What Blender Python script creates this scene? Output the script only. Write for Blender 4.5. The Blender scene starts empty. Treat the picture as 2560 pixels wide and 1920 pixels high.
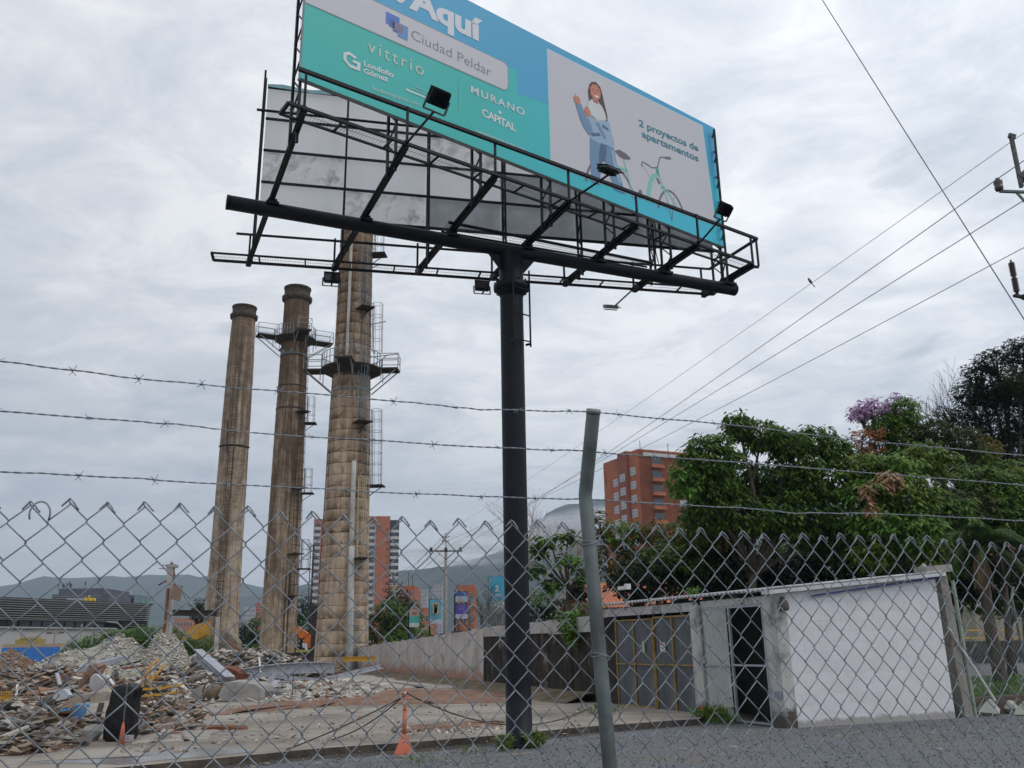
import bpy, math, random
import numpy as np
from math import sin, cos, radians, pi, atan, sqrt, atan2, degrees
from mathutils import Vector, Matrix
R = radians
rng = random.Random(7)
S = bpy.context.scene
COL = S.collection

# ------------------------------------------------------------ camera, sky, sun, exposure
F, CX, CY, H = 2200., 1280., 960., 1.65          # survey of the photograph: focal length in its pixels, centre, eye height
PITCH, ROLL = atan(650/2200), R(0.98)
cam = bpy.data.cameras.new('camera'); co = bpy.data.objects.new('camera', cam); COL.objects.link(co)
cam.sensor_width = 36; cam.lens = 36*F/2560; cam.clip_end = 12000; cam.clip_start = 0.05
fwd = Vector((0, cos(PITCH), sin(PITCH))); up0 = Vector((0, -sin(PITCH), cos(PITCH))); rt0 = Vector((1, 0, 0))
rt = rt0*cos(ROLL) - up0*sin(ROLL); up = rt0*sin(ROLL) + up0*cos(ROLL)
m = Matrix((rt, up, -fwd)).transposed().to_4x4(); m.translation = (0, 0, H); co.matrix_world = m
S.camera = co

SUN_EL, SUN_AZ = 52, 108                         # azimuth clockwise from +Y: behind the camera, to the right
W = bpy.data.worlds.new('World'); S.world = W; W.use_nodes = True
nt = W.node_tree; nt.nodes.clear()
def N(t, kind, **kw):
    n = t.nodes.new(kind)
    for k, v in kw.items(): setattr(n, k, v)
    return n
sky = N(nt, 'ShaderNodeTexSky', sky_type='NISHITA', sun_disc=False)
sky.sun_elevation = R(SUN_EL); sky.sun_rotation = R(SUN_AZ); sky.air_density = 1.3; sky.dust_density = 2.0
bsky = N(nt, 'ShaderNodeBackground'); bsky.inputs[1].default_value = 0.10
nt.links.new(sky.outputs[0], bsky.inputs[0])
tc = N(nt, 'ShaderNodeTexCoord'); sp = N(nt, 'ShaderNodeSeparateXYZ'); nt.links.new(tc.outputs['Generated'], sp.inputs[0])
def mth(op, a, b=None, t=nt, clamp=False):
    n = N(t, 'ShaderNodeMath', operation=op); n.use_clamp = clamp
    for i, x in enumerate((a, b)):
        if x is None: continue
        if isinstance(x, (int, float)): n.inputs[i].default_value = x
        else: t.links.new(x, n.inputs[i])
    return n.outputs[0]
zz = mth('ADD', mth('MAXIMUM', sp.outputs[2], 0.0), 0.16)
cb = N(nt, 'ShaderNodeCombineXYZ')
nt.links.new(mth('DIVIDE', sp.outputs[0], zz), cb.inputs[0]); nt.links.new(mth('DIVIDE', sp.outputs[1], zz), cb.inputs[1])
mp = N(nt, 'ShaderNodeMapping'); mp.inputs['Rotation'].default_value = (0, 0, R(35)); mp.inputs['Scale'].default_value = (0.9, 1.1, 1); mp.inputs['Location'].default_value = (3.1, 1.7, 0)
nt.links.new(cb.outputs[0], mp.inputs[0])
def noise(t, vec, scale, detail=6, rough=.55, dist=0.0):
    n = N(t, 'ShaderNodeTexNoise'); n.inputs['Scale'].default_value = scale; n.inputs['Detail'].default_value = detail
    n.inputs['Roughness'].default_value = rough; n.inputs['Distortion'].default_value = dist
    if vec is not None: t.links.new(vec, n.inputs['Vector'])
    return n.outputs['Fac']
def ramp(t, fac, stops):
    n = N(t, 'ShaderNodeValToRGB'); t.links.new(fac, n.inputs[0]); e = n.color_ramp.elements
    while len(e) > 1: e.remove(e[-1])
    e[0].position, e[0].color = stops[0][0], (*stops[0][1], 1)
    for p, c in stops[1:]:
        q = e.new(p); q.color = (*c, 1)
    return n.outputs[0]
n_big = noise(nt, mp.outputs[0], 0.8, 5, .55, .3)
n_det = noise(nt, mp.outputs[0], 3.6, 10, .66, .5)
mix = mth('ADD', mth('MULTIPLY', n_big, .40), mth('MULTIPLY', n_det, .60))
ccol = ramp(nt, mix, [(.39, (.53, .565, .62)), (.455, (.61, .64, .685)), (.52, (.70, .722, .75)), (.59, (.83, .84, .855))])
# a little darker and bluer towards the horizon, as cloud seen through more air
hz = N(nt, 'ShaderNodeMixRGB'); hz.blend_type = 'MIX'
nt.links.new(mth('SUBTRACT', 1.0, mth('MULTIPLY', sp.outputs[2], 4.5), clamp=True), hz.inputs[0]); nt.links.new(ccol, hz.inputs[1]); hz.inputs[2].default_value = (.55, .585, .635, 1)
bcl = N(nt, 'ShaderNodeBackground'); nt.links.new(hz.outputs[0], bcl.inputs[0])
# the cloud deck glows more towards the hidden sun's side
vdot = N(nt, 'ShaderNodeVectorMath', operation='DOT_PRODUCT'); nt.links.new(tc.outputs['Generated'], vdot.inputs[0]); vdot.inputs[1].default_value = (sin(R(78))*cos(R(30)), cos(R(78))*cos(R(30)), sin(R(30)))
nt.links.new(mth('ADD', 1.16, mth('MULTIPLY', mth('MAXIMUM', mth('SUBTRACT', vdot.outputs['Value'], -.1), 0.0), .50)), bcl.inputs[1])
n_gap = noise(nt, mp.outputs[0], 2.7, 8, .55, .4)
cover = ramp(nt, n_gap, [(.28, (.6,)*3), (.40, (1, 1, 1))])
ms = N(nt, 'ShaderNodeMixShader'); wo = N(nt, 'ShaderNodeOutputWorld')
nt.links.new(cover, ms.inputs[0]); nt.links.new(bsky.outputs[0], ms.inputs[1]); nt.links.new(bcl.outputs[0], ms.inputs[2]); nt.links.new(ms.outputs[0], wo.inputs[0])
W.cycles.sampling_method = 'MANUAL'; W.cycles.sample_map_resolution = 512

sl = bpy.data.lights.new('sun', 'SUN'); sl.energy = 0.9; sl.angle = R(14); sl.color = (1, .96, .90)
so = bpy.data.objects.new('sun', sl); COL.objects.link(so)
sd = Vector((sin(R(SUN_AZ))*cos(R(SUN_EL)), cos(R(SUN_AZ))*cos(R(SUN_EL)), sin(R(SUN_EL))))
so.rotation_euler = sd.to_track_quat('Z', 'Y').to_euler(); so.location = sd*60
S.view_settings.view_transform = 'Standard'; S.view_settings.look = 'None'; S.view_settings.gamma = 1
S.view_settings.exposure = 0.0; S.view_settings.use_curve_mapping = False
S.render.engine = 'CYCLES'

# ------------------------------------------------------------ survey helpers: a photo pixel becomes a point in the world
def ray(px, py):
    x = (px-CX)/F; y = (CY-py)/F
    a = x*cos(ROLL)+y*sin(ROLL); b = -x*sin(ROLL)+y*cos(ROLL)
    return Vector((a, cos(PITCH)-b*sin(PITCH), sin(PITCH)+b*cos(PITCH)))
EYE = Vector((0, 0, H))
def G(px, py, z=0.0):
    r = ray(px, py); return EYE + r*((z-H)/r.z)
def D(px, py, Y):
    r = ray(px, py); return EYE + r*(Y/r.y)
def VP(px, py, P, yaw):
    r = ray(px, py); n = Vector((cos(R(yaw)), -sin(R(yaw)), 0)); return EYE + r*(n.dot(Vector(P)-EYE)/n.dot(r))
def yv(deg): return Vector((sin(R(deg)), cos(R(deg)), 0))
Zv = Vector((0, 0, 1))

# ------------------------------------------------------------ materials
MATS = {}
def mat(name, c, c2=None, scale=3., rough=.8, metal=0., bump=0., bscale=None, stretch=(1, 1, 1), detail=5, lo=.35, hi=.65, tint=False, trans=0., world=False, spec=.3, dirt=None, dscale=.6, dlo=.5, dhi=.7, splash=None):
    if name in MATS: return MATS[name]
    M = bpy.data.materials.new(name); M.use_nodes = True; t = M.node_tree; b = t.nodes['Principled BSDF']
    b.inputs['Roughness'].default_value = rough; b.inputs['Metallic'].default_value = metal; b.inputs['Specular IOR Level'].default_value = spec
    if world: vec = N(t, 'ShaderNodeNewGeometry').outputs['Position']
    else: vec = N(t, 'ShaderNodeTexCoord').outputs['Object']
    mpn = N(t, 'ShaderNodeMapping'); mpn.inputs['Scale'].default_value = stretch; t.links.new(vec, mpn.inputs[0])
    cur = None
    if c2 is not None:
        f = noise(t, mpn.outputs[0], scale, detail, .6, .2)
        cur = ramp(t, f, [(lo, c), (hi, c2)])
    if dirt is not None:
        mx = N(t, 'ShaderNodeMixRGB'); f = noise(t, vec, dscale, 7, .65, .5)
        t.links.new(ramp(t, f, [(dlo, (0, 0, 0)), (dhi, (1, 1, 1))]), mx.inputs[0])
        if cur is not None: t.links.new(cur, mx.inputs[1])
        else: mx.inputs[1].default_value = (*c, 1)
        mx.inputs[2].default_value = (*dirt, 1); cur = mx.outputs[0]
    if splash:      # mud splashed up from the ground, thinning upward
        pz = N(t, 'ShaderNodeSeparateXYZ'); gp = N(t, 'ShaderNodeNewGeometry').outputs['Position']; t.links.new(gp, pz.inputs[0]); fn_ = noise(t, gp, 3.5, 8, .7, .4)
        k = mth('SUBTRACT', mth('ADD', mth('MULTIPLY', fn_, splash[1]*2.2, t), .02, t), pz.outputs[2], t); mx = N(t, 'ShaderNodeMixRGB'); t.links.new(mth('MULTIPLY', k, 2.2/splash[1], t, True), mx.inputs[0])
        if cur is not None: t.links.new(cur, mx.inputs[1])
        else: mx.inputs[1].default_value = (*c, 1)
        mx.inputs[2].default_value = (*splash[0], 1); cur = mx.outputs[0]
    if tint:
        at = N(t, 'ShaderNodeAttribute', attribute_name='tint')
        if cur is not None:
            mx = N(t, 'ShaderNodeMixRGB', blend_type='MULTIPLY'); mx.inputs[0].default_value = 1
            t.links.new(cur, mx.inputs[1]); t.links.new(at.outputs['Color'], mx.inputs[2]); cur = mx.outputs[0]
        else: cur = at.outputs['Color']
    if cur is not None: t.links.new(cur, b.inputs['Base Color'])
    else: b.inputs['Base Color'].default_value = (*c, 1)
    if bump:
        f = noise(t, mpn.outputs[0] if not world else vec, bscale or scale*3, 6, .65)
        bn = N(t, 'ShaderNodeBump'); bn.inputs['Strength'].default_value = min(1, bump); bn.inputs['Distance'].default_value = .03 if bump <= 1 else .03*bump
        t.links.new(f, bn.inputs['Height']); t.links.new(bn.outputs[0], b.inputs['Normal'])
    if trans:
        tr = N(t, 'ShaderNodeBsdfTranslucent'); mxs = N(t, 'ShaderNodeMixShader'); mxs.inputs[0].default_value = trans
        if cur is not None: t.links.new(cur, tr.inputs[0])
        else: tr.inputs[0].default_value = (*c, 1)
        t.links.new(b.outputs[0], mxs.inputs[1]); t.links.new(tr.outputs[0], mxs.inputs[2])
        t.links.new(mxs.outputs[0], t.nodes['Material Output'].inputs[0])
    MATS[name] = M; return M

# ------------------------------------------------------------ mesh builder
WORG = {}
def frame(d, up=Zv):
    d = Vector(d).normalized(); s = d.cross(up)
    if s.length < 1e-4: s = d.cross(Vector((1, 0, 0)))
    s.normalize(); u = s.cross(d).normalized(); return d, s, u
class MB:
    def __init__(s): s.v = []; s.f = []; s.m = []; s.c = []; s.usec = False
    def add(s, vs, fs, mi=0, c=None):
        o = len(s.v); s.v += [tuple(x) for x in vs]; s.f += [tuple(i+o for i in q) for q in fs]; s.m += [mi]*len(fs)
        s.c += [c or (1, 1, 1)]*len(fs)
        if c: s.usec = True
        return s
    def box(s, c, d, ax=None, mi=0, col=None):
        c = Vector(c); X, Y, Z = ax or (Vector((1, 0, 0)), Vector((0, 1, 0)), Zv); a, b, h = d[0]/2, d[1]/2, d[2]/2
        vs = [c+X*(i*a)+Y*(j*b)+Z*(k*h) for k in (-1, 1) for j in (-1, 1) for i in (-1, 1)]
        return s.add(vs, [(0, 2, 3, 1), (4, 5, 7, 6), (0, 1, 5, 4), (2, 6, 7, 3), (0, 4, 6, 2), (1, 3, 7, 5)], mi, col)
    def yb(s, c, d, yaw, mi=0, col=None):           # box turned: X axis along compass yaw
        x = yv(yaw); return s.box(c, d, (x, Vector((-x.y, x.x, 0)), Zv), mi, col)
    def bar(s, p, q, w, h=None, up=Zv, mi=0, col=None):
        p, q = Vector(p), Vector(q); d, sd_, u = frame(q-p, up); return s.box((p+q)/2, ((q-p).length, w, h or w), (d, sd_, u), mi, col)
    def tube(s, pts, r, n=8, mi=0, cap=True, col=None):
        pts = [Vector(p) for p in pts]; k = len(pts); vs = []
        rr = r if isinstance(r, (list, tuple)) else [r]*k; pu = None
        for i, p in enumerate(pts):
            d = (pts[min(i+1, k-1)]-pts[max(i-1, 0)])
            if pu is None: _, sd_, u = frame(d)
            else:
                dn = d.normalized(); u = (pu-dn*pu.dot(dn))
                if u.length < 1e-5: _, sd_, u = frame(d)
                u.normalize(); sd_ = dn.cross(u)
            pu = u
            for j in range(n):
                a = 2*pi*j/n; vs.append(p+(sd_*cos(a)+u*sin(a))*rr[i])
        fs = [(i*n+j, i*n+(j+1) % n, (i+1)*n+(j+1) % n, (i+1)*n+j) for i in range(k-1) for j in range(n)]
        if cap: fs += [tuple(range(n))[::-1], tuple((k-1)*n+j for j in range(n))]
        return s.add(vs, fs, mi, col)
    def lathe(s, c, prof, n=24, mi=0, cap=True, a0=0, a1=2*pi):
        c = Vector(c); k = len(prof); vs = [c+Vector((r*cos(a0+(a1-a0)*j/n), r*sin(a0+(a1-a0)*j/n), z)) for r, z in prof for j in range(n)]
        fs = [(i*n+j, i*n+(j+1) % n, (i+1)*n+(j+1) % n, (i+1)*n+j) for i in range(k-1) for j in range(n)]
        if cap: fs += [tuple(range(n))[::-1], tuple((k-1)*n+j for j in range(n))]
        return s.add(vs, fs, mi)
    def prism(s, pts, O, X, Y, nrm, t, mi=0, col=None):   # polygon pts (x,y) in plane O,X,Y, thickness t along nrm
        n = len(pts); a = [O+X*x+Y*y for x, y in pts]; b = [p+nrm*t for p in a]
        fs = [tuple(range(n))[::-1], tuple(range(n, 2*n))]+[(i, (i+1) % n, n+(i+1) % n, n+i) for i in range(n)]
        return s.add(a+b, fs, mi, col)
    def rock(s, c, r, mi=0, col=None, g=rng, sq=.7):
        c = Vector(c); a = g.random()*6.3; X = Vector((cos(a), sin(a), g.uniform(-.3, .3))); Y = Vector((-sin(a), cos(a), g.uniform(-.3, .3)))
        q = [X*r*g.uniform(.7, 1.2), Y*r*g.uniform(.6, 1.1), -X*r*g.uniform(.7, 1.2), -Y*r*g.uniform(.6, 1.1)]
        vs = [c+Zv*r*sq*g.uniform(.6, 1)+X*r*.25, c+Zv*r*sq*g.uniform(.5, 1)-X*r*.3+Y*r*.2]+[c+p for p in q]+[c-Zv*r*sq*.6]
        return s.add(vs, [(2, 3, 0), (3, 1, 0), (3, 4, 1), (4, 5, 1), (5, 0, 1), (5, 2, 0), (3, 2, 6), (4, 3, 6), (5, 4, 6), (2, 5, 6)], mi, col)
    def build(s, name, mats, parent=None, smooth=False, org=None, label=None, sharp=None):
        if not isinstance(mats, (list, tuple)): mats = [mats]
        V_ = np.array(s.v, dtype=np.float64).reshape(-1, 3)
        po = Vector(WORG[parent.name]) if parent else Vector((0, 0, 0))
        if org is None:
            lo, hi = V_.min(0), V_.max(0); org = Vector(((lo[0]+hi[0])/2, (lo[1]+hi[1])/2, lo[2]))
        org = Vector(org)
        me = bpy.data.meshes.new(name); me.from_pydata((V_-np.array(org)).tolist(), [], s.f)
        for mm in mats: me.materials.append(mm)
        me.polygons.foreach_set('material_index', s.m)
        if smooth: me.polygons.foreach_set('use_smooth', [True]*len(s.f))
        if s.usec:
            at = me.color_attributes.new('tint', 'FLOAT_COLOR', 'CORNER'); arr = np.repeat(np.array([(*c, 1) for c in s.c], dtype=np.float32), [len(f) for f in s.f], axis=0)
            at.data.foreach_set('color', arr.ravel())
        if sharp: me.set_sharp_from_angle(angle=R(sharp))
        me.update()
        o = bpy.data.objects.new(name, me); COL.objects.link(o); WORG[o.name] = tuple(org)
        if parent: o.parent = parent
        o.location = org-po
        if label: o['label'] = label
        return o
def tag(o, label=None, cat=None, group=None, kind=None):
    if label: o['label'] = label
    if cat: o['category'] = cat
    if group: o['group'] = group
    if kind: o['kind'] = kind
    return o
def thing(name, label, cat, loc, group=None):
    o = bpy.data.objects.new(name, None); COL.objects.link(o); o.location = loc; o.empty_display_size = .3
    WORG[o.name] = tuple(Vector(loc)); return tag(o, label, cat, group)
def one(mb, name, mats, label, cat, group=None, smooth=False): return tag(mb.build(name, mats, None, smooth), label, cat, group)
def inst(src, parent, wloc, rot=None, scale=None):     # an object that shares src's mesh, placed at a world point under parent
    c = src.copy(); COL.objects.link(c); c.parent = parent
    po = Vector(WORG[parent.name]) if parent else Vector((0, 0, 0)); c.location = Vector(wloc)-po
    WORG[c.name] = tuple(wloc)
    if rot: c.rotation_euler = rot
    if scale: c.scale = scale
    return c
def sheet(name, pts, z, M, kind='structure', parent=None):
    mb = MB(); mb.add([(p[0], p[1], z if len(p) < 3 else p[2]) for p in pts], [tuple(range(len(pts)))])
    o = mb.build(name, M, parent); 
    if kind: o['kind'] = kind
    return o

# frequently used materials
m_black = mat('black_painted_steel', (.004, .006, .011), (.007, .010, .018), 5, .5, .0, spec=.22, bump=.15, dirt=(.022, .022, .026), dscale=1.3, dlo=.55, dhi=.8)
m_galv = mat('galvanised_steel', (.11, .135, .135), (.20, .225, .225), 7, .55, .55, bump=.08, dirt=(.09, .085, .075), dscale=5, dlo=.5, dhi=.7)
m_wire = mat('dull_galvanised_wire', (.17, .195, .225), (.30, .33, .36), 25, .5, .45)
m_rust = mat('rusted_steel', (.12, .045, .022), (.26, .11, .055), 7, .9, bump=.5)
m_conc = mat('weathered_concrete', (.27, .25, .23), (.40, .375, .345), 2.2, .93, bump=.6, bscale=14, dirt=(.13, .12, .105), dscale=1.1, dlo=.5, dhi=.75)
m_white = mat('white_wall_paint', (.63, .63, .65), (.70, .70, .72), 4, .85, bump=.25, bscale=40, dirt=(.46, .45, .44), dscale=.9, dlo=.58, dhi=.85)
m_orange = mat('orange_brick', (.33, .105, .055), (.42, .14, .07), 6, .9)
m_glass = mat('dark_window_glass', (.035, .045, .055), rough=.12, spec=.6)
m_glassl = mat('pale_window_glass', (.20, .26, .31), (.32, .37, .41), 3, .25, spec=.6)
m_wht = mat('white_trim_paint', (.6, .6, .6), rough=.7)
m_yel = mat('yellow_steel_paint', (.50, .27, .03), (.60, .34, .05), 6, .55)
m_blk = mat('dark_void', (.012, .012, .013), rough=.95)
# ============================================================ SETTING: ground, slab, soil, road, hills
m_gravel = mat('grey_gravel', (.095, .10, .11), (.24, .25, .265), 26, .95, bump=1.0, bscale=60, detail=9, lo=.36, hi=.62, dirt=(.20, .175, .145), dscale=.5, dlo=.52, dhi=.78)
m_slab = mat('worn_concrete_yard', (.235, .20, .165), (.35, .315, .275), .9, .9, bump=.35, bscale=25, stretch=(.6, 1., 1), world=True, detail=9, lo=.33, hi=.66, dirt=(.145, .125, .105), dscale=.38, dlo=.5, dhi=.68)
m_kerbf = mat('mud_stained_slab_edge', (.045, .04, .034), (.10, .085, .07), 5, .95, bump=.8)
m_soil = mat('reddish_soil', (.17, .095, .065), (.29, .18, .13), 3, .97, bump=1.0, bscale=22, detail=9)
m_dirt = mat('far_dirt_ground', (.14, .125, .10), (.22, .19, .155), .12, .97, bump=.3, world=True, detail=9, dirt=(.06, .085, .035), dscale=.06, dlo=.45, dhi=.6)
m_asph = mat('worn_asphalt', (.12, .12, .125), (.17, .17, .175), 3, .9, bump=.2)
m_grass = mat('grass_blades', (.05, .09, .02), (.10, .14, .035), 4, .8, tint=False)
g = MB(); xs = [-4300, -900, -200, -60, 60, 200, 900, 4300]; ys = [-300, -40, 0, 60, 150, 400, 1200, 4600]
g.add([(x, y, -.45 if (y >= 60 or abs(x) >= 60) else (0 if y <= 60 else -.45)) for y in ys for x in xs], [(j*8+i, j*8+i+1, (j+1)*8+i+1, (j+1)*8+i) for j in range(7) for i in range(7)])
tag(g.build('ground', m_dirt), kind='structure')
KE = [G(504, 1900, .12), G(820, 1869, .12), G(1011, 1856, .12), G(1263, 1837, .12), G(1485, 1815, .12), G(1748, 1797, .12)]
k0 = KE[0]; kd = (KE[0]-KE[2]).normalized(); KE = [k0+kd*60+Vector((0, 0, 0)), k0+kd*12] + KE
# irregular slab edge
edge = []
for a, b in zip(KE[:-1], KE[1:]):
    n = max(1, int((b-a).length/.35)); 
    for i in range(n):
        p = a.lerp(b, i/n); q = Vector((p.x, p.y+rng.uniform(-.05, .05), .12)); edge.append(q)
edge.append(KE[-1])
far = [(4.6, 21.9), (3.1, 25.3), (-3.0, 41.3), (-11.4, 64), (-70, 64), (-70, -5)]
mb = MB(); top = [tuple(p) for p in edge]+[(x, y, .12) for x, y in far]
mb.add(top, [tuple(range(len(top)))], 0)
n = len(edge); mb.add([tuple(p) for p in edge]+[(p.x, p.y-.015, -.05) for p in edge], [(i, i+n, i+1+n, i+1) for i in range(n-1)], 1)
tag(mb.build('pavement', [m_slab, m_kerbf]), kind='structure')
# near gravel ground in front of the slab
sheet('gravel_ground', [(-58, -12), (34, -6), (34, 19.0), (12.8, 23.0), (9.3, 19.8), (5.1, 18.2), (4.2, 20.4), (3.9, 21.3)]+[(p.x, p.y+.03) for p in reversed(edge)], .006, m_gravel)
# stones lying on the gravel
mb = MB(); g2 = random.Random(3)
for i in range(15000):
    y = 8+12.5*g2.random()**.8; x = g2.uniform(-.62, .62)*y+.3
    ky = 16.45+(x+2)*(.445 if x < -2 else .74)
    if y > min(ky-.05, 17.9+.35*max(0, x-4.9) if x > 4.4 else 99): continue
    r = g2.uniform(.008, .022)*(1.5 if g2.random() < .06 else 1); c = g2.choice([(.20, .21, .23), (.13, .14, .155), (.27, .28, .29), (.09, .095, .10), (.24, .22, .19)])
    k_ = g2.uniform(.7, 1.2); c = tuple(v*k_ for v in c)
    mb.rock((x, y, .008+r*.3), r, 0, c, g2)
m_stone = mat('loose_stone', (.8, .8, .8), (1.1, 1.1, 1.1), 20, .95, tint=True)
tag(mb.build('gravel', m_stone), kind='stuff')
# fallen leaves and litter on the gravel
mb = MB()
for i in range(150):
    y = g2.uniform(10.5, 19); x = g2.uniform(-.5, .6)*y; l = g2.uniform(.04, .10); a = g2.random()*6.3
    if y > 16.2+(x+2)*.5: continue
    d = Vector((cos(a), sin(a), 0)); s_ = Vector((-sin(a), cos(a), 0)); p = Vector((x, y, .03)); c = g2.choice([(.33, .28, .20), (.27, .19, .12), (.38, .34, .27), (.20, .14, .09)])
    mb.add([p-d*l, p-s_*l*.35+Zv*.02, p+d*l+Zv*.015, p+s_*l*.35+Zv*.012], [(0, 1, 2, 3)], 0, c)
for i in range(14):      # dry twigs and palm shreds
    y = g2.uniform(11, 18); x = g2.uniform(-.1, .55)*y; l = g2.uniform(.12, .4); a = g2.uniform(-.5, .5); a *= 4; d = Vector((cos(a), sin(a), 0)); p = Vector((x, y, .035))
    mb.bar(p-d*l, p+d*l, .012, .012, col=(.34, .29, .21))
m_litter = mat('dry_leaf_litter', (.8, .8, .8), (1.1, 1.1, 1.1), 10, .9, tint=True)
tag(mb.build('leaf_litter', m_litter), kind='stuff')

# reddish soil strewn across the yard slab, its edge ragged
def ragged(name, P, z, M, jit=.25, n=14, hgt=0.0, kind='structure'):
    pts = []
    for a, b in zip(P, P[1:]+P[:1]):
        for i in range(n):
            t = i/n; p = Vector(a).lerp(Vector(b), t); s_ = 0 if i == 0 else 1; pts.append(Vector((p.x+s_*rng.uniform(-jit, jit), p.y+s_*rng.uniform(-jit, jit), z)))
    c = sum(pts, Vector())/len(pts); inner = [c.lerp(p, .86)+Zv*(hgt*rng.uniform(.6, 1.3)) for p in pts]; mid = [c.lerp(p, .5)+Zv*(hgt*rng.uniform(.7, 1.6)) for p in pts]; k = len(pts); mb = MB()
    mb.add(pts+inner+mid+[c+Zv*hgt], [(i, (i+1) % k, k+(i+1) % k, k+i) for i in range(k)]+[(k+i, k+(i+1) % k, 2*k+(i+1) % k, 2*k+i) for i in range(k)]+[(2*k+i, 2*k+(i+1) % k, 3*k) for i in range(k)])
    return tag(mb.build(name, M, smooth=True), kind=kind)
ragged('soil', [G(520, 1788, .12).xy.to_3d(), G(880, 1763, .12).xy.to_3d(), G(1262, 1757, .12).xy.to_3d(), G(1262, 1727, .12).xy.to_3d(), G(1000, 1725, .12).xy.to_3d(), G(700, 1745, .12).xy.to_3d()], .126, m_soil, .22, 12, .05)
ragged('soil', [G(1010, 1833, .12).xy.to_3d(), G(1262, 1812, .12).xy.to_3d(), G(1250, 1802, .12).xy.to_3d(), G(1020, 1815, .12).xy.to_3d()], .126, m_soil, .12, 10, .02)
m_cdirt = mat('pale_crushed_concrete_dust', (.30, .27, .235), (.42, .39, .35), 4, .97, bump=.6, bscale=30)
ragged('path', [(-13, 60, 0), (-3.2, 41.5, 0), (-1.5, 34, 0), (-6.5, 36, 0), (-10, 46, 0)], .130, m_cdirt, .4, 10, .03)
ragged('soil', [G(330, 1862, .12).xy.to_3d(), G(520, 1850, .12).xy.to_3d(), G(560, 1800, .12).xy.to_3d(), G(380, 1800, .12).xy.to_3d()], .125, m_cdirt, .15, 8, .02)
m_wet = mat('damp_puddled_concrete', (.16, .155, .155), (.26, .255, .26), 2, .25, spec=.6)
ragged('water', [G(60, 1905, .12).xy.to_3d(), G(330, 1895, .12).xy.to_3d(), G(420, 1872, .12).xy.to_3d(), G(560, 1868, .12).xy.to_3d(), G(640, 1880, .12).xy.to_3d(), G(300, 1912, .12).xy.to_3d()], .1245, m_wet, .06, 8, 0)

# earth bank at the foot of the perimeter wall
WYAW = -20; W0 = Vector((2.1, 24.95, 0)); wd = yv(WYAW); wn = Vector((-wd.y, wd.x, 0))   # wn points to the yard
mb = MB(); L_ = 44; k = 40; vs = []
for i in range(k+1):
    p = W0+wd*(L_*i/k); w = rng.uniform(.5, 1.1)+.02*i
    vs += [p+wn*0+Zv*.36, p+wn*.25+Zv*rng.uniform(.28, .38), p+wn*w+Zv*.122]
mb.add(vs, [(i*3+j, i*3+3+j, i*3+4+j, i*3+1+j) for i in range(k) for j in range(2)])
m_bank = mat('weedy_earth_bank', (.10, .085, .05), (.22, .17, .12), 2.5, .97, bump=1, bscale=18, dirt=(.06, .075, .03), dscale=2.4, dlo=.58, dhi=.68)
tag(mb.build('earth_bank', m_bank, smooth=True), kind='structure')

# right side: lawn strip, road, far pavement
A0 = Vector((9.45, 19.85, 0)); ad = yv(66)
def rp(u, v, z=0): p = A0+ad*u+Vector((-ad.y, ad.x, 0))*v; return Vector((p.x, p.y, z))
sheet('lawn', [rp(-.2, .55), rp(30, .55), rp(30, 8.2), rp(-.2, 8.2)], .30, mat('lawn_turf', (.05, .085, .022), (.10, .13, .04), 3, .95, bump=1, bscale=30))
mb = MB(); mb.box((rp(15, 8.3, .17)), (31, .18, .34), (ad, Vector((-ad.y, ad.x, 0)), Zv)); tag(mb.build('kerb', m_conc), kind='structure')
sheet('road', [rp(1, 8.4), rp(80, 8.4), rp(80, 28), rp(1, 28)], .20, m_asph)
sheet('road_marking', [rp(1, 10.6), rp(80, 10.6), rp(80, 10.85), rp(1, 10.85)], .205, mat('road_paint', (.55, .55, .54), rough=.7))
sheet('road_marking', [rp(1, 20.6), rp(80, 20.6), rp(80, 20.75), rp(1, 20.75)], .205, MATS['road_paint'])

# hills: two ridges of terrain with noise relief
from mathutils import noise as MN
def ridge(name, R0, prof, M, back=1.25, front=.72, seed=0., az=(-52, 52), n=150, amp=.10):
    mb = MB(); rows = 12; vs = []
    for i in range(n+1):
        a = az[0]+(az[1]-az[0])*i/n
        px = CX+2294*math.tan(R(a)); px = max(-2500, min(5000, px))
        xs_ = [q[0] for q in prof]; hh = float(np.interp(px, xs_, [q[1] for q in prof])) # pixel row of crest
        dx = (px-CX); hor = 1610-.017*dx; rad = R0/cos(R(a))*1.0
        h = max(10, (hor-hh)/2294*R0*1.07)+1.6
        h *= 1+amp*.35*MN.noise(Vector((a*.9, seed, 3)))+amp*.2*MN.noise(Vector((a*3.1, seed, 7)))
        for j in range(rows+1):
            t = j/rows; r = R0*(front+(back-front)*t)/cos(R(a)) ; s_ = 1-abs((t-.53)/.53)**1.25 if t < .53 else 1-((t-.53)/.47)**1.5
            z = h*max(0, s_); x, y = r*sin(R(a)), r*cos(R(a))
            z *= 1+(.16*MN.noise(Vector((x/160, y/160, seed)))+.08*MN.noise(Vector((x/60, y/60, seed))))*(0 if .45 < t < .6 else 1)
            vs.append((x, y, z-2))
    w = rows+1; mb.add(vs, [(i*w+j, (i+1)*w+j, (i+1)*w+j+1, i*w+j+1) for i in range(n) for j in range(rows)])
    return tag(mb.build(name, M, smooth=True), kind='structure')
m_hill = mat('forested_hillside', (.022, .040, .035), (.045, .068, .05), .012, .95, world=True, detail=9, dirt=(.09, .10, .09), dscale=.006, dlo=.62, dhi=.8)
ridge('hills', 3300, [(-2500, 1440), (-600, 1500), (-100, 1486), (0, 1473), (55, 1461), (114, 1455), (190, 1457), (247, 1454), (340, 1450), (480, 1452), (620, 1475), (800, 1500), (1100, 1520), (1500, 1500), (5000, 1480)], m_hill, seed=1.3)
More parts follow.
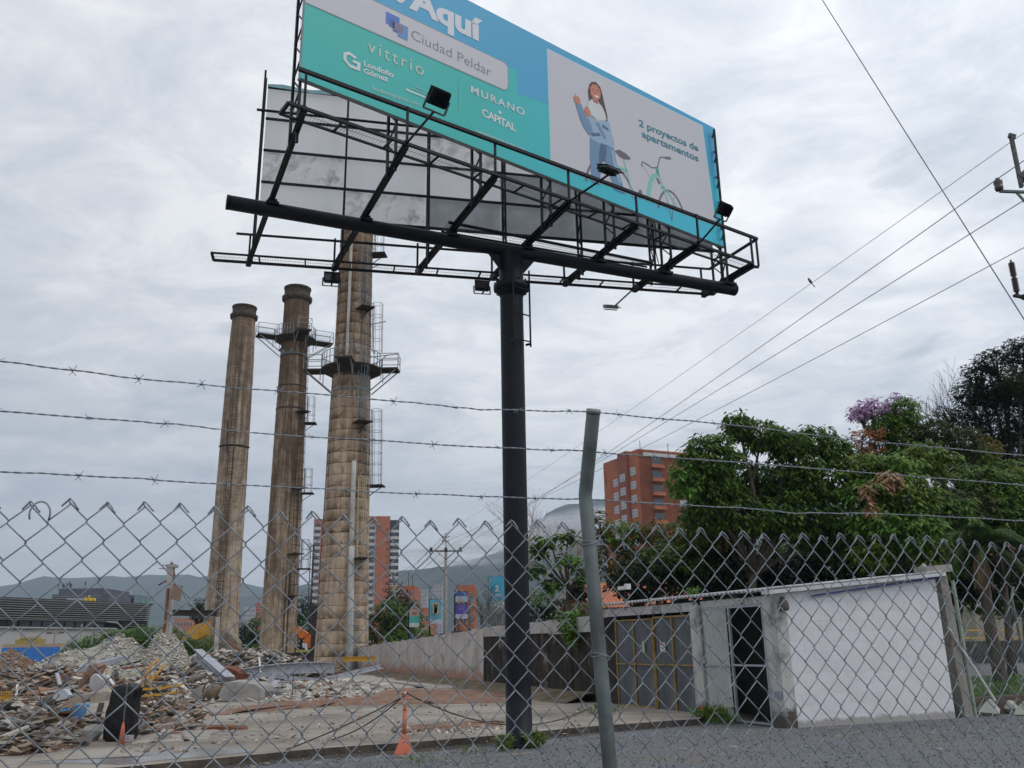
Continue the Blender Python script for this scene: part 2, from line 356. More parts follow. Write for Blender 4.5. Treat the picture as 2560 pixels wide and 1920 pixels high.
ridge('hills', 2300, [(-2500, 1600), (0, 1560), (300, 1515), (380, 1510), (600, 1500), (656, 1486), (800, 1462), (950, 1442), (1100, 1428), (1230, 1400), (1320, 1340), (1380, 1285), (1490, 1266), (1530, 1262), (1700, 1240), (2100, 1225), (2560, 1240), (5000, 1300)], m_hill, seed=5.1)
# low cloud wrapped about the ridge: soft-edged puffs of real size
mcl = bpy.data.materials.new('low_cloud_vapour'); mcl.use_nodes = True; t = mcl.node_tree; t.nodes.clear()
lw = N(t, 'ShaderNodeLayerWeight'); lw.inputs[0].default_value = .5
tcn = N(t, 'ShaderNodeTexCoord'); nf = noise(t, tcn.outputs['Object'], .009, 6, .6, .3)
fac = mth('MULTIPLY', mth('SUBTRACT', 1.0, lw.outputs['Facing'], t), mth('MULTIPLY', mth('SUBTRACT', nf, .28, t, True), 3.2, t), t, True)
fac = mth('MULTIPLY', mth('POWER', fac, 1.3, t), .93, t)
tr = N(t, 'ShaderNodeBsdfTransparent'); df = N(t, 'ShaderNodeBsdfDiffuse'); df.inputs[0].default_value = (.9, .9, .92, 1)
tl = N(t, 'ShaderNodeBsdfTranslucent'); tl.inputs[0].default_value = (.9, .9, .92, 1); m2 = N(t, 'ShaderNodeMixShader'); m2.inputs[0].default_value = .5
t.links.new(df.outputs[0], m2.inputs[1]); t.links.new(tl.outputs[0], m2.inputs[2])
mx = N(t, 'ShaderNodeMixShader'); oo = N(t, 'ShaderNodeOutputMaterial'); t.links.new(fac, mx.inputs[0]); t.links.new(tr.outputs[0], mx.inputs[1]); t.links.new(m2.outputs[0], mx.inputs[2]); t.links.new(mx.outputs[0], oo.inputs[0])
mb = MB()
def ellip(mb, c, a, b, h, n=20, k=10):
    vs = []; fs = []
    for i in range(k+1):
        th = pi*i/k
        for j in range(n):
            ph = 2*pi*j/n; vs.append((c.x+a*sin(th)*cos(ph), c.y+b*sin(th)*sin(ph), c.z+h*cos(th)))
    fs = [(i*n+j, (i+1)*n+j, (i+1)*n+(j+1) % n, i*n+(j+1) % n) for i in range(k) for j in range(n)]
    mb.add(vs, fs)
for px, py, Y, a, h in [(1200, 1390, 1600, 160, 20), (1290, 1352, 1590, 140, 26), (1390, 1322, 1620, 150, 24), (1480, 1318, 1560, 130, 20), (1620, 1300, 1600, 200, 30)]:
    ellip(mb, D(px, py, Y), a, 130, h)
tag(mb.build('low_cloud', mcl, smooth=True), kind='stuff')
# ============================================================ THE BILLBOARD
PB = Vector((0.02, 15.78, 0)); BD = yv(66); AN = Vector((cos(R(66)), -sin(R(66)), 0))   # beam direction; AN points to the viewer
BB = thing('billboard', 'giant V shaped billboard on a black steel pole, turquoise advertisement on its near face', 'billboard', PB)
ZB = 9.02; C0 = Vector((0.03, 15.78, ZB))
mb = MB(); mb.lathe(PB, [(.33, 0), (.33, .06), (.226, .07), (.215, 1), (.222, 7.95), (.222, 8.6)], 32); mb.build('pole', m_black, BB, True)
mb = MB(); mb.lathe(PB, [(.222, 8.05), (.275, 8.16), (.345, 8.2), (.345, 8.24), (.345, 8.30), (.27, 8.33), (.235, 8.42), (.235, 8.95)], 32)
for i in range(12):
    a = i*pi/6; p = PB+Vector((cos(a), sin(a), 0))*.31; mb.lathe((p.x, p.y, 8.16), [(.022, 0), (.022, .2)], 6)
mb.build('flange', m_black, BB, True)
mb = MB(); mb.tube([C0-BD*5.32, C0+BD*5.33], .128, 28)
mb.tube([C0-BD*5.35, C0-BD*5.31], .131, 28); mb.tube([C0+BD*5.32, C0+BD*5.36], .131, 28)
mb.build('crossbeam', m_black, BB, True)
mb = MB()
for s_ in (-1, 1):
    mb.prism([(.18, -.10), (.52, -.10), (.18, -.52)], C0, BD*s_, Zv, AN*.03, 1)
mb.build('gusset', m_black, BB)
# ladder on the pole
def ladder(mb, p, nrm, z0, z1, w=.36, off=.22, rr=.018, step=.3, n=6):
    nrm = Vector(nrm).normalized(); s_ = nrm.cross(Zv)
    for q in (-1, 1): mb.tube([p+nrm*off+s_*(q*w/2)+Zv*z0, p+nrm*off+s_*(q*w/2)+Zv*z1], rr, n)
    k = int((z1-z0)/step)
    for i in range(k+1):
        z = z0+.1+i*step
        if z < z1: a = p+nrm*off+Zv*z; mb.tube([a-s_*w/2, a+s_*w/2], rr*.7, 5)
mb = MB(); ln = Vector((.62, -.78, 0)).normalized(); ladder(mb, PB, ln, 7.0, 8.55, .40, .30, .02, .52)
for z in (7.06, 8.3):
    s_ = ln.cross(Zv)
    for q in (-1, 1): mb.bar(PB+ln*.2+s_*q*.17+Zv*z, PB+ln*.31+s_*q*.2+Zv*z, .035, .035)
mb.build('ladder', m_black, BB)
# cross arms
near = [(740, 281), (1011, 368), (1231, 450), (1421, 513), (1588, 570), (1736, 617), (1876, 670)]
sv = [-4.60, -2.93, -1.25, .33, 1.94, 3.54, 5.18]; hn = [2.92, 2.60, 2.19, 1.85, 1.55, 1.26, .88]; hf = [2.94, 2.52, 2.10, 1.78, 1.50, 1.22, .91]
FY, RY = 51.5, 77.4; fd = yv(FY); fn = Vector((fd.y, -fd.x, 0)); F0 = Vector((-3.17, 11.62, 10.05)); FW, FH = 10.2, 3.03
rd = yv(RY); rn = Vector((rd.y, -rd.x, 0)); R0 = Vector((-5.03, 15.97, 10.02)); RW, RH = 9.85, 2.96
def hit(P, d, Q, e):   # 2d line intersection, returns param along d
    c = d.x*e.y-d.y*e.x; w = Q-P; return (w.x*e.y-w.y*e.x)/c
ZA = 9.22; ends = []
for i, s in enumerate(sv):
    A = C0+BD*s; A.z = ZA; p = A+AN*hn[i]; q = A-AN*hf[i]; ends.append((p, q))
    mb = MB(); mb.bar(p, q, .10, .012, mi=0); 
    mb.box((p+q)/2+Zv*.075, ((p-q).length, .070, .012), ((p-q).normalized(), BD, Zv)); mb.box((p+q)/2-Zv*.055, ((p-q).length, .070, .012), ((p-q).normalized(), BD, Zv)); mb.bar(p+Zv*.01, q+Zv*.01, .012, .13)
    for o in (-.12, .12): mb.box(A+AN*o-Zv*.09, (.02, .16, .10), (AN, BD, Zv))
    mb.yb(A-Zv*.13, (.22, .34, .05), 66)
    mb.build('cross_arm', m_black, BB)
# truss columns carrying the faces
def truss(base, nrm, z0, z1, name='truss_column', gap=.26):
    mb = MB(); a = Vector((base.x, base.y, 0)); b = a+nrm*gap; L = .040
    for P_ in (a, b): mb.bar(P_+Zv*z0, P_+Zv*z1, L, L, up=nrm)
    k = max(2, int((z1-z0)/.30)); h = (z1-z0)/k
    for i in range(k):
        u, v = (a, b) if i % 2 else (b, a); mb.bar(u+Zv*(z0+i*h+.01), v+Zv*(z0+(i+1)*h-.01), .022, .022, up=fd)
    return mb.build(name, m_black, BB)
for i, (p, q) in enumerate(ends):
    t_ = hit(p, -AN, Vector((F0.x, F0.y, 0))-fn*.10, fd); foot = p-AN*t_
    truss(foot, -fn, 8.98 if i in (0,) else 9.1, F0.z+FH-.05)
    t_ = hit(p, -AN, Vector((R0.x, R0.y, 0))+rn*.10, rd); foot = p-AN*t_
    truss(foot, rn, 9.05, R0.z+RH+(.14 if i == 0 else -.05))
# lower truss outriggers seen hanging past the arms on the far side
for i in range(7):
    p, q = ends[i]; mb = MB(); mb.bar(q-Zv*.06, q+Zv*.68, .036, .036, up=BD); mb.bar(q-Zv*.0, q+AN*.3-Zv*.0, .10, .13); mb.build('rail_post', m_black, BB)
    mb = MB(); mb.bar(p-Zv*.02, p+Zv*.68, .036, .036, up=BD); mb.build('rail_post', m_black, BB)
# walkways: outer and inner angle irons, rungs and expanded mesh
def ray_line(L, ext0, ext1):
    a, b = L[0], L[-1]; d = (b-a).normalized(); return a-d*ext0, b+d*ext1, d
def walkway(pts, side, ext0, ext1, w):
    a, b, d = ray_line(pts, ext0, ext1); nn = side*w; z = Zv*.03
    wk = MB(); wk.bar(a+z, b+z, .048, .048); wk.bar(a+nn+z, b+nn+z, .034, .034); wk.bar(a+z, a+nn+z, .05, .05); wk.bar(b+z, b+nn+z, .05, .05)
    o = wk.build('walkway_frame', m_black, BB)
    n = 12
    for i in range(1, n): c = a.lerp(b, i/n)+z; mbx = MB(); mbx.bar(c, c+nn, .03, .03); mbx.build('rung', m_black, o)
    gm = MB(); L = (b-a).length; k = int(L/.05)
    for i in range(k): c = a+d*(i+.5)*L/k+z; gm.bar(c, c+nn, .003, .003)
    gm.bar(a+nn*.5+z+Zv*.006, b+nn*.5+z+Zv*.006, .006, .004)
    gr = gm.build('grating', m_galv, BB); return a, b, d, nn
P_ = [e[0] for e in ends]; Q_ = [e[1] for e in ends]
nd = (P_[-1]-P_[0]).normalized(); ns = Vector((-nd.y, nd.x, 0)); wa, wb, wdn, wnn = walkway([P_[0], P_[-1]], ns, .24, .0, .33)
qd = (Q_[-1]-Q_[0]).normalized(); qs = Vector((qd.y, -qd.x, 0)); qa, qb, qdn, qnn = walkway([Q_[0], Q_[-1]], qs, .68, .25, .36)
# guard rails
ZR = .66
mb = MB(); mb.bar(P_[0]-nd*.12+Zv*ZR, P_[-1]+nd*.22+Zv*ZR, .055, .055); mb.build('guard_rail', m_black, BB)
e1 = P_[-1]+nd*.22+Zv*ZR; e2 = Q_[-1]+Zv*ZR+qd*.22
mb = MB(); mb.bar(e1, e2, .05, .05); mb.build('guard_rail', m_black, BB)
mb = MB(); mb.bar(Q_[0]-qd*.28+Zv*ZR, e2, .04, .04); mb.build('guard_rail', m_black, BB)
mb = MB(); mb.bar(P_[-1]+nd*.18+Zv*.02, P_[-1]+nd*.18+Zv*ZR, .035, .035, up=BD); mb.bar(P_[-1]+nd*.18, P_[-1]-AN*.1, .05, .05); mb.build('rail_post', m_black, BB)
# middle maintenance walkway of rod grating beside the beam
mb = MB(); a = Vector((-1.0, 15.0, 9.24)); b = Vector((2.98, 16.94, 9.24)); a2 = a-AN*.42; b2 = b-AN*.22; d = (b-a).normalized()
a0 = a-d*.15; a02 = a2-d*.15
mb.tube([a0, b], .032, 8); mb.tube([a02, b2], .02, 6); o = mb.build('walkway_frame', m_black, BB)
gm = MB(); L = (b-a0).length
for i in range(int(L/.05)): t_ = i*.05/L; gm.bar(a0.lerp(b, t_), a02.lerp(b2, t_), .006, .006)
for j in (1, 2): gm.bar(a0.lerp(a02, j/3), b.lerp(b2, j/3), .005, .005)
gm.build('grating', m_galv, BB)
# floodlights
m_lens = mat('floodlight_glass', (.04, .04, .045), rough=.2, spec=.6)
def flood(foot, lamp, face, arm_mat, white=False):
    o = thing_part('floodlight', foot)
    mb = MB(); mb.tube([foot, lamp], .02, 8); ar = mb.build('lamp_arm', arm_mat, o)
    return o
def floodlight(foot, lamp, face, body):
    d = (lamp-foot).normalized(); face = Vector(face).normalized(); X = face.cross(Zv).normalized(); U = X.cross(face).normalized(); c = lamp+U*.10
    mb = MB(); mb.box(c, (.30, .07, .22), (X, face, U)); 
    for i in range(9): mb.box(c-face*.06+X*(-.13+i*.0325), (.005, .025, .18), (X, face, U))
    mb.box(c+face*.04, (.33, .016, .25), (X, face, U)); o = mb.build('floodlight', body, BB)
    g1 = MB(); g1.box(c+face*.052, (.27, .008, .18), (X, face, U)); g1.build('lens', m_lens, o)
    br = MB(); br.bar(lamp-X*.18+U*.1, lamp-X*.18-U*.10, .03, .012); br.bar(lamp+X*.18+U*.1, lamp+X*.18-U*.10, .03, .012); br.bar(lamp-X*.18-U*.10, lamp+X*.18-U*.10, .03, .012); br.build('bracket', m_galv, o)
    am = MB(); am.tube([foot, lamp-U*.10], .019, 8); am.build('lamp_arm', m_black if body is m_black else m_galv, o)
    return o
for i, px in ((1, (1091, 262)), (3, (1530, 424)), (5, (1806, 536))):
    l = VP(px[0], px[1], ends[i][0], 156.); floodlight(ends[i][0]+Zv*.03, l, ((-fn*.75+Zv*.66) if i != 3 else (fn*.38+Zv*.8)), m_black)
m_greyp = mat('faded_grey_paint', (.30, .31, .33), (.4, .41, .43), 8, .6)
for i, px in ((1, (829, 705)), (3, (1205, 725)), (5, (1530, 768))):
    l = VP(px[0], px[1], ends[i][1], 156.); floodlight(ends[i][1]+Zv*.03, l, (-rn*-.75*-1+Zv*(.7 if i != 5 else 2.0))if False else (rn*.9+Zv*(.15 if i != 5 else 2.2)), m_black if i != 5 else m_greyp)

# ---------------- near face
FB = F0-fn*0.0
def quadgrid(mb, O, X, Z_, w, h, colf, nx, nz, mi=0):
    for i in range(nx):
        for j in range(nz):
            u0, u1, v0, v1 = w*i/nx, w*(i+1)/nx, h*j/nz, h*(j+1)/nz
            mb.add([O+X*u0+Z_*v0, O+X*u1+Z_*v0, O+X*u1+Z_*v1, O+X*u0+Z_*v1], [(0, 1, 2, 3)], mi, colf((u0+u1)/2, (v0+v1)/2))
m_print = mat('printed_vinyl', (1, 1, 1), (1, 1, 1), 3, .45, tint=True, bump=.04, bscale=1.2, spec=.35)
m_frame_in = mat('grey_primer_sheet', (.30, .32, .34), (.42, .44, .46), 2, .7)
def lerp3(a, b, t): t = max(0, min(1, t)); return tuple(a[i]+(b[i]-a[i])*t for i in range(3))
TEAL, TURQ, BLUE = (.035, .47, .44), (.04, .50, .66), (.055, .37, .62)
mb = MB(); mb.box(F0+fd*FW/2-fn*.045+Zv*FH/2, (FW, .08, FH), (fd, fn, Zv), 1, (.3, .32, .34)); mb.build('front_panel', [m_print, m_frame_in], BB).name
fp = [o for o in BB.children if o.name.startswith('front_panel')][0] if BB.children else None
fp = bpy.data.objects['front_panel']
mb = MB(); quadgrid(mb, F0+fn*.0, fd, Zv, FW, FH, lambda u, v: lerp3(TEAL, TURQ, (u-3.2)/4.5), 60, 1)
mb.build('print_field', m_print, fp)
def area(name, pts, lay, c, round_=None):
    if round_: pass
    mb = MB(); O = F0+fn*(.0014*lay); mb.add([O+fd*u+Zv*v for u, v in pts], [tuple(range(len(pts)))], 0, c); return mb.build(name, m_print, fp)
area('print_field', [(0, 2.0), (4.3, 2.02), (4.3, 1.5), (5.1, 1.6), (10.2, 1.68), (10.2, FH), (0, FH)], 1, BLUE)
GREY = (.56, .55, .60)
area('print_field', [(0, 1.37), (3.98, 1.435), (4.07, 1.50), (4.09, 1.62), (4.085, 1.95), (4.06, 2.03), (3.99, 2.06), (0, 2.03)], 3, (.22, .30, .32))
area('print_field', [(0, 1.39), (3.98, 1.455), (4.05, 1.51), (4.07, 1.62), (4.065, 1.95), (4.05, 2.0), (3.99, 2.04), (0, 2.01)], 4, GREY)
area('print_field', [(5.07, .27), (5.07, 2.86), (9.76, 2.93), (9.93, .44)], 2, (.45, .62, .70))
area('print_field', [(5.11, .27), (5.11, 2.83), (9.72, 2.90), (9.89, .44)], 3, GREY)
Hm = None
def text(s, u0, v0, u1, cap, lay, c, bold=0.0, v1=None, name='lettering', shear=0.0, sq=None):
    cu = bpy.data.curves.new('tmp', 'FONT'); cu.body = s; cu.offset = bold; cu.resolution_u = 3; cu.shear = shear
    if sq: cu.space_character = sq
    ob = bpy.data.objects.new('tmp', cu); COL.objects.link(ob); dg = bpy.context.evaluated_depsgraph_get(); me = bpy.data.meshes.new_from_object(ob.evaluated_get(dg)); bpy.data.objects.remove(ob); bpy.data.curves.remove(cu)
    vs = [v.co.copy() for v in me.vertices]; fs = [tuple(p.vertices) for p in me.polygons]; bpy.data.meshes.remove(me)
    x0 = min(v.x for v in vs); x1 = max(v.x for v in vs); sx = (u1-u0)/(x1-x0); sy = cap/.70; sl_ = 0 if v1 is None else (v1-v0)/(u1-u0)
    return vs, fs, x0, sx, sy, sl_
def ftext(s, u0, v0, u1, cap, lay, c, bold=0.0, v1=None, sq=None):
    vs, fs, x0, sx, sy, sl_ = text(s, u0, v0, u1, cap, lay, c, bold, v1, sq=sq); mb = MB(); O = F0+fn*(.0014*lay)
    mb.add([O+fd*(u0+(v.x-x0)*sx)+Zv*(v0+v.y*sy+(v.x-x0)*sx*sl_) for v in vs], fs, 0, c); return mb.build('lettering', m_print, fp)
LW = (.62, .66, .68)
ftext('Aquí', 1.90, 2.25, 3.49, .46, 5, (.66, .68, .74), .045, 2.27)
area('lettering', [(1.56, 2.42), (1.63, 2.26), (1.70, 2.235), (1.76, 2.25), (1.90, 2.45)], 5, (.66, .68, .74))
ftext('Ciudad Peldar', 1.96, 1.62, 3.68, .20, 6, (.20, .215, .25), -.006, 1.60)
for q, cc in (((1.45, 1.69, .27, .24), (.06, .17, .55)), ((1.52, 1.66, .20, .17), (.04, .12, .40)), ((1.59, 1.60, .20, .20), (.09, .17, .42)), ((1.69, 1.54, .20, .28), (.12, .26, .52))):
    area('logo', [(q[0], q[1]), (q[0]+q[2], q[1]), (q[0]+q[2], q[1]+q[3]), (q[0], q[1]+q[3])], 5+[.27, .20, .2].index(q[2])*.5 if q[3] != .28 else 7, cc)
area('logo', [(1.62, 1.64), (1.79, 1.64), (1.79, 1.80), (1.62, 1.80)], 8, (.20, .17, .28))
ftext('vittrio', 1.13, .985, 2.22, .25, 5, (.50, .60, .50), .002, .985, sq=1.25)
G_ = (.66, .70, .70)
area('logo', [(.70, .64), (.70, .77), (.80, .83), (.95, .78), (.90, .74), (.81, .77), (.755, .74), (.755, .66), (.82, .60), (.95, .60), (.95, .66), (.87, .66), (.87, .71), (1.01, .71), (1.01, .55), (.82, .54)], 5, G_)
ftext('Londoño', 1.07, .685, 1.63, .10, 5, G_, .03, .70); ftext('Gómez', 1.07, .545, 1.53, .10, 5, G_, .03, .575)
ftext('londonogomez.com', 1.24, .30, 2.16, .078, 5, (.42, .62, .58), .01, .36)
area('logo', [(1.87, .55), (2.34, .56), (2.34, .60), (1.87, .60)], 5, (.45, .65, .62)); area('logo', [(2.04, .69), (2.36, .70), (2.36, .72), (2.04, .71)], 5, (.22, .55, .52))
area('logo', [(1.98, .635), (2.34, .64), (2.34, .66), (1.98, .655)], 5, (.22, .55, .52)); area('logo', [(2.47, .66), (2.54, .88), (2.62, .67)], 5, (.6, .68, .66))
area('logo', [(2.96, .64), (2.972, .64), (2.972, 1.15), (2.96, 1.15)], 5, (.14, .52, .50))
ftext('MURANO', 3.22, 1.075, 4.46, .145, 5, LW, .02, 1.09, sq=1.25)
ftext('CAPITAL', 3.46, .70, 4.24, .155, 5, G_, .022, .66, sq=.85)
dot = [(3.87+.035*cos(a*pi/6), .925+.035*sin(a*pi/6)) for a in range(12)]; area('logo', dot, 5, G_)
ftext('constructoracapital.com', 3.33, .315, 4.44, .075, 5, (.42, .64, .62), .008, .335)
DT = (.035, .20, .26)
ftext('2 proyectos de', 7.60, 2.085, 9.53, .165, 5, DT, .03, 2.17); ftext('apartamentos', 7.67, 1.85, 9.50, .165, 5, DT, .03, 1.90)
# printed figure: a flat picture of a young woman in denim beside a bicycle
def pic(parts, name):
    mb = MB()
    for lay, c, pts in parts: O = F0+fn*(.0014*lay); mb.add([O+fd*u+Zv*v for u, v in pts], [tuple(range(len(pts)))], 0, c)
    return mb.build(name, m_print, fp)
SK = (.56, .20, .13); SKD = (.42, .13, .08); HR = (.07, .035, .03); DN = (.14, .26, .42); DND = (.07, .13, .25); DNL = (.30, .42, .56); TOP = (.60, .62, .64)
def ribbon(pts, w, lay, c):
    out = []
    n = len(pts); L = []; R_ = []
    for i, (x, y) in enumerate(pts):
        dx = pts[min(i+1, n-1)][0]-pts[max(i-1, 0)][0]; dy = pts[min(i+1, n-1)][1]-pts[max(i-1, 0)][1]; l = math.hypot(dx, dy) or 1; L.append((x-dy/l*w/2, y+dx/l*w/2)); R_.append((x+dy/l*w/2, y-dx/l*w/2))
    return [(lay, c, [R_[i], R_[i+1], L[i+1], L[i]]) for i in range(n-1)]
def ring(cx, cy, rx, ry, w, a0, a1, lay, c, n=18): return ribbon([(cx+rx*cos(R(a0+(a1-a0)*i/n)), cy+ry*sin(R(a0+(a1-a0)*i/n))) for i in range(n+1)], w, lay, c)
MINT = (.20, .55, .48); TY = (.17, .15, .19)
bike = ring(6.65, .22, .66, .66, .055, 5, 178, 5, TY)+ring(8.45, .12, .42, .70, .055, 28, 165, 5, TY)
bike += ribbon([(7.07, 1.08), (7.30, .30)], .035, 6, MINT)+ribbon([(6.62, .95), (6.9, .86), (7.16, .86)], .05, 6, MINT)+ribbon([(8.08, 1.26), (8.10, 1.10), (7.95, 1.02), (7.83, .80), (7.78, .60), (7.74, .34)], .10, 6, MINT)+ribbon([(8.09, 1.22), (8.24, .80), (8.42, .40)], .04, 6, MINT)+ribbon([(8.15, .80), (8.26, .86), (8.42, .74), (8.62, .50)], .045, 6, MINT)
bike += ribbon([(7.60, 1.12), (7.63, 1.24), (7.78, 1.23), (7.93, 1.20), (8.09, 1.26), (8.15, 1.40), (8.19, 1.53), (8.28, 1.58), (8.40, 1.60)], .03, 6, TY)+ribbon([(8.38, 1.60), (8.56, 1.65)], .06, 6, TY)+ribbon([(8.07, 1.08), (8.08, 1.26)], .03, 6, TY)
bike += [(6, (.14, .12, .14), [(6.82, 1.20), (6.95, 1.28), (7.15, 1.26), (7.28, 1.20), (7.27, 1.16), (7.08, 1.10), (6.95, 1.12)]), (6, TY, [(7.42, .42), (7.50, .56), (7.56, .54), (7.56, .40), (7.48, .34)]), (6, (.20, .12, .14), [(8.02, 1.0), (8.10, 1.0), (8.16, .90), (8.10, .86)])]
bike += ribbon([(7.64, 1.16), (7.80, .98), (8.0, .86)], .008, 6, TY)+ribbon([(8.45, .12), (8.30, .70)], .012, 5, TY)+ribbon([(8.45, .12), (8.55, .72)], .012, 5, TY)
pic(bike, 'printed_bicycle')
fig = [(7, HR, [(6.16, 2.10), (6.14, 2.32), (6.19, 2.50), (6.27, 2.60), (6.38, 2.64), (6.50, 2.57), (6.55, 2.42), (6.60, 2.20), (6.66, 1.98), (6.66, 1.80), (6.57, 1.82), (6.50, 2.05), (6.4, 2.3), (6.25, 2.2)]),
       (8, TOP, [(6.14, 2.08), (6.26, 2.17), (6.42, 2.17), (6.52, 2.12), (6.60, 1.98), (6.63, 1.84), (6.50, 1.76), (6.30, 1.70), (6.16, 1.80), (6.10, 1.95)]),
       (9, SKD, [(6.25, 2.26), (6.42, 2.24), (6.40, 2.12), (6.28, 2.13)]),
       (10, SK, [(6.21, 2.28), (6.20, 2.44), (6.26, 2.56), (6.38, 2.60), (6.47, 2.54), (6.50, 2.42), (6.47, 2.29), (6.38, 2.19), (6.29, 2.18)]),
       (11, HR, [(6.20, 2.44), (6.24, 2.58), (6.38, 2.63), (6.50, 2.56), (6.50, 2.48), (6.40, 2.57), (6.28, 2.55)]),
       (11, (.75, .7, .68), [(6.30, 2.29), (6.42, 2.33), (6.44, 2.30), (6.37, 2.26)]),
       (11, HR, [(6.26, 2.425), (6.32, 2.445), (6.32, 2.43), (6.26, 2.41)]), (11, HR, [(6.39, 2.455), (6.45, 2.47), (6.45, 2.455), (6.39, 2.44)]), (11, SKD, [(6.34, 2.42), (6.375, 2.37), (6.33, 2.36)]),
       (9, DN, [(5.78, 1.88), (5.93, 1.95), (6.02, 1.72), (6.16, 1.60), (6.24, 1.38), (6.12, 1.30), (5.98, 1.42), (5.88, 1.60)]),
       (10, SK, [(5.76, 1.92), (5.73, 2.02), (5.77, 2.06), (5.775, 2.14), (5.80, 2.06), (5.84, 2.09), (5.91, 2.03), (5.91, 1.93), (5.82, 1.89)]),
       (8, DNL, [(6.10, 1.72), (6.20, 1.80), (6.35, 1.74), (6.55, 1.80), (6.72, 1.82), (6.75, 1.60), (6.82, 1.42), (6.80, 1.24), (6.62, 1.26), (6.40, 1.20), (6.14, 1.24), (6.20, 1.45)]),
       (9, DND, [(6.16, 1.36), (6.40, 1.46), (6.44, 1.40), (6.20, 1.30)]), (9, DND, [(6.5, 1.7), (6.66, 1.66), (6.68, 1.60), (6.5, 1.62)]), (9, DN, [(6.30, 1.66), (6.52, 1.36), (6.60, 1.40), (6.40, 1.70)]),
       (10, SK, [(6.00, 1.84), (6.06, 1.94), (6.14, 1.92), (6.19, 1.84), (6.17, 1.75), (6.05, 1.72)]),
       (7, DN, [(6.14, 1.26), (6.80, 1.27), (6.86, .92), (6.95, .62), (7.06, .30), (6.76, .30), (6.62, .62), (6.53, .90), (6.45, .82), (6.38, .50), (6.36, .27), (6.13, .27), (6.11, .80)]),
       (8, DND, [(6.42, 1.24), (6.60, 1.24), (6.56, .95), (6.44, .80), (6.35, .50), (6.36, .9)]), (8, DNL, [(6.72, 1.2), (6.78, 1.2), (6.84, .9), (6.95, .5), (6.88, .5), (6.76, .9)])]
pic(fig, 'printed_figure')
# horizontal purlins behind the near face
for k in range(5):
    z = F0.z+.03+k*(FH-.06)/4; mb = MB(); a = F0-fn*.1; mb.bar(Vector((a.x, a.y, z)), Vector((a.x, a.y, z))+fd*FW, .032, .032); mb.build('purlin', m_black, BB)
# left edge lacing seen from the side
# ---------------- far face, seen from behind: sheets on a grid
m_sheet = mat('back_of_vinyl_sheet', (.86, .88, .90), (.93, .94, .96), 1.3, .45, trans=.72, bump=.25, bscale=1.1, dirt=(.50, .54, .58), dscale=.8, dlo=.52, dhi=.85, spec=.5)
m_sheetd = mat('sooty_back_of_vinyl_sheet', (.78, .79, .80), (.92, .93, .95), 2.5, .5, trans=.72, bump=.25, bscale=1.3, dirt=(.36, .38, .40), dscale=3.4, dlo=.48, dhi=.72, spec=.5)
m_sheetk = mat('shadow_toned_vinyl_back', (.32, .35, .37), (.52, .55, .58), 1.2, .4, trans=.55, bump=.3, bscale=1.1, dirt=(.12, .14, .15), dscale=.9, dlo=.5, dhi=.8, spec=.5)  # darker vinyl colour paints in the shadow of the near face
feet = []
for i, (p, q) in enumerate(ends):
    t_ = hit(p, -AN, Vector((R0.x, R0.y, 0)), rd); P1 = p-AN*t_; feet.append((Vector((P1.x, P1.y, 0))-Vector((R0.x, R0.y, 0))).dot(rd))
feet[0] = 0.0; feet[-1] = RW; rows = [0, .73, 1.46, 2.20, RH]
rpn = MB(); a = R0.copy()
for s_ in (0, 1): rpn.bar(a+Zv*(s_*RH), a+rd*RW+Zv*(s_*RH), .05, .05)
rpanel = rpn.build('rear_panel', m_black, BB)
for i in range(6):
    for j in range(4):
        u0, u1 = feet[i]+.001, feet[i+1]-.001; v0, v1 = rows[j]+.012, rows[j+1]-.012; mb = MB(); nx, nz = 6, 3; vs = []
        ph = rng.random()*6
        for a_ in range(nx+1):
            for b_ in range(nz+1):
                u = u0+(u1-u0)*a_/nx; v = v0+(v1-v0)*b_/nz; w = .025*sin(ph+a_*1.1+b_*.8)*sin(pi*a_/nx)*sin(pi*b_/nz)-.04
                vs.append(R0+rd*u+Zv*v+rn*w)
        W_ = nz+1; mb.add(vs, [(q*W_+r_, (q+1)*W_+r_, (q+1)*W_+r_+1, q*W_+r_+1) for q in range(nx) for r_ in range(nz)])
        mb.build('panel_sheet', m_sheetk if (i >= 3 and j <= 1) or (i >= 4 and j <= 2) or (i == 2 and j == 0) else m_sheetd if (i, j) in ((0, 1), (2, 2), (1, 0)) else m_sheet, rpanel, True)  # lower right sheets take the tone with the painted shadow
for k, v in enumerate([0, .73, 1.46, 2.20, RH]):
    mb = MB(); a = R0+rn*.0+Zv*v; mb.bar(a, a+rd*RW, .044, .044); mb.build('purlin', m_black, BB)
mb = MB(); a = R0+rn*.40+Zv*2.13-rd*.15; mb.tube([a, a+rd*(RW*.75)], .028, 8); mb.build('tie_pipe', m_black, BB)
m_scrapc = mat('torn_teal_vinyl', (.10, .24, .28), (.2, .34, .37), 4, .6)
mb = MB(); vs = [];
for i in range(13):
    u = -.0+3.6*i/12; vs += [R0+rd*u+Zv*(RH+.05+.03*sin(i*1.7))+rn*.03, R0+rd*u+Zv*(RH-.05+.02*cos(i))+rn*.06]
mb.add(vs, [(2*i, 2*i+1, 2*i+3, 2*i+2) for i in range(12)]); mb.build('torn_vinyl', m_scrapc, rpanel)
# white tin plate hanging under the near face
mb = MB(); c = VP(1627, 542, F0-fn*.4, FY); mb.prism([(-.10, .12), (.06, .13), (.13, .02), (.02, -.18), (-.07, -.14)], c, fd, Zv, fn, .01); mb.build('tin_plate', m_wht, BB)
mb = MB()
for q in (-.11, -.04, .10): mb.tube([c+fd*q+Zv*.1, c+fd*(q+.03)-Zv*.35, c+fd*(q-.02)-Zv*.8, c+fd*(q+.05)-Zv*1.05], .012, 5)
mb.build('power_cable', m_black, BB)
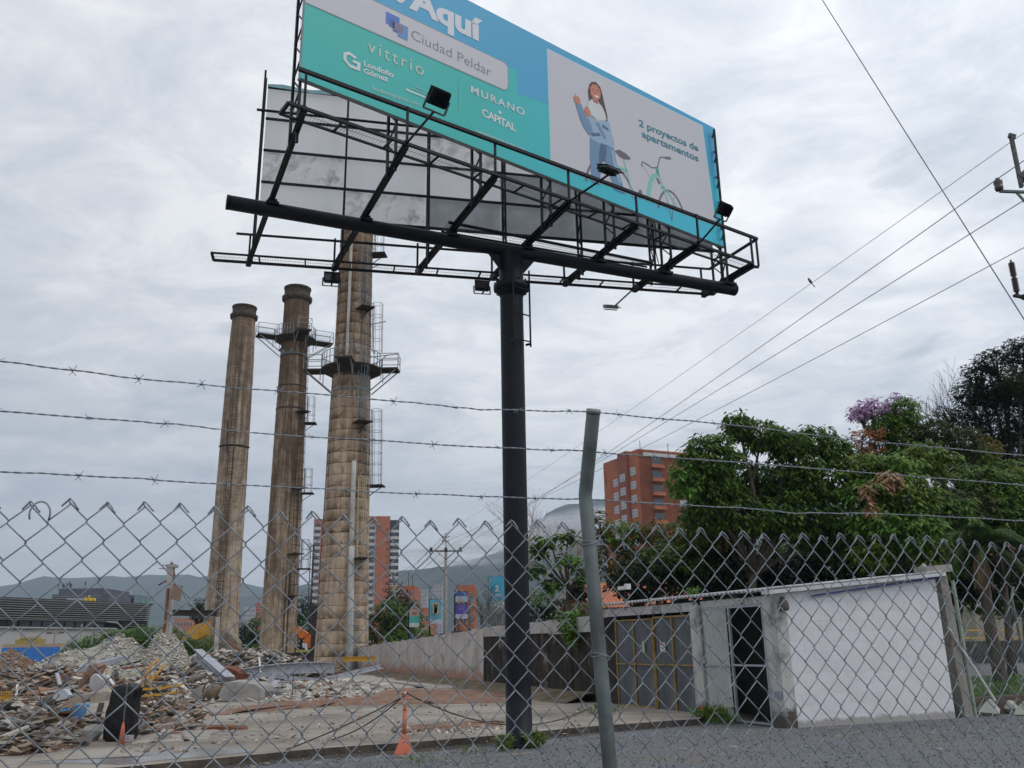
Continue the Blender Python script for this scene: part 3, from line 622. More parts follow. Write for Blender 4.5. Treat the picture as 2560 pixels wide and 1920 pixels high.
# ============================================================ NEAR FENCE
FP0 = Vector((0, 2.49, 0)); fdn = yv(66); fnn = AN
FE = thing('chain_link_fence', 'close galvanised chain link fence crossing the whole view, three barbed wires above it', 'fence', FP0)
AW, AH = .0800, .0880; TOP = 1.978
def strand(seed):
    g = random.Random(seed); n = 26; pts = []; mb = MB(); s0 = 1 if seed % 2 else -1
    for i in range(n+1):
        z = -i*AH/2; x = (-AW/4-.0012) if i % 2 == 0 else (AW/4+.0012); dz = g.uniform(-.0006, .0006); dx = g.uniform(-.0007, .0007)
        # each diagonal rises past the next strand: a flattened helix
        yo = .0036 if i % 2 == 0 else -.0036
        # rounded corner
        sgn = -1 if i % 2 == 0 else 1
        pts += [Vector((x*.90+dx, -yo*.4, z+AH*.045+dz)), Vector((x*1.0+dx, yo*.0+(.0036), z+dz)), Vector((x*.90+dx, yo*.4, z-AH*.045+dz))]
    pts = pts[1:]
    mb.tube(pts, .00178, 5); return mb, pts
strands = []
TRIM = 1.0
for v in range(4):
    mb, pts = strand(v); o = mb.build('wire', m_wire, FE, True, org=(0, 0, 0)); strands.append(o)
base = [o.data for o in strands]
cnt = 0
for o in strands: bpy.data.objects.remove(o)
def rotm(yaw): return Matrix.Rotation(-(R(yaw)-pi/2), 4, 'Z')   # local X to compass yaw
n0, n1 = -56, 92
for k in range(n0, n1):
    xk = k*AW/2+.012; mirror = (k % 2)
    o = bpy.data.objects.new('wire', base[(k*7) % 4]); COL.objects.link(o); o.parent = FE
    p = fdn*xk+Vector((0, 0, TOP+.006*sin(k*.21)++.004*sin(k*1.3)))
    o.location = p; o.rotation_euler = (R(rng.uniform(-.25, .25)), 0, -(R(66)-pi/2)); o.scale = ((-1 if mirror else 1)*rng.uniform(.985, 1.015), 1, 1)
    o.rotation_euler.y = R(rng.uniform(-.25, .25))
# knuckled tips joining each pair of wire ends
def knuckle():
    mb = MB(); mb.tube([Vector((-.013, .004, -.0135)), Vector((-.004, .003, -.0035)), Vector((.001, 0, .002)), Vector((.006, -.004, -.004)), Vector((.017, -.004, -.0175)), Vector((.021, -.003, -.022))], .0021, 5)
    mb.tube([Vector((.013, -.004, -.0115)), Vector((.004, -.002, -.001)), Vector((-.001, .001, .003)), Vector((-.006, .004, -.004)), Vector((-.015, .003, -.0165))], .0021, 5)
    return mb.build('knuckle', m_wire, FE, True, org=(0, 0, 0))
kn = knuckle(); kme = kn.data; bpy.data.objects.remove(kn)
for k in range(n0//2, n1//2):
    xk = (2*k)*AW/2+.012-AW/4
    o = bpy.data.objects.new('knuckle', kme); COL.objects.link(o); o.parent = FE
    o.location = fdn*xk+Vector((0, 0, TOP+.004+.006*sin(k*.42)+.004*sin(k*2.6))); o.rotation_euler = (0, R(rng.uniform(-5, 5)), -(R(66)-pi/2)+R(rng.uniform(-12, 12)))
# post with bent arm
p0 = G(1545, 1980, 0).xy.to_3d()
pb = VP(1463, 1240, FP0+fnn*.03, 66); pt_ = VP(1484, 1024, FP0+fnn*.13, 66); plow = VP(1525, 1920, FP0+fnn*.03, 66); dirp = (pb-plow)/(pb.z-plow.z); pg = pb-dirp*pb.z
mb = MB(); m1 = pb-dirp*.03; m2_ = pb+(pt_-pb)*.1
mb.tube([pg, m1, pb, m2_, pt_], [.0200, .0200, .0198, .0200, .0200], 20, cap=False)
mb.tube([pt_-(pt_-pb)*.05, pt_+Zv*.001], [.0206, .0206], 20); mb.build('post', m_galv, FE, True)
# barbed wire: two strands twisted, four-point barbs
def helix(P, r, pitch, ph, rw):
    out = []; L = 0
    for a, b in zip(P[:-1], P[1:]):
        d, s_, u = frame(b-a); n = max(2, int((b-a).length/(pitch/6)))
        for i in range(n):
            t = i/n; q = a.lerp(b, t); an = 2*pi*(L+(b-a).length*t)/pitch+ph; out.append(q+(s_*cos(an)+u*sin(an))*r)
        L += (b-a).length
    mb_ = MB(); return out
bm_ = MB()
for q, (ax, sg) in enumerate(((0, 1), (0, -1))):
    bm_.tube([Vector((-.006*1, 0, .004*sg)), Vector((.001*sg, .005, .002)), Vector((.002*sg, .002, -.006)), Vector((-.001*sg, -.006, -.002)), Vector((.006*sg, 0, .006)), Vector((.013*sg, .006*sg, .015))], .0011, 4)
    bm_.tube([Vector((.002*sg, 0, -.004)), Vector((-.010*sg, -.005, -.016))], .0011, 4)
bm_.v = [tuple(x*.72 for x in v_) for v_ in bm_.v]
bo = bm_.build('barb', m_wire, FE, True, org=(0, 0, 0)); bme = bo.data; bpy.data.objects.remove(bo)
for wi, (pxs, q) in enumerate((([(-300, 868), (0, 902), (300, 941), (600, 970), (1000, 1003), (1200, 1024), (1464, 1029), (1850, 1064), (2100, 1096), (2560, 1139), (2900, 1176)], .10),
                 ([(-300, 1000), (0, 1028), (300, 1050), (470, 1063), (600, 1080), (1200, 1117), (1460, 1128), (1850, 1157), (2560, 1213), (2900, 1240)], .065),
                 ([(-300, 1165), (0, 1180), (300, 1193), (600, 1213), (1200, 1241), (1456, 1248), (1850, 1270), (1990, 1283), (2200, 1284), (2560, 1302), (2900, 1322)], .025))):
    pts = [VP(a, b, FP0+fnn*q, 66) for a, b in pxs]
    dn = []
    for a, b in zip(pts[:-1], pts[1:]):
        for i in range(6): dn.append(a.lerp(b, i/6)+Zv*rng.uniform(-.0016, .0016))
    dn.append(pts[-1]); mb = MB()
    for ph in (0, pi): mb.tube(helix(dn, .0012, .05, ph, .0012), .0012, 4)
    bw = mb.build('barbed_wire', m_wire, FE, True)
    L = 0; nxt = .05
    for a, b in zip(dn[:-1], dn[1:]):
        l = (b-a).length
        while nxt < L+l:
            inst_p = a.lerp(b, (nxt-L)/l); o = bpy.data.objects.new('barb', bme); COL.objects.link(o); o.parent = bw; o.location = inst_p-Vector(WORG[bw.name])
            o.rotation_euler = (rng.uniform(0, 6.3), rng.uniform(-.3, .3), -(R(66)-pi/2)+rng.uniform(-.3, .3)); nxt += rng.uniform(.14, .20)
        L += l
c = VP(103, 1262, FP0, 66); mb = MB(); mb.tube([c+fdn*(.021*cos(a))+Zv*(.030*sin(a)-.022)+fnn*.004*cos(a*2) for a in [R(-25+230*i/12) for i in range(13)]], .0021, 6); mb.build('wire_loop', m_wire, FE, True)
mb = MB()   # loops of tie wire around the post
for z in (TOP-.055, TOP-.36, TOP-.68):
    c = pg+dirp*z
    mb2 = MB(); mb2.tube([c+Vector((cos(a)*.026, sin(a)*.026, .006*sin(a*1.5+z*9))) for a in [i*2*pi/12 for i in range(22)]], .0013, 4); mb2.build('tie_wire', m_wire, FE, True)

# ============================================================ WHITE GUARD HOUSE
K = Vector((5.15, 18.1, 0)); da = yv(68); db = yv(-24); na = Vector((da.y, -da.x, 0)); nb = Vector((db.y, -db.x, 0))*-1
nb = Vector((-db.y, db.x, 0))   # outward of the gate side (to the left)
GH = thing('guard_house', 'low whitewashed block hut with a sloping roof, dark doorway and corrugated gates', 'hut', K)
rz = lambda a: 2.57+.087*max(a, -.3)
LA = 4.36
# backing wall and blocks, front face A
mb = MB(); mb.prism([(.02, 0), (LA, 0), (LA, rz(LA)-.02), (.02, rz(0)-.02)], K-na*.008, da, Zv, -na, .14); mb.build('wall', m_white, GH)
def blockmesh(w, h, cut=None):
    b = MB(); e = .003; vs = [(-w/2, 0, 0), (w/2, 0, 0), (w/2, 0, h), (-w/2, 0, h), (-w/2+e, -.002, e), (w/2-e, -.002, e), (w/2-e, -.002, h-e), (-w/2+e, -.002, h-e)]
    b.add(vs, [(4, 5, 6, 7), (0, 1, 5, 4), (1, 2, 6, 5), (2, 3, 7, 6), (3, 0, 4, 7)]); return b
row = .2; gap = .002; bcol = [mat('white_block_paint_%s' % s_, tuple(v*f for v in (.65, .65, .67)), tuple(v*f for v in (.72, .72, .74)), 5, .85, bump=.3, bscale=45, dirt=(.50, .49, .48), dscale=1.2, dlo=.62, dhi=.9, splash=((.36, .34, .32), .13)) for s_, f in (('clean', 1.), ('plain', .97), ('worn', .93))]
full = [blockmesh(.4-gap, row-gap).build('block', m_, None, org=(0, 0, 0)).data for m_ in bcol]
for o in [o for o in bpy.data.objects if o.name.startswith('block')]: bpy.data.objects.remove(o)
cache = {}
for i in range(16):
    z = i*row+.003; x = .03-(.2 if i % 2 else 0)
    while x < LA:
        x0, x1 = max(x, .03), min(x+.4, LA); xm = (x0+x1)/2; ztop = min(z+row, rz(x0)-.05); w, h = x1-x0-gap, ztop-z-gap
        if w > .05 and h > .03:
            j = rng.choice((0, 0, 1, 1, 2))
            if abs(w-(.4-gap)) < .01 and abs(h-(row-gap)) < .01: me = full[j]
            else:
                o_ = blockmesh(w, h).build('block', bcol[j], None, org=(0, 0, 0)); me = o_.data; bpy.data.objects.remove(o_)
            o = bpy.data.objects.new('block', me); COL.objects.link(o); o.parent = GH; o.location = K+da*xm+Zv*z+na*(.001+rng.uniform(0, .0015))-na*.008-K; o.rotation_euler = (0, 0, -(R(68)-pi/2))
        x += .4
# gate side B parts. t measured from K along db
def PBt(t, z, o=0.): return K+db*t+Zv*z+nb*o
m_colp = mat('dirty_white_render', (.38, .37, .36), (.56, .55, .54), 1.6, .9, bump=.3, bscale=30, stretch=(1, 1, .3), dirt=(.09, .08, .07), dscale=1.7, dlo=.50, dhi=.68, splash=((.08, .072, .06), .34))
mb = MB(); mb.prism([(-.02, 0), (.36, 0), (.36, 2.5), (-.02, 2.5)], PBt(0, 0, .0), db, Zv, -nb, .28); mb.build('pillar', m_colp, GH)
mb = MB(); mb.prism([(2.50, 0), (2.85, 0), (2.85, 2.42), (2.50, 2.42)], PBt(0, 0, .05), db, Zv, -nb, .3); mb.build('pillar', m_colp, GH)
mb = MB(); mb.prism([(.362, 2.36), (2.498, 2.36), (2.498, 2.50), (.362, 2.50)], PBt(0, 0, -.01), db, Zv, -nb, .16); mb.build('lintel', m_colp, GH)
mb = MB(); mb.prism([(2.852, 2.30), (7.0, 2.30), (7.0, 2.50), (2.852, 2.50)], PBt(0, 0, -.05), db, Zv, -nb, .16); mb.build('lintel', m_colp, GH)
# interior back walls (dark room)
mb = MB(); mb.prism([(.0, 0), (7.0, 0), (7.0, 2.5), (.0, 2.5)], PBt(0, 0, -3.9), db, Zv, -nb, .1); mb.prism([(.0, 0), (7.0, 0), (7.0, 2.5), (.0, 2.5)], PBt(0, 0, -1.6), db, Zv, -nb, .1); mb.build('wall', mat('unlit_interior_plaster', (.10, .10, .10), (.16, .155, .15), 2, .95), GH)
mb = MB(); mb.prism([(.15, 0), (4.1, 0), (4.1, 2.85), (.15, 2.52)], PBt(7.0, 0, 0)+Vector((0, 0, 0)), -nb, Zv, -db, .12); mb.build('wall', m_colp, GH)
mb = MB(); mb.prism([(.14, 0), (7.0, 0), (7.0, 2.9), (.14, 2.9)], PBt(0, 0, 0)+da*(LA-.14), db, Zv, da, .13); mb.build('wall', m_colp, GH)
# corrugated zinc roof following the slope, scalloped edge on the gate side
m_zinc = mat('weathered_zinc_roofing', (.42, .44, .46), (.55, .57, .59), 4, .6, .1, bump=.2, dirt=(.16, .15, .14), dscale=2, dlo=.5, dhi=.7)
def corr(mb, O, X, Y, nrm, w, l, pitch=.076, amp=.012, seg=4, ny=1, mi=0, col=None, sag=0):
    n = int(w/pitch*seg); vs = []
    for j in range(ny+1):
        for i in range(n+1):
            a = 2*pi*i/seg; vs.append(O+X*(w*i/n)+Y*(l*j/ny)+nrm*(amp*cos(a)-sag*4*(j/ny)*(1-j/ny)))
    mb.add(vs, [(j*(n+1)+i, j*(n+1)+i+1, (j+1)*(n+1)+i+1, (j+1)*(n+1)+i) for j in range(ny) for i in range(n)], mi, col)
sl = (da+Zv*.087).normalized(); rnm = db.cross(sl).normalized()
if rnm.z < 0: rnm = -rnm
for i in range(8):   # separate roof sheets along the gate side
    mb = MB(); t0 = .9*i-.15; corr(mb, PBt(t0, 2.60, .14)-sl*0+rnm*(.006*(i % 2)), db, sl, rnm, .95, 4.55, pitch=.146, amp=.024); o = mb.build('roof_sheet', m_zinc, GH, True); o.modifiers.new('thickness', 'SOLIDIFY').thickness = .014
mb = MB()
for a in (0, 1):
    P1 = K+na*.10+Zv*(rz(-.3)+.0)-da*.3; P2 = K+na*.10+da*4.5+Zv*(rz(4.5)+.0)
mb.bar(P1+Zv*.0, P2, .16, .075); mb.build('fascia', mat('pale_roof_edge', (.50, .50, .52), (.60, .60, .62), 3, .7, dirt=(.25, .24, .23), dscale=2, dlo=.55, dhi=.7), GH)
mb = MB(); mb.bar(P1-Zv*.055+na*-.03+da*1.2, P2-Zv*.055+na*-.03, .03, .035); mb.build('trim_strip', mat('blue_painted_strip', (.05, .07, .22), rough=.6), GH)
mb = MB(); mb.box(K+da*4.45-na*.1+Zv*(rz(4.45)+.12), (.75, .35, .16), (sl, db, rnm)); mb.rock(K+da*4.2+Zv*(rz(4.2)+.16)-na*.1, .2); mb.build('broken_coping', m_conc, GH)
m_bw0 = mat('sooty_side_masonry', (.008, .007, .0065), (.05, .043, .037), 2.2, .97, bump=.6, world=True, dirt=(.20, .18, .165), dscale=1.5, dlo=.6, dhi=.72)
# door frame, corrugated leaf, dark opening cross rail
m_frm = mat('grey_galvanised_frame', (.30, .33, .35), (.38, .41, .43), 6, .5, .4)
mb = MB()
for t in (.39, 1.50, 2.42): mb.bar(PBt(t, .03, -.02), PBt(t, 2.34, -.02), .05, .05, up=nb)
mb.bar(PBt(.365, 2.33, -.02), PBt(2.445, 2.33, -.02), .05, .05); mb.bar(PBt(.415, 1.15, -.02), PBt(1.475, 1.15, -.02), .04, .04); mb.bar(PBt(.415, .05, -.02), PBt(1.475, .05, -.02), .04, .04); mb.build('door_frame', m_frm, GH)
m_leaf = mat('pale_corrugated_door_steel', (.36, .38, .37), (.48, .50, .49), 2, .6, .1, stretch=(1, 1, .25), dirt=(.24, .24, .14), dscale=1.2, dlo=.5, dhi=.8)
mb = MB()
corr(mb, PBt(1.55, .10, .0), db, Zv, nb, .84, 2.2, pitch=.10, amp=.024); d_ = mb.build('door_leaf', m_leaf, GH, True)
mb = MB(); mb.bar(PBt(1.52, 1.14, .03), PBt(2.4, 1.14, .03), .035, .035); mb.build('rail', m_frm, d_)
mb = MB(); mb.bar(PBt(1.58, .50, .05), PBt(1.80, .50, .05), .03, .03); mb.build('bolt', m_frm, d_)
mb = MB(); mb.box(PBt(2.47, 1.22, .03), (.16, .06, .10), (db, nb, Zv)); mb.tube([PBt(2.5, 2.0, .04), PBt(2.44, 1.6, .06), PBt(2.47, 1.25, .06)], .012, 5); mb.build('lock_box', m_frm, GH)
mb = MB(); mb.prism([(2.0, .18), (2.78, .18), (2.78, .27), (2.0, .27)], PBt(0, 0, .06), db, Zv, nb, .01); mb.build('painted_board', mat('orange_red_paint', (.55, .10, .04), rough=.7), GH)
mb = MB(); mb.prism([(2.02, .02), (2.80, .02), (2.80, .175), (2.02, .175)], PBt(0, 0, .06), db, Zv, nb, .01); mb.build('painted_board', m_colp, GH)
# yellow framed double gate, four sheets, ajar and sagging
GT = [6.28, 5.42, 4.50, 3.66, 2.88]
m_gsheet = mat('grey_corrugated_gate_sheet', (.085, .095, .108), (.17, .185, .20), 1.6, .5, .4, stretch=(1, 1, .2), bump=.15, dirt=(.09, .09, .095), dscale=2, dlo=.5, dhi=.7)
m_gy = mat('rusty_yellow_gate_frame', (.25, .16, .05), (.34, .23, .07), 6, .7, dirt=(.14, .07, .03), dscale=5, dlo=.5, dhi=.65)
leafN = []
for L_ in ((6.28, 4.53), (4.47, 2.88)):
    tm = sum(L_)/2; b_ = MB(); z0 = .14 if L_[0] > 5 else .10; z1 = 2.18 if L_[0] > 5 else 2.21
    for t in L_+(tm,): b_.bar(PBt(t, z0, .0), PBt(t, z1, .0), .034, .04, up=nb)
    for z in (z0, 1.12, z1): b_.bar(PBt(L_[0], z, .012), PBt(L_[1], z, .012), .03, .034)
    fr = b_.build('gate_leaf', m_gy, GH)
    for a, b in ((L_[0], tm), (tm, L_[1])):
        c_ = MB(); corr(c_, PBt(b+.02, z0+.01, -.035), db, Zv, nb, a-b-.04, z1-z0-.02, pitch=.09, amp=.016); c_.build('corrugated_sheet', m_gsheet, fr, True)
m_sign = mat('small_sign_white', (.55, .54, .52), rough=.6); m_red = mat('sign_red_print', (.50, .03, .02), rough=.6)
mb = MB(); mb.prism([(0, 0), (.22, .03), (.22, .24), (0, .22)], PBt(3.98, 1.40, .012), db, Zv, nb, .006); sg = mb.build('sign', m_sign, GH)
mb = MB(); mb.prism([(.03, .155), (.20, .17), (.20, .21), (.03, .195)], PBt(3.98, 1.40, .019), db, Zv, nb, .003); mb.build('print_bar', m_red, sg)
mb = MB(); mb.prism([(.04, .05), (.17, .11), (.17, .13), (.04, .07)], PBt(3.98, 1.40, .019), db, Zv, nb, .003); mb.build('print_bar', m_blk, sg)
mb = MB(); mb.prism([(0, 0), (.10, .0), (.10, .27), (0, .25)], PBt(4.90, 1.40, .012), db, Zv, nb, .006); mb.build('sign', mat('small_sign_yellowed', (.42, .42, .28), rough=.6), GH)
mb = MB(); mb.lathe(K+na*.06+da*.18+Zv*2.2, [(.09, 0), (.11, .05), (.10, .16), (.05, .22), (.04, .27)], 12); mb.build('outdoor_lamp', mat('rusted_lamp_housing', (.10, .09, .085), rough=.8), GH, True)
mb = MB(); mb.box(K+na*.05+Zv*.62+da*-.0-Vector((0, 0, 0))+db*.14+nb*.05, (.16, .03, .12), (db, nb, Zv)); mb.build('switch_box', mat('faded_blue_grey_plastic', (.22, .26, .33), rough=.6), GH)
for t0_, t1_ in ((6.34, 7.0), (7.003, 8.1)):
    mb = MB(); mb.prism([(t0_, -.1), (t1_, -.1), (t1_, 2.28), (t0_, 2.28)], PBt(0, 0, -.07), db, Zv, -nb, .12); mb.build('side_wall', m_bw0, GH)
# security camera on the roof, potted plant on the roof
SC = thing('security_camera', 'white security camera on a short black pole above the left end of the zinc roof', 'camera', PBt(6.05, 2.6, -.2))
mb = MB(); mb.tube([PBt(6.05, 2.6, -.2), PBt(6.05, 3.0, -.2)], .03, 8); mb.build('pole', m_black, SC)
mb = MB(); c = PBt(6.05, 3.02, -.2); mb.box(c+db*.12, (.34, .10, .09), (db, nb, Zv)); mb.box(c-db*.14+Zv*.02, (.14, .12, .14), (db, nb, Zv)); mb.build('camera_body', m_wht, SC)

# ============================================================ PERIMETER WALL, stained block part then ribbed slabs
PW = thing('perimeter_wall', 'long grimy boundary wall, black stained near part and pinkish ribbed slabs beyond', 'wall', W0)
m_bw = mat('black_stained_masonry', (.006, .0055, .005), (.055, .046, .038), 1.9, .97, stretch=(1.6, 1.6, .8), bump=.7, bscale=12, detail=9, lo=.3, hi=.72, world=True, dirt=(.22, .18, .145), dscale=1.6, dlo=.58, dhi=.72)
m_pw = mat('pale_cracked_wall_cap', (.34, .32, .30), (.47, .45, .43), 2, .92, bump=.5, bscale=20, dirt=(.10, .09, .08), dscale=1.6, dlo=.55, dhi=.75, world=True)
m_rib = mat('pinkish_prefab_wall', (.36, .31, .28), (.50, .46, .43), 1.1, .93, stretch=(1, 1, .3), bump=.3, bscale=16, world=True, dirt=(.15, .13, .11), dscale=1.1, dlo=.55, dhi=.75, splash=((.33, .19, .14), .75))
def PWt(t, z, o=0.): return W0+wd*t+Zv*z+wn*o
x = 0.0; i = 0
zt = lambda t: 2.36-.011*t if t < 10 else 2.25-.024*(t-10)
while x < 9.7:
    w = 1.6; x1 = min(x+w, 9.75); mb = MB(); top = 1.93+rng.uniform(-.03, .03)
    mb.prism([(x+.006, 0), (x1-.006, 0), (x1-.006, top), (x+.006, top)], PWt(0, 0, -.02+rng.uniform(-.01, .01)), wd, Zv, -wn, .2); mb.build('stained_panel', m_bw, PW)
    mb = MB(); mb.prism([(x+.003, top+.003), (x1-.003, top+.003), (x1-.003, zt(x1)+rng.uniform(-.02, .02)), (x+.003, zt(x)+rng.uniform(-.02, .02))], PWt(0, 0, .03), wd, Zv, -wn, .22); mb.build('cap_panel', m_pw, PW); x = x1
x = 9.76
while x < 42:
    w = 1.02; x1 = x+w; mb = MB(); top = zt((x+x1)/2)+rng.uniform(-.03, .02); e = .05
    mb.prism([(x+.005, 0), (x1-.005, 0), (x1-.005, top), (x+.005, top+rng.uniform(-.02, .02))], PWt(0, 0, 0), wd, Zv, -wn, .10); mb.build('wall_slab', m_rib, PW); x = x1
m_moss = mat('mossy_wall_top', (.03, .03, .022), (.08, .085, .05), 5, .95, bump=1)
for i in range(28):
    x = rng.uniform(1, 36); t_ = rng.uniform(.3, 1.2); mb = MB(); mb.box(PWt(x, zt(x)+.0, -.05), (t_, .14, .03+rng.random()*.03), (wd, wn, Zv)); mb.build('moss_patch', m_moss, PW)
# ============================================================ CHIMNEYS
def chim_mat(name, a, b, st, ring=True, amt=(.45, .62)):
    M = bpy.data.materials.new(name); M.use_nodes = True; t = M.node_tree; bs = t.nodes['Principled BSDF']; bs.inputs['Roughness'].default_value = .93; bs.inputs['Specular IOR Level'].default_value = .2
    pos = N(t, 'ShaderNodeNewGeometry').outputs['Position']; tcc = N(t, 'ShaderNodeTexCoord').outputs['Object']
    c0 = ramp(t, noise(t, pos, .8, 8, .65, .3), [(.35, a), (.65, b)])
    mpp = N(t, 'ShaderNodeMapping'); mpp.inputs['Scale'].default_value = (1.8, 1.8, .10); t.links.new(pos, mpp.inputs[0])
    f1 = noise(t, mpp.outputs[0], 1.3, 7, .7, .4); sz = N(t, 'ShaderNodeSeparateXYZ'); t.links.new(pos, sz.inputs[0])
    hgt = mth('MULTIPLY', sz.outputs[2], .0062, t); f1b = mth('ADD', f1, hgt, t)
    m1 = N(t, 'ShaderNodeMixRGB'); t.links.new(ramp(t, f1b, [(amt[0], (0, 0, 0)), (amt[1], (.85,)*3)]), m1.inputs[0]); t.links.new(c0, m1.inputs[1]); m1.inputs[2].default_value = (*st, 1)
    m2 = N(t, 'ShaderNodeMixRGB'); f2 = noise(t, pos, 1.1, 8, .7, .8); so_ = N(t, 'ShaderNodeSeparateXYZ'); t.links.new(tcc, so_.inputs[0])
    low = mth('SUBTRACT', 1.0, mth('MULTIPLY', so_.outputs[2], 1.5, t), t, True); f3 = mth('MULTIPLY', ramp(t, f2, [(.44, (0, 0, 0)), (.58, (1, 1, 1))]), low if ring else .45, t)
    t.links.new(mth('MULTIPLY', f3, .95, t), m2.inputs[0]); t.links.new(m1.outputs[0], m2.inputs[1]); m2.inputs[2].default_value = (.055, .035, .02, 1)
    t.links.new(m2.outputs[0], bs.inputs['Base Color']); bn = N(t, 'ShaderNodeBump'); bn.inputs['Strength'].default_value = .5; bn.inputs['Distance'].default_value = .04; t.links.new(noise(t, pos, 6, 8, .7), bn.inputs['Height']); t.links.new(bn.outputs[0], bs.inputs['Normal'])
    return M
m_ch3 = chim_mat('banded_tan_concrete', (.40, .295, .21), (.53, .42, .32), (.14, .085, .052), amt=(.47, .73))
m_ch2 = chim_mat('smoke_streaked_concrete', (.37, .27, .19), (.48, .375, .28), (.07, .045, .03), ring=False, amt=(.46, .67))
m_ch1 = chim_mat('dusty_beige_concrete', (.41, .325, .245), (.52, .43, .34), (.14, .095, .065), ring=False, amt=(.50, .74))
m_soot = mat('sooty_cap_concrete', (.035, .03, .027), (.09, .07, .055), 3, .95, bump=.4)
m_dsteel = mat('dark_corroded_steel', (.025, .022, .02), (.07, .055, .045), 3, .85)
m_lgr = mat('light_grey_handrail', (.16, .175, .19), (.24, .255, .27), 4, .6)
m_cage = mat('blue_grey_ladder_paint', (.13, .18, .21), (.20, .26, .29), 4, .6); m_cream = mat('cream_ladder_paint', (.42, .37, .25), (.5, .45, .32), 4, .6)
def chimney(name, label, X, Y, prof, rh, M, bulge, top_z, base_z=-.5, gr=.03):
    T = thing('chimney', label, 'chimney', (X, Y, base_z)); rf = lambda z: float(np.interp(z, [p[0] for p in prof], [p[1] for p in prof]))
    z = base_z
    while z < top_z-.01:
        z1 = min(z+rh, top_z); r0, r1 = rf(z), rf(z1); mb = MB(); h = z1-z; j = rng.uniform(-.006, .006)
        mb.lathe((X, Y, z), [(r0-gr, .0), (r0+bulge*.9+j, .018), (r0*.6+r1*.4+bulge+j, h*.35), (r0*.25+r1*.75+bulge*.7+j, h*.75), (r1+bulge*.2+j, h-.018), (r1-gr, h)], 32, cap=False); mb.build('concrete_ring', M, T, True, org=(X, Y, z), sharp=25); z = z1
    return T, rf
def cpt(X, Y, r, phi, z): return Vector((X+r*sin(R(phi)), Y-r*cos(R(phi)), z))
def cage(T, X, Y, rf, phi, z0, z1, M, floor=True, caged=True, off=.18):
    nrm = Vector((sin(R(phi)), -cos(R(phi)), 0)); mb = MB(); s_ = nrm.cross(Zv)
    for q in (-.22, .22): mb.tube([cpt(X, Y, rf(z0)+off, phi, z0)+s_*q, cpt(X, Y, rf(z1)+off, phi, z1)+s_*q], .03, 5)
    k = int((z1-z0)/.33)
    for i in range(k): z = z0+(i+.5)*(z1-z0)/k; c = cpt(X, Y, rf(z)+off, phi, z); mb.tube([c-s_*.22, c+s_*.22], .018, 4)
    o = mb.build('ladder', M, T)
    if caged:
        mb = MB(); nh = max(2, int((z1-z0)/.75)); arcs = []
        for i in range(nh+1):
            z = z0+(z1-z0)*i/nh; c = cpt(X, Y, rf(z)+off, phi, z); pts = [c+s_*(.36*sin(a))+nrm*(.36-.36*cos(a)+.0) for a in [R(-150+300*j/9+0)*1.0 for j in range(10)]]
            pts = [c+s_*(.37*cos(a))+nrm*(.30+.40*sin(a)) for a in [pi*(-.35)+pi*1.7*j/9 for j in range(10)]]; mb.tube(pts, .016, 4); arcs.append(pts)
        for j in (1, 3, 4, 5, 6, 8): mb.tube([a[j] for a in arcs], .013, 4)
        mb.build('safety_cage', M, o)
    if floor:
        c = cpt(X, Y, rf(z0)+.5, phi, z0); f = MB(); f.box(c, (1.0, 1.1, .08), (s_, nrm, Zv)); f.bar(c+nrm*.5, cpt(X, Y, rf(z0), phi, z0-.7), .05, .05); f.build('landing', m_dsteel, T)
def handrail(mb, pts, z, h=1.05, closed=False):
    P = [Vector((p.x, p.y, z)) for p in pts]
    for p in P: mb.tube([p, p+Zv*h], .03, 4)
    for q in (h, h*.52): mb.tube([p+Zv*q for p in P]+([P[0]+Zv*q] if closed else []), .028, 4)
def platform(T, X, Y, rf, z, rd_, boxes, L, w, M=m_dsteel):
    c = Vector((X, Y, z)); r = rf(z); mb = MB(); n = 28
    mb.lathe((X, Y, z), [(r-.02, 0), (rd_, 0), (rd_, .12), (r-.02, .12)], n, cap=False); mb.lathe((X, Y, z-.42), [(r+.04, 0), (rd_*.6+r*.3, .16), (rd_-.10, .40)], n, cap=False)
    for b in boxes:
        d = Vector((sin(R(b)), -cos(R(b)), 0)); mb.box(c+d*(rd_*.8+(L-rd_*.8)/2)+Zv*.05, (L-rd_*.8, w, .12), (d, Vector((-d.y, d.x, 0)), Zv))
    mb.build('deck', M, T); hr = MB()
    for b in boxes:
        d = Vector((sin(R(b)), -cos(R(b)), 0)); s_ = Vector((-d.y, d.x, 0)); rr = sqrt(rd_**2-(w/2)**2)
        handrail(hr, [c+d*rr+s_*(w/2), c+d*L+s_*(w/2), c+d*L-s_*(w/2), c+d*rr-s_*(w/2)], z+.1)
    bs = sorted(boxes); ha = degrees(math.asin(w/2/rd_))
    for i, b in enumerate(bs):
        e = bs[(i+1) % len(bs)]+(360 if i == len(bs)-1 else 0); a0, a1 = b+ha, e-ha
        handrail(hr, [cpt(X, Y, rd_, a0+(a1-a0)*j/6, 0) for j in range(7)], z+.1)
    hr.build('handrail', m_lgr, T); br = MB()
    for b in boxes:
        d = Vector((sin(R(b)), -cos(R(b)), 0)); s_ = Vector((-d.y, d.x, 0))
        for q in (-.45, .45): br.bar(c+d*(L-.15)+s_*q*w*.9, c+d*(rf(z-1.6)+.02)+s_*q*w*.9-Zv*1.6, .07, .07); br.bar(c+d*rd_+s_*q*w*.9, c+d*rd_+s_*q*w*.9-Zv*.75, .05, .05)
    br.build('bracket', m_lgr, T)
    cr = MB(); cr.lathe((X, Y, z-1.75), [(rf(z)+.03, 0), (rf(z)+.06, .05), (rf(z)+.06, .22), (rf(z)+.03, .27)], n, cap=False); cr.build('clamp_band', m_galv, T)
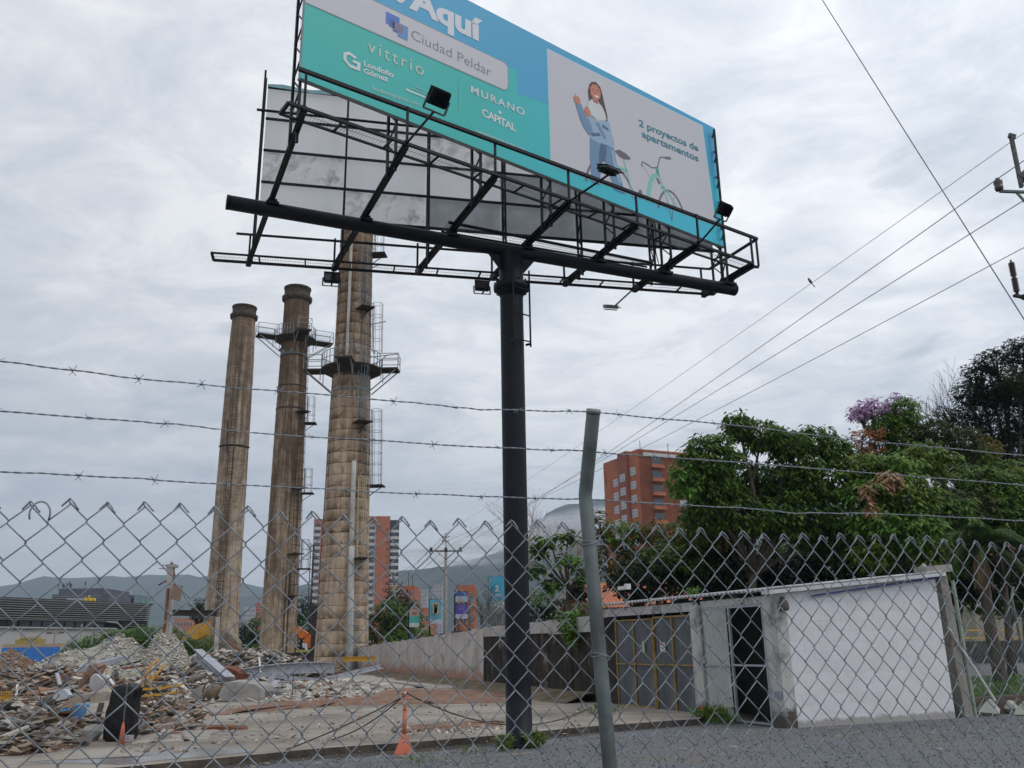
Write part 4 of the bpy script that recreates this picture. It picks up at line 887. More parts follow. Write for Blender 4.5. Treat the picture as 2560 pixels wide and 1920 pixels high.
def lip(T, X, Y, rf, top, M):
    r = rf(top); mb = MB(); mb.lathe((X, Y, top-1.25), [(r+.02, -.05), (r+.24, .12), (r+.27, .45), (r+.10, .6), (r+.05, .75), (r+.05, 1.25), (r+.12, 1.3), (r+.12, 1.45), (r-.20, 1.45), (r-.22, .3)], 32, cap=False); mb.build('rim', M, T, True)
# nearest, banded
X3, Y3 = -11.42, 60
C3, r3 = chimney('chimney', 'widest and nearest old chimney with bulging tan bands, its top hidden behind the billboard', X3, Y3, [(-.5, 1.80), (1.1, 1.74), (3.8, 1.65), (11, 1.49), (15.5, 1.43), (21.7, 1.28), (28.2, 1.215), (34.5, 1.15)], .785, m_ch3, .016, 34.4, gr=.03)
lip(C3, X3, Y3, r3, 34.6, m_soot)
platform(C3, X3, Y3, r3, 20.5, 2.15, [0, 90, 180, 270], 3.35, 1.15)
m_duct = mat('whitewashed_duct', (.40, .39, .37), (.52, .51, .49), 2, .8, stretch=(1, 1, .3), dirt=(.2, .17, .13), dscale=1.5, dlo=.5, dhi=.75)
for z0, z1, ph, w in ((-.4, 8.0, 27, .42), (8.0, 13.7, 24, .33), (21.0, 33.5, -6, .22)):
    k = int((z1-z0)/.78)
    mb = MB(); mb.tube([cpt(X3, Y3, r3(z0+(z1-z0)*i/k)+.10, ph-(2 if z0 < 0 else 0)*i/k, z0+(z1-z0)*i/k) for i in range(k+1)], w/2, 10); mb.build('white_pipe', m_duct, C3, True)
cage(C3, X3, Y3, r3, 37, 24.8, 29.9, m_cage); cage(C3, X3, Y3, r3, 47, 20.7, 24.8, m_cage, False, False)
cage(C3, X3, Y3, r3, 37, 16.4, 20.4, m_cage); cage(C3, X3, Y3, r3, 50, 12.6, 16.4, m_galv, False, False)
cage(C3, X3, Y3, r3, 44, 7.2, 12.6, m_cream); cage(C3, X3, Y3, r3, 30, -.4, 3.8, m_cage, False)
cage(C3, X3, Y3, r3, 86, 21.9, 25.6, m_lgr, False); cage(C3, X3, Y3, r3, 86, 29.5, 33, m_lgr); cage(C3, X3, Y3, r3, 86, 12.2, 17.6, m_lgr)
mb = MB()
for z, l in ((21.6, 2.6), (24.1, 1.4), (28.6, .9)): a = cpt(X3, Y3, r3(z), 95, z); mb.bar(a, a+Vector((l*.8, -.3, .12)), .05, .05)
mb.bar(cpt(X3, Y3, r3(21), 95, 20.8), cpt(X3, Y3, r3(21)+1.2, 95, 21.8), .05, .05); mb.build('outrigger', m_lgr, C3)
mb = MB(); mb.tube([cpt(X3, Y3, r3(z)+.03, -80, z) for z in (20, 16, 12, 8, 4, 0)], .025, 5); mb.build('earth_cable', m_dsteel, C3)
# middle
X2, Y2 = -20.84, 80
C2, r2 = chimney('chimney', 'middle old chimney, sooty streaked shaft with a crooked steel platform below its rim', X2, Y2, [(-.5, 1.72), (1, 1.64), (3.7, 1.53), (12.2, 1.45), (21.8, 1.37), (30, 1.235), (35.3, 1.18)], .84, m_ch2, .008, 34.9, gr=.007)
lip(C2, X2, Y2, r2, 35.2, m_soot)
platform(C2, X2, Y2, r2, 30.0, 1.95, [-62, 28, 118, 208], 3.6, 1.3)
for z in (28.2, 25.2, 23.0): mb = MB(); mb.lathe((X2, Y2, z), [(r2(z)+.0, 0), (r2(z)+.04, .02), (r2(z)+.04, .12), (r2(z), .14)], 28, cap=False); mb.build('clamp_band', m_dsteel, C2)
m_port = mat('blue_grey_port_glass', (.15, .25, .30), rough=.3)
for ph in (-35, 5): mb = MB(); a = cpt(X2, Y2, r2(28.6)-.05, ph, 28.6); b = cpt(X2, Y2, r2(28.6)+.06, ph, 28.6); mb.tube([a, b], .16, 12); mb.build('port', m_port, C2)
for z0, z1 in ((22.6, 29.4), (15.5, 22), (9.6, 15), (6.0, 8.9)): cage(C2, X2, Y2, r2, 50, z0, z1, m_dsteel, True)
for z0, z1 in ((21.8, 24.4), (15.2, 17.5), (8.4, 11.0)): cage(C2, X2, Y2, r2, 95, z0, z1, m_lgr)
mb = MB()
for ph in (30, 42): mb.tube([cpt(X2, Y2, r2(z)+.05, ph, z) for z in (.2, 3, 6, 8)], .05, 5)
mb.build('ladder_rail', m_dsteel, C2)
mb = MB(); mb.tube([cpt(X2, Y2, 2.9, 82, z) for z in (1.0, 5.0, 10.5)], .05, 5); a = [cpt(X2, Y2, 2.6, 80, z) for z in (6, 11)]
nrm = Vector((1, 0, 0)); ladder(mb, cpt(X2, Y2, 2.4, 85, 0), nrm, 1.2, 10.6, .9, .25, .035, .62); mb.build('loose_ladder', m_dsteel, C2)
# far left
X1, Y1 = -29.15, 90
C1, r1 = chimney('chimney', 'leftmost and slimmest old chimney, plain beige shaft with a dark ladder stripe and no platform', X1, Y1, [(-.5, 1.85), (2.5, 1.73), (10.2, 1.56), (15.9, 1.50), (23, 1.45), (31.4, 1.36), (36, 1.22), (37.6, 1.2)], .86, m_ch1, .008, 37.0, gr=.006)
lip(C1, X1, Y1, r1, 37.3, m_soot)
for z0, z1 in ((3.5, 21.5),): cage(C1, X1, Y1, r1, 8, z0, z1, mat('rust_brown_ladder', (.04, .025, .018), (.09, .055, .035), 4, .85), False)
cage(C1, X1, Y1, r1, 8, 22, 33, mat('rust_brown_ladder_plain', (.10, .065, .045), rough=.85), False, False, off=.06)
mb = MB(); a = [cpt(X1, Y1, r1(21.8)+.08, p, 21.8) for p in (-60, -30, 0, 30, 60, 90)]; mb.tube(a, .09, 6); mb.tube([cpt(X1, Y1, r1(22)+.2, -8, 21), cpt(X1, Y1, r1(22)+.2, -12, 24.4)], .06, 5); mb.build('broken_bracket', m_dsteel, C1)
# arched flue opening blocks at the feet
m_flue = mat('crumbling_flue_masonry', (.16, .13, .10), (.32, .27, .21), 1.5, .95, bump=.8, bscale=10)
fb = thing('flue_block', 'crumbling dark masonry flue stub against the foot of the leftmost chimney', 'masonry ruin', (X1-.5, Y1-2.6, 0))
mb = MB(); mb.prism([(-2.6, 0), (3.0, 0), (3.0, 2.7), (2.2, 3.6), (1.4, 3.9), (.4, 3.3), (-.6, 2.9), (-2.0, 3.1), (-2.6, 2.0)], Vector((X1-.3, Y1-3.2, -.5)), Vector((1, 0, 0)), Zv, Vector((0, 1, 0)), 1.6); mb.build('wall', m_flue, fb)
mb = MB(); mb.prism([(-.9, 0), (.9, 0), (.9, 1.5), (.5, 2.1), (0, 2.3), (-.5, 2.1), (-.9, 1.5)], Vector((X1-.2, Y1-3.25, -.5)), Vector((1, 0, 0)), Zv, Vector((0, 1, 0)), .03); mb.build('arch_opening', m_soot, fb)
# ============================================================ BUILDINGS FAR AND NEAR
def block(T, C, yaw, L, Dp_, z0, z1, M, name='wall'):
    """box whose front face runs from C along yaw for L; body extends to the back by Dp_"""
    d = yv(yaw); n_ = Vector((-d.y, d.x, 0)); mb = MB(); mb.prism([(0, z0), (L, z0), (L, z1), (0, z1)], Vector((C.x, C.y, 0)), d, Zv, n_, Dp_); return mb.build(name, M, T)
def windows(T, C, yaw, us, zs, w, h, Mg, Mf, wall=None, proud=.03, sill=False):
    d = yv(yaw); n_ = Vector((d.y, -d.x, 0)); P0_ = Vector((C.x, C.y, 0))
    base_w = None
    for u in us:
        for z in zs:
            if base_w is None:
                f = MB(); t = min(.1, w*.08)
                for a, b in (((-w/2, 0), (w/2, 0)), ((-w/2, h), (w/2, h)), ((-w/2, 0), (-w/2, h)), ((w/2, 0), (w/2, h)), ((0, 0), (0, h))): f.bar(d*a[0]+Zv*a[1], d*b[0]+Zv*b[1], t, t, up=n_)
                f.box(n_*-.02+Zv*h/2, (w, .02, h), (d, n_, Zv), 1); o = f.build('window', [Mf, Mg], T, org=(0, 0, 0)); base_w = o.data; bpy.data.objects.remove(o)
            o = bpy.data.objects.new('window', base_w); COL.objects.link(o); o.parent = T; o.location = P0_+d*u+Zv*z+n_*proud-Vector(WORG[T.name])
m_brick = mat('orange_facade_brick', (.35, .115, .062), (.43, .15, .085), .7, .92, world=True, bump=.2, dirt=(.25, .095, .06), dscale=.12, dlo=.5, dhi=.7)
m_brickd = mat('darker_stair_tower_brick', (.23, .085, .06), (.29, .105, .075), .7, .92, world=True)
m_pale = mat('pale_balcony_render', (.45, .45, .46), (.55, .55, .56), 1, .85)
# --- red brick apartment block on the right
yL = -24; yR = 66
Cc = D(1607, 1330, 170); cz = lambda px, py: D(px, py, 170).z
RB = thing('apartment_building', 'orange brick apartment block rising behind the big leafy tree, small white windows', 'building', (Cc.x, Cc.y, 0))
q = VP(1552, 1200, Vector((Cc.x, Cc.y, 0)), yL); t1 = (q-Vector((Cc.x, Cc.y, 0))).dot(yv(yL)); q = VP(1522, 1187, Vector((Cc.x, Cc.y, 0)), yL); t2 = (q-Vector((Cc.x, Cc.y, 0))).dot(yv(yL)); zLo = q.z; zMid = VP(1552, 1135, Vector((Cc.x, Cc.y, 0)), yL).z; zTop = VP(1600, 1120, Vector((Cc.x, Cc.y, 0)), yL).z
tm = t1*.52
dL = yv(yL)
def left_block(ta, tb, z1, M, setb=0.):
    a = Vector((Cc.x, Cc.y, 0))+dL*tb; mb = MB(); nn_ = Vector((-dL.y, dL.x, 0)); nn_ = Vector((dL.y, -dL.x, 0))*-1
    nn_ = Vector((cos(R(24)), sin(R(24)), 0)); mb.prism([(0, 0), (tb-ta, 0), (tb-ta, z1), (0, z1)], a+nn_*setb, -dL, Zv, nn_, 16); return mb.build('wall', M, RB)
left_block(0, tm, zTop, m_brick); left_block(tm, t1, zMid, m_brickd, -.6); left_block(t1, t2, zLo, m_brick, 0)
block(RB, Vector((Cc.x, Cc.y, 0))+yv(66)*.02, yR, 16.5, 14, 0, zTop-.3, m_brick)
FLH = 2.75; zs = [zTop-3.6-FLH*i for i in range(10)]
nout = Vector((-cos(R(24)), -sin(R(24)), 0))
def lwin(ts, zs_, so_=0.):
    for t in ts:
        for z in zs_:
            c = Vector((Cc.x, Cc.y, 0))+dL*t+Zv*z+nout*(.05+so_); mb = MB(); mb.box(c, (1.9, .08, 1.5), (dL, nout, Zv)); w = mb.build('window', m_wht, RB)
            g_ = MB()
            for a in (-.45, .45):
                for b in (-.33, .33): g_.box(c+dL*a+Zv*b+nout*.045, (.78, .02, .55), (dL, nout, Zv))
            g_.build('pane', m_glassl, w)
lwin([tm*.62], [zTop-4.1-FLH*1.9*i*.53 for i in range(8)]); lwin([(tm+t1)/2], [zMid-5.2-FLH*i for i in range(7)], .6); lwin([(t1+t2)/2-.4], [zLo-2.2-FLH*i for i in range(7)])
n66 = Vector((cos(R(66)), -sin(R(66)), 0)); CR = Vector((Cc.x, Cc.y, 0))
for i in range(8):
    z = zTop-3.4-FLH*i; c = CR+yv(66)*4.6
    mb = MB(); mb.box(c-yv(66)*.6+n66*.06+Zv*(z+1.2), (2.3, .1, 1.4), (yv(66), n66, Zv)); b = mb.build('balcony_opening', m_glass, RB)
    mb = MB(); mb.box(c-yv(66)*.6+n66*.4+Zv*(z+.1), (2.8, .8, .7), (yv(66), n66, Zv)); mb.build('balcony_front', m_brick, RB)
    mb = MB(); mb.box(c+yv(66)*5.2+n66*.05+Zv*(z+1.3), (1.7, .08, 1.3), (yv(66), n66, Zv)); mb.build('window', m_glassl, RB)
mb = MB(); mb.box(CR+yv(66)*5+n66*.15+Zv*(zTop-1.0), (8, .3, .7), (yv(66), n66, Zv)); mb.build('cornice', m_pale, RB)
mb = MB(); mb.box(CR+yv(66)*8+n66*-6+Zv*(zTop+.1), (6, 5, 1.0), (yv(66), n66, Zv)); mb.build('roof_block', m_brick, RB)
for px, py in ((1600, 1105), (1670, 1112), (1515, 1180)): p = D(px, py+12, 172); mb = MB(); mb.tube([p-Zv*1.5, p+Zv*1.2], .06, 4); mb.build('antenna', m_dsteel, RB)
# --- tall brick and white tower behind the nearest chimney
TC = D(925, 1500, 366); yT = 78
TW = thing('apartment_building', 'tall brick apartment tower with white balcony bands half hidden by the nearest chimney', 'building', (TC.x, TC.y, 0))
zt_ = D(955, 1290, 366).z; a = D(905, 1500, 366); 
block(TW, a, yT, 5.2, 22, 0, zt_-3.0, m_pale); block(TW, Vector((a.x, a.y, 0))+yv(yT)*5.2+Vector((0, -1.2, 0)), yT, 5.6, 22, 0, zt_, m_brick); block(TW, Vector((a.x, a.y, 0))+yv(yT)*10.8, yT, 3.6, 22, 0, zt_-1.4, mat('dark_recess_wall', (.05, .05, .07), rough=.9))
block(TW, Vector((a.x, a.y, 0))+yv(yT)*0+Vector((0, -.5, 0)), yT, 5.1, 1, zt_-3.0, zt_, m_brick)
nT = Vector((cos(R(yT)), -sin(R(yT)), 0))
for i in range(19):
    z = zt_-6.6-2.72*i
    if z < 3: break
    for u, w in ((2.6, 5.1), (12.6, 3.5)):
        c = Vector((a.x, a.y, 0))+yv(yT)*u+nT*.15; mb = MB(); mb.box(c+Zv*(z+.55), (w, .5, 1.15), (yv(yT), nT, Zv)); mb.build('balcony_band', m_pale, TW)
        mb = MB(); mb.box(c-nT*.05+Zv*(z+1.85), (w*.62, .3, 1.15), (yv(yT), nT, Zv)); mb.build('window_band', m_glass, TW)
    mb = MB(); mb.box(Vector((a.x, a.y, 0))+yv(yT)*9.6+nT*1.3+Zv*(z+1.2), (.8, .1, .6), (yv(yT), nT, Zv)); mb.build('window', m_glass, TW)
T2 = D(800, 1500, 372); zt2 = D(790, 1297, 372).z
TX = thing('apartment_building', 'narrow pinkish brick tower showing between the middle and nearest chimneys', 'building', (T2.x, T2.y, 0))
b0 = D(776, 1500, 372); block(TX, b0, yT, 9, 20, 0, zt2, mat('hazy_pink_brick', (.33, .12, .09), (.40, .16, .12), .7, .92))
for i in range(18):
    z = zt2-4-2.72*i
    if z < 3: break
    mb = MB(); mb.box(Vector((b0.x, b0.y, 0))+yv(yT)*1.6+nT*.15+Zv*z, (2.6, .4, 1.2), (yv(yT), nT, Zv)); mb.build('balcony_band', m_pale, TX)
    mb = MB(); mb.box(Vector((b0.x, b0.y, 0))+yv(yT)*1.6+nT*.12+Zv*(z+1.3), (2.0, .3, 1.1), (yv(yT), nT, Zv)); mb.build('window_band', m_glass, TX)
# --- smaller brick blocks far off
def small_block(label, x0, x1, yt, yb, Y, M, rows, cols, pale=False, dep=12, cat='building'):
    a = D(x0, yb, Y); b = D(x1, yb, Y); zt = D(x0, yt, Y).z; T = thing('apartment_building', label, cat, (a.x, a.y, -.4)); L = (b-a).length; yw = degrees(atan2(b.x-a.x, b.y-a.y))
    block(T, Vector((a.x, a.y, 0)), yw, L, dep, -.4, zt, M); cw = L/cols
    windows(T, Vector((a.x, a.y, 0)), yw, [cw*(i+.5) for i in range(cols)], [zt-1.0-(zt-1)/rows*(j+.55) for j in range(rows-1)], cw*.5, (zt)/rows*.42, m_glass, m_wht); return T
small_block('low brick apartment block right of the tall tower, thin masts on its roof', 972, 1036, 1465, 1600, 210, m_brick, 6, 5)
for px in (1021, 1031): p = D(px, 1470, 212); one(MB().tube([p, p+Zv*3.6], .07, 4), 'roof_mast', m_dsteel, 'thin %s mast on the low brick block right of the tall tower' % ('left' if px == 1021 else 'right'), 'mast')
small_block('small orange brick building behind the purple banner', 1140, 1186, 1463, 1560, 160, m_brick, 3, 3)
small_block('low terracotta brick house behind the small sea green banner', 1034, 1075, 1520, 1600, 150, mat('terracotta_brick', (.33, .13, .08), (.40, .17, .11), .8, .9), 3, 3)
small_block('distant pale and red apartment slab between the left and middle chimneys', 604, 632, 1518, 1600, 420, mat('grey_distant_render', (.38, .38, .42), (.46, .46, .5), 1, .9), 9, 5)
small_block('red end wall of the distant slab beside the middle chimney', 632, 652, 1508, 1600, 422, mat('red_distant_brick', (.42, .12, .08), (.48, .15, .10), 1, .9), 8, 2)
small_block('distant reddish housing block under the black gantry beam', 430, 478, 1545, 1610, 260, mat('salmon_render', (.42, .20, .15), (.5, .26, .2), 1, .9), 4, 6)
small_block('faint pale tower blocks in the mist left of the utility pole', 1042, 1066, 1475, 1600, 900, mat('misty_block_render', (.32, .28, .30), (.4, .35, .37), 1, .9), 14, 4)
small_block('faint tall block in the mist directly behind the utility pole', 1080, 1104, 1462, 1600, 950, MATS['misty_block_render'], 14, 4)
# --- low orange house and its tile roof behind the trees on the right
def gable(label, C, yaw, L, Wd, h, rh, Mw, Mr, name='house'):
    T = thing(name, label, 'house', (C.x, C.y, 0)); d = yv(yaw); n_ = Vector((-d.y, d.x, 0)); P = Vector((C.x, C.y, 0))
    mb = MB(); mb.prism([(0, 0), (L, 0), (L, h), (0, h)], P, d, Zv, n_, Wd); mb.prism([(0, h), (Wd, h), (Wd/2, h+rh)], P, n_, Zv, d, .2); mb.build('wall', Mw, T)
    r_ = MB()
    for s_ in (0, 1):
        a = P-d*.5+n_*(-.5 if s_ == 0 else Wd+.5)+Zv*(h-.25); rdg = P-d*.5+n_*Wd/2+Zv*(h+rh); X = d; Yv = (rdg-a); corr(r_, a, X, Yv.normalized(), X.cross(Yv).normalized()*(1 if s_ == 0 else -1), L+1, Yv.length, pitch=.28, amp=.05)
    o = r_.build('roof', Mr, T); o.modifiers.new('t', 'SOLIDIFY').thickness = .06; windows(T, P, yaw, [L*.3, L*.7], [h*.4], 1.3, 1.2, m_glass, m_wht); return T
m_tile = mat('terracotta_roof_tile', (.42, .15, .08), (.52, .21, .12), 3, .9)
hc = D(2440, 1560, 76); gable('cream house with an orange tiled roof behind the palm at the right edge', Vector((hc.x, hc.y, 0)), 78, 13, 9, 7.6, 2.0, mat('cream_house_wall', (.26, .235, .18), (.34, .31, .25), 2, .9), m_tile)
hc = D(1490, 1560, 62); gable('orange brick house glimpsed through the trees over the zinc roof', Vector((hc.x, hc.y, 0)), 80, 12, 8, 4.2, 1.6, m_brick, m_tile)

# --- shopping centre with dark louvred skin
MC = Vector((-84.9, 150, 0)); my = 22.5; MLn = yv(my)
ML = thing('shopping_centre', 'long low shopping centre with a dark louvred crown over a pale blank wall', 'building', MC)
s0, s1 = -30., 33.; m_mall = mat('pale_mall_cladding', (.36, .35, .345), (.42, .41, .40), .5, .8, world=True)
m_louv = mat('dark_louvre_metal', (.045, .042, .045), (.08, .075, .075), 2, .5, .4); m_ledge = mat('pale_concrete_ledge', (.33, .33, .32), rough=.8)
mn = Vector((MLn.y, -MLn.x, 0)); mn = -Vector((-MLn.y, MLn.x, 0)) if mn.dot(-MC) < 0 else mn
def mP(s_, z, o=0.): return MC+MLn*s_+Zv*z+mn*o
mb = MB(); mb.prism([(s0, -.5), (s1-8, -.5), (s1-8, 5.7), (s0, 5.7)], mP(0, 0), MLn, Zv, -mn, 30); mb.build('wall', m_mall, ML)
mb = MB(); mb.prism([(s0, 5.7), (s1-.5, 5.7), (s1-.5, 10.2), (s0, 10.2)], mP(0, 0, -1.2), MLn, Zv, -mn, 28); mb.build('upper_wall', m_blk, ML)
mb = MB(); mb.prism([(s0, 5.55), (s1-9, 5.55), (s1-9, 5.8), (s0, 5.8)], mP(0, 0, .5), MLn, Zv, -mn, 1.2); mb.build('ledge', m_ledge, ML)
mb = MB(); mb.prism([(s0, 6.9), (s1-9, 6.9), (s1-9, 7.1), (s0, 7.1)], mP(0, 0, .6), MLn, Zv, -mn, 1.2); mb.build('ledge', m_ledge, ML)
for i in range(22):
    s_ = s0+2+i*2.3
    if s_ > s1-11: break
    mb = MB(); mb.prism([(s_, 5.85), (s_+1.9, 5.85), (s_+1.9, 6.85), (s_, 6.85)], mP(0, 0, -1.0), MLn, Zv, mn, .05); mb.build('window', m_glass, ML)
for i in range(9):
    z = 7.2+i*.37; pts = [mP(s0, z, .7+i*.05)]+[mP(s_, z, .7+i*.05) for s_ in (-10, 5, 20, 28)]+[mP(s1-1.5+.3*i*.2, z, .2), mP(s1, z, -1.5), mP(s1+.3, z, -6)]
    mb = MB()
    for a, b in zip(pts[:-1], pts[1:]): mb.bar(a, b, .55, .16)
    mb.build('louvre', m_louv, ML); mb = MB(); [mb.bar(a+mn*.29+Zv*.05, b+mn*.29+Zv*.05, .05, .07) for a, b in zip(pts[:-1], pts[1:])]; mb.build('louvre_edge', m_ledge, ML)
for i in range(12):
    z = 3.2+i*.36; st = s1-8.5+max(0, (4.5-z))*1.0; pts = [mP(st, z, .6), mP(s1-1.5, z, .2), mP(s1, z, -1.5), mP(s1+.3, z, -6)]; mb = MB()
    for a, b in zip(pts[:-1], pts[1:]): mb.bar(a, b, .5, .14)
    mb.build('louvre', m_louv, ML)
mb = MB(); mb.prism([(s1-8.0, 3.0), (s1-.6, 3.0), (s1-.6, 7.2), (s1-8.0, 7.2)], mP(0, 0, -.6), MLn, Zv, -mn, 20); mb.build('upper_wall', m_blk, ML)
mb = MB(); mb.bar(mP(s0, 10.4, .9), mP(s1-.8, 10.35, .3), .9, .25); mb.build('roof_edge', m_louv, ML)
mb = MB(); mb.tube([mP(s1-12, 6.9, .8), mP(s1-9.5, 6.7, .9), mP(s1-8.2, 5.8, .9), mP(s1-7.6, 4.4, .9), mP(s1-7.6, 2.6, .9)], .14, 6); mb.build('curved_duct', m_ledge, ML)
# yellow roof lettering
cu = bpy.data.curves.new('tmp', 'FONT'); cu.body = 'VIVA'.lower(); cu.offset = .03; cu.extrude = .08; ob = bpy.data.objects.new('tmp', cu); COL.objects.link(ob); me = bpy.data.meshes.new_from_object(ob.evaluated_get(bpy.context.evaluated_depsgraph_get())); bpy.data.objects.remove(ob)
pA, pB = D(211, 1509, 170), D(239, 1511, 170); X = (pB-pA).normalized(); w0 = max(v.co.x for v in me.vertices); sc = (pB-pA).length/w0; mb = MB(); mb.add([pA+X*v.co.x*sc+Zv*(v.co.y*sc*1.7)+X.cross(Zv)*v.co.z*2 for v in me.vertices], [tuple(p.vertices) for p in me.polygons]); bpy.data.meshes.remove(me)
SG = thing('roof_sign', 'yellow sign reading viva standing on the louvred roof edge', 'sign', pA); mb.build('lettering', mat('yellow_sign_plastic', (.75, .52, .02), rough=.5), SG)
mb = MB(); mb.bar(pA-Zv*.2, pB-Zv*.2, .1, .1)
for i in range(4): p = pA.lerp(pB, i/3); mb.bar(p-Zv*.2, p-Zv*1.4, .08, .08)
mb.build('support_frame', m_dsteel, SG)
# dark clad hotel and glass block behind
a = D(137, 1560, 230); b = D(249, 1560, 230); z1 = D(140, 1472, 230).z; z2 = D(120, 1487, 230).z; HT = thing('hotel_building', 'dark clad box building with roof antennas behind the louvred shopping centre', 'building', (a.x, a.y, 0)); m_hc = mat('slate_blue_cladding', (.075, .085, .11), (.11, .12, .15), 1, .6)
block(HT, Vector((a.x, a.y, 0)), 90-4, (b-a).length, 18, 0, z1, m_hc); c = D(121, 1560, 229); block(HT, Vector((c.x, c.y, 0)), 86, (b-c).length+1.5, 16, 0, z2, m_hc, 'podium')
for i in range(4): mb = MB(); mb.bar(Vector((c.x, c.y-.3, z2-.5-i*.55)), Vector((c.x, c.y-.3, z2-.5-i*.55))+yv(86)*((b-c).length*.98), .3, .12); mb.build('louvre', m_ledge, HT)
mb = MB(); p = D(180, 1503, 228); mb.box(p+Vector((2, 0, 0)), (7, .4, 1.6)); mb.build('window_band', m_glassl, HT)
for px in (146, 156, 159, 163, 168, 173, 175, 177, 212): p = D(px, 1472, 232); mb = MB(); hgt = rng.uniform(.9, 2.0); mb.tube([p-Zv*.3, p+Zv*hgt], .05, 4); mb.box(p+Zv*hgt*.7, (.22, .15, .8)); mb.build('antenna', m_dsteel, HT)
a = D(246, 1560, 250); b = D(328, 1560, 250); z1 = D(250, 1487, 250).z; GB = thing('glass_building', 'blue green glass office block right of the dark clad box building', 'building', (a.x, a.y, 0)); block(GB, Vector((a.x, a.y, 0)), 86, (b-a).length, 14, 0, z1, mat('blue_green_curtain_wall', (.10, .20, .22), (.16, .27, .29), .6, .25, spec=.6))
for i in range(4): mb = MB(); mb.bar(Vector((a.x, a.y-.2, z1-.2-i*1.5)), Vector((a.x, a.y-.2, z1-.2-i*1.5))+yv(86)*(b-a).length, .3, .35); mb.build('spandrel', mat('pale_green_spandrel', (.26, .36, .37), rough=.5), GB)
for i in range(9):
    u = 1+i*.97; mb = MB(); mb.box(Vector((a.x+u, a.y-.15, z1-1.5))+Vector((0, 0, 0)), (.6, .2, .8)); mb.build('window', m_glass, GB)
for px, w, h in ((262, 2.6, 1.2), (282, 1.6, .9), (296, 1.2, .6), (316, 2.6, 1.2)): p = D(px, 1487, 252); mb = MB(); mb.box(p+Zv*(h/2-.2), (w, 2, h)); mb.build('roof_plant', m_ledge, GB)
# blue hoarding with pale parapet and soil in front
a, b = D(8, 1600, 78), D(152, 1600, 78); HB = thing('blue_hoarding', 'bright blue site hoarding behind the brown soil heap at far left', 'hoarding', (a.x, a.y, 0)); m_blue = mat('bright_blue_panel', (.035, .16, .50), (.05, .20, .58), 3, .6)
L = (b-a).length; n = 7
for i in range(n): mb = MB(); mb.box(Vector((a.x+L*(i+.5)/n, a.y, 1.0)), (L/n-.02, .06, 2.1)); mb.build('panel', m_blue, HB)
mb = MB(); mb.box(Vector((a.x+L/2, a.y+.4, 2.18)), (L+.1, .5, .3)); mb.build('coping', mat('tan_coping', (.40, .30, .20), rough=.9), HB)
mb = MB(); mb.box(Vector((a.x+L*.30, a.y+1.6, 2.5)), (2.2, .8, .45)); mb.box(Vector((a.x+L*.30, a.y+1.6, 2.8)), (1.4, .8, .25)); mb.build('parapet_sign', mat('ochre_board', (.38, .28, .10), rough=.8), HB)

# ============================================================ POLES, LINES, BANNERS
m_cpole = mat('concrete_pole', (.24, .23, .22), (.33, .32, .31), 3, .9); m_ins = mat('brown_porcelain', (.05, .03, .025), rough=.3, spec=.6)
def upole(label, X, Y, h, ya=0, cross=1.55, M=m_cpole):
    T = thing('utility_pole', label, 'utility pole', (X, Y, 0)); mb = MB(); mb.lathe((X, Y, -.4), [(.19, 0), (.17, 3), (.13, h-1.2), (.06, h-1.1), (.05, h+.4)], 12); mb.build('pole', M, T, True)
    d = Vector((cos(R(ya)), sin(R(ya)), 0)); z = h-1.75; mb = MB(); mb.bar(Vector((X, Y-.1, z))-d*cross, Vector((X, Y-.1, z))+d*cross, .10, .12); mb.build('crossarm', m_dsteel, T); out = []
    for u in (-cross+.15, 0, cross-.15):
        c = Vector((X, Y-.1, z))+d*u; mb = MB(); mb.lathe((c.x, c.y, c.z+.05), [(.05, 0), (.16, .05), (.10, .12), (.18, .16), (.09, .26), (.04, .34)], 8); mb.build('insulator', m_ins, T, True); out.append(c+Zv*.36)
    mb = MB(); mb.bar(Vector((X, Y-.15, z))-d*.9, Vector((X, Y-.15, z-.8)), .05, .05); mb.bar(Vector((X, Y-.15, z))+d*.9, Vector((X, Y-.15, z-.8)), .05, .05)
    mb.build('brace', m_dsteel, T)
    for zz_ in (h-.9, h-.5): mb = MB(); mb.bar(Vector((X-.35, Y-.1, zz_)), Vector((X+.35, Y-.1, zz_+.12)), .06, .06); mb.lathe((X-.3, Y-.1, zz_), [(.05, 0), (.10, .08), (.04, .2)], 6); mb.build('bracket', m_dsteel, T)
    out.append(Vector((X, Y, h+.0))); return out
mpX = D(1115, 1330, 85); A = upole('grey utility pole with one long crossarm between the blue and purple banners', mpX.x, mpX.y, 12.0, 8)
p2 = D(987, 1432, 140); B = upole('farther pole with a pale green base rising behind the tree left of the utility pole', p2.x, p2.y, p2.z, 8, 1.3)
mb = MB(); g_ = D(984, 1500, 120); mb.tube([Vector((g_.x, g_.y, -.4)), Vector((g_.x, g_.y, D(984, 1468, 120).z))], .28, 8); one(mb, 'green_post', mat('pale_green_post_paint', (.30, .42, .27), rough=.7), 'pale green post in front of the low brick block', 'post')
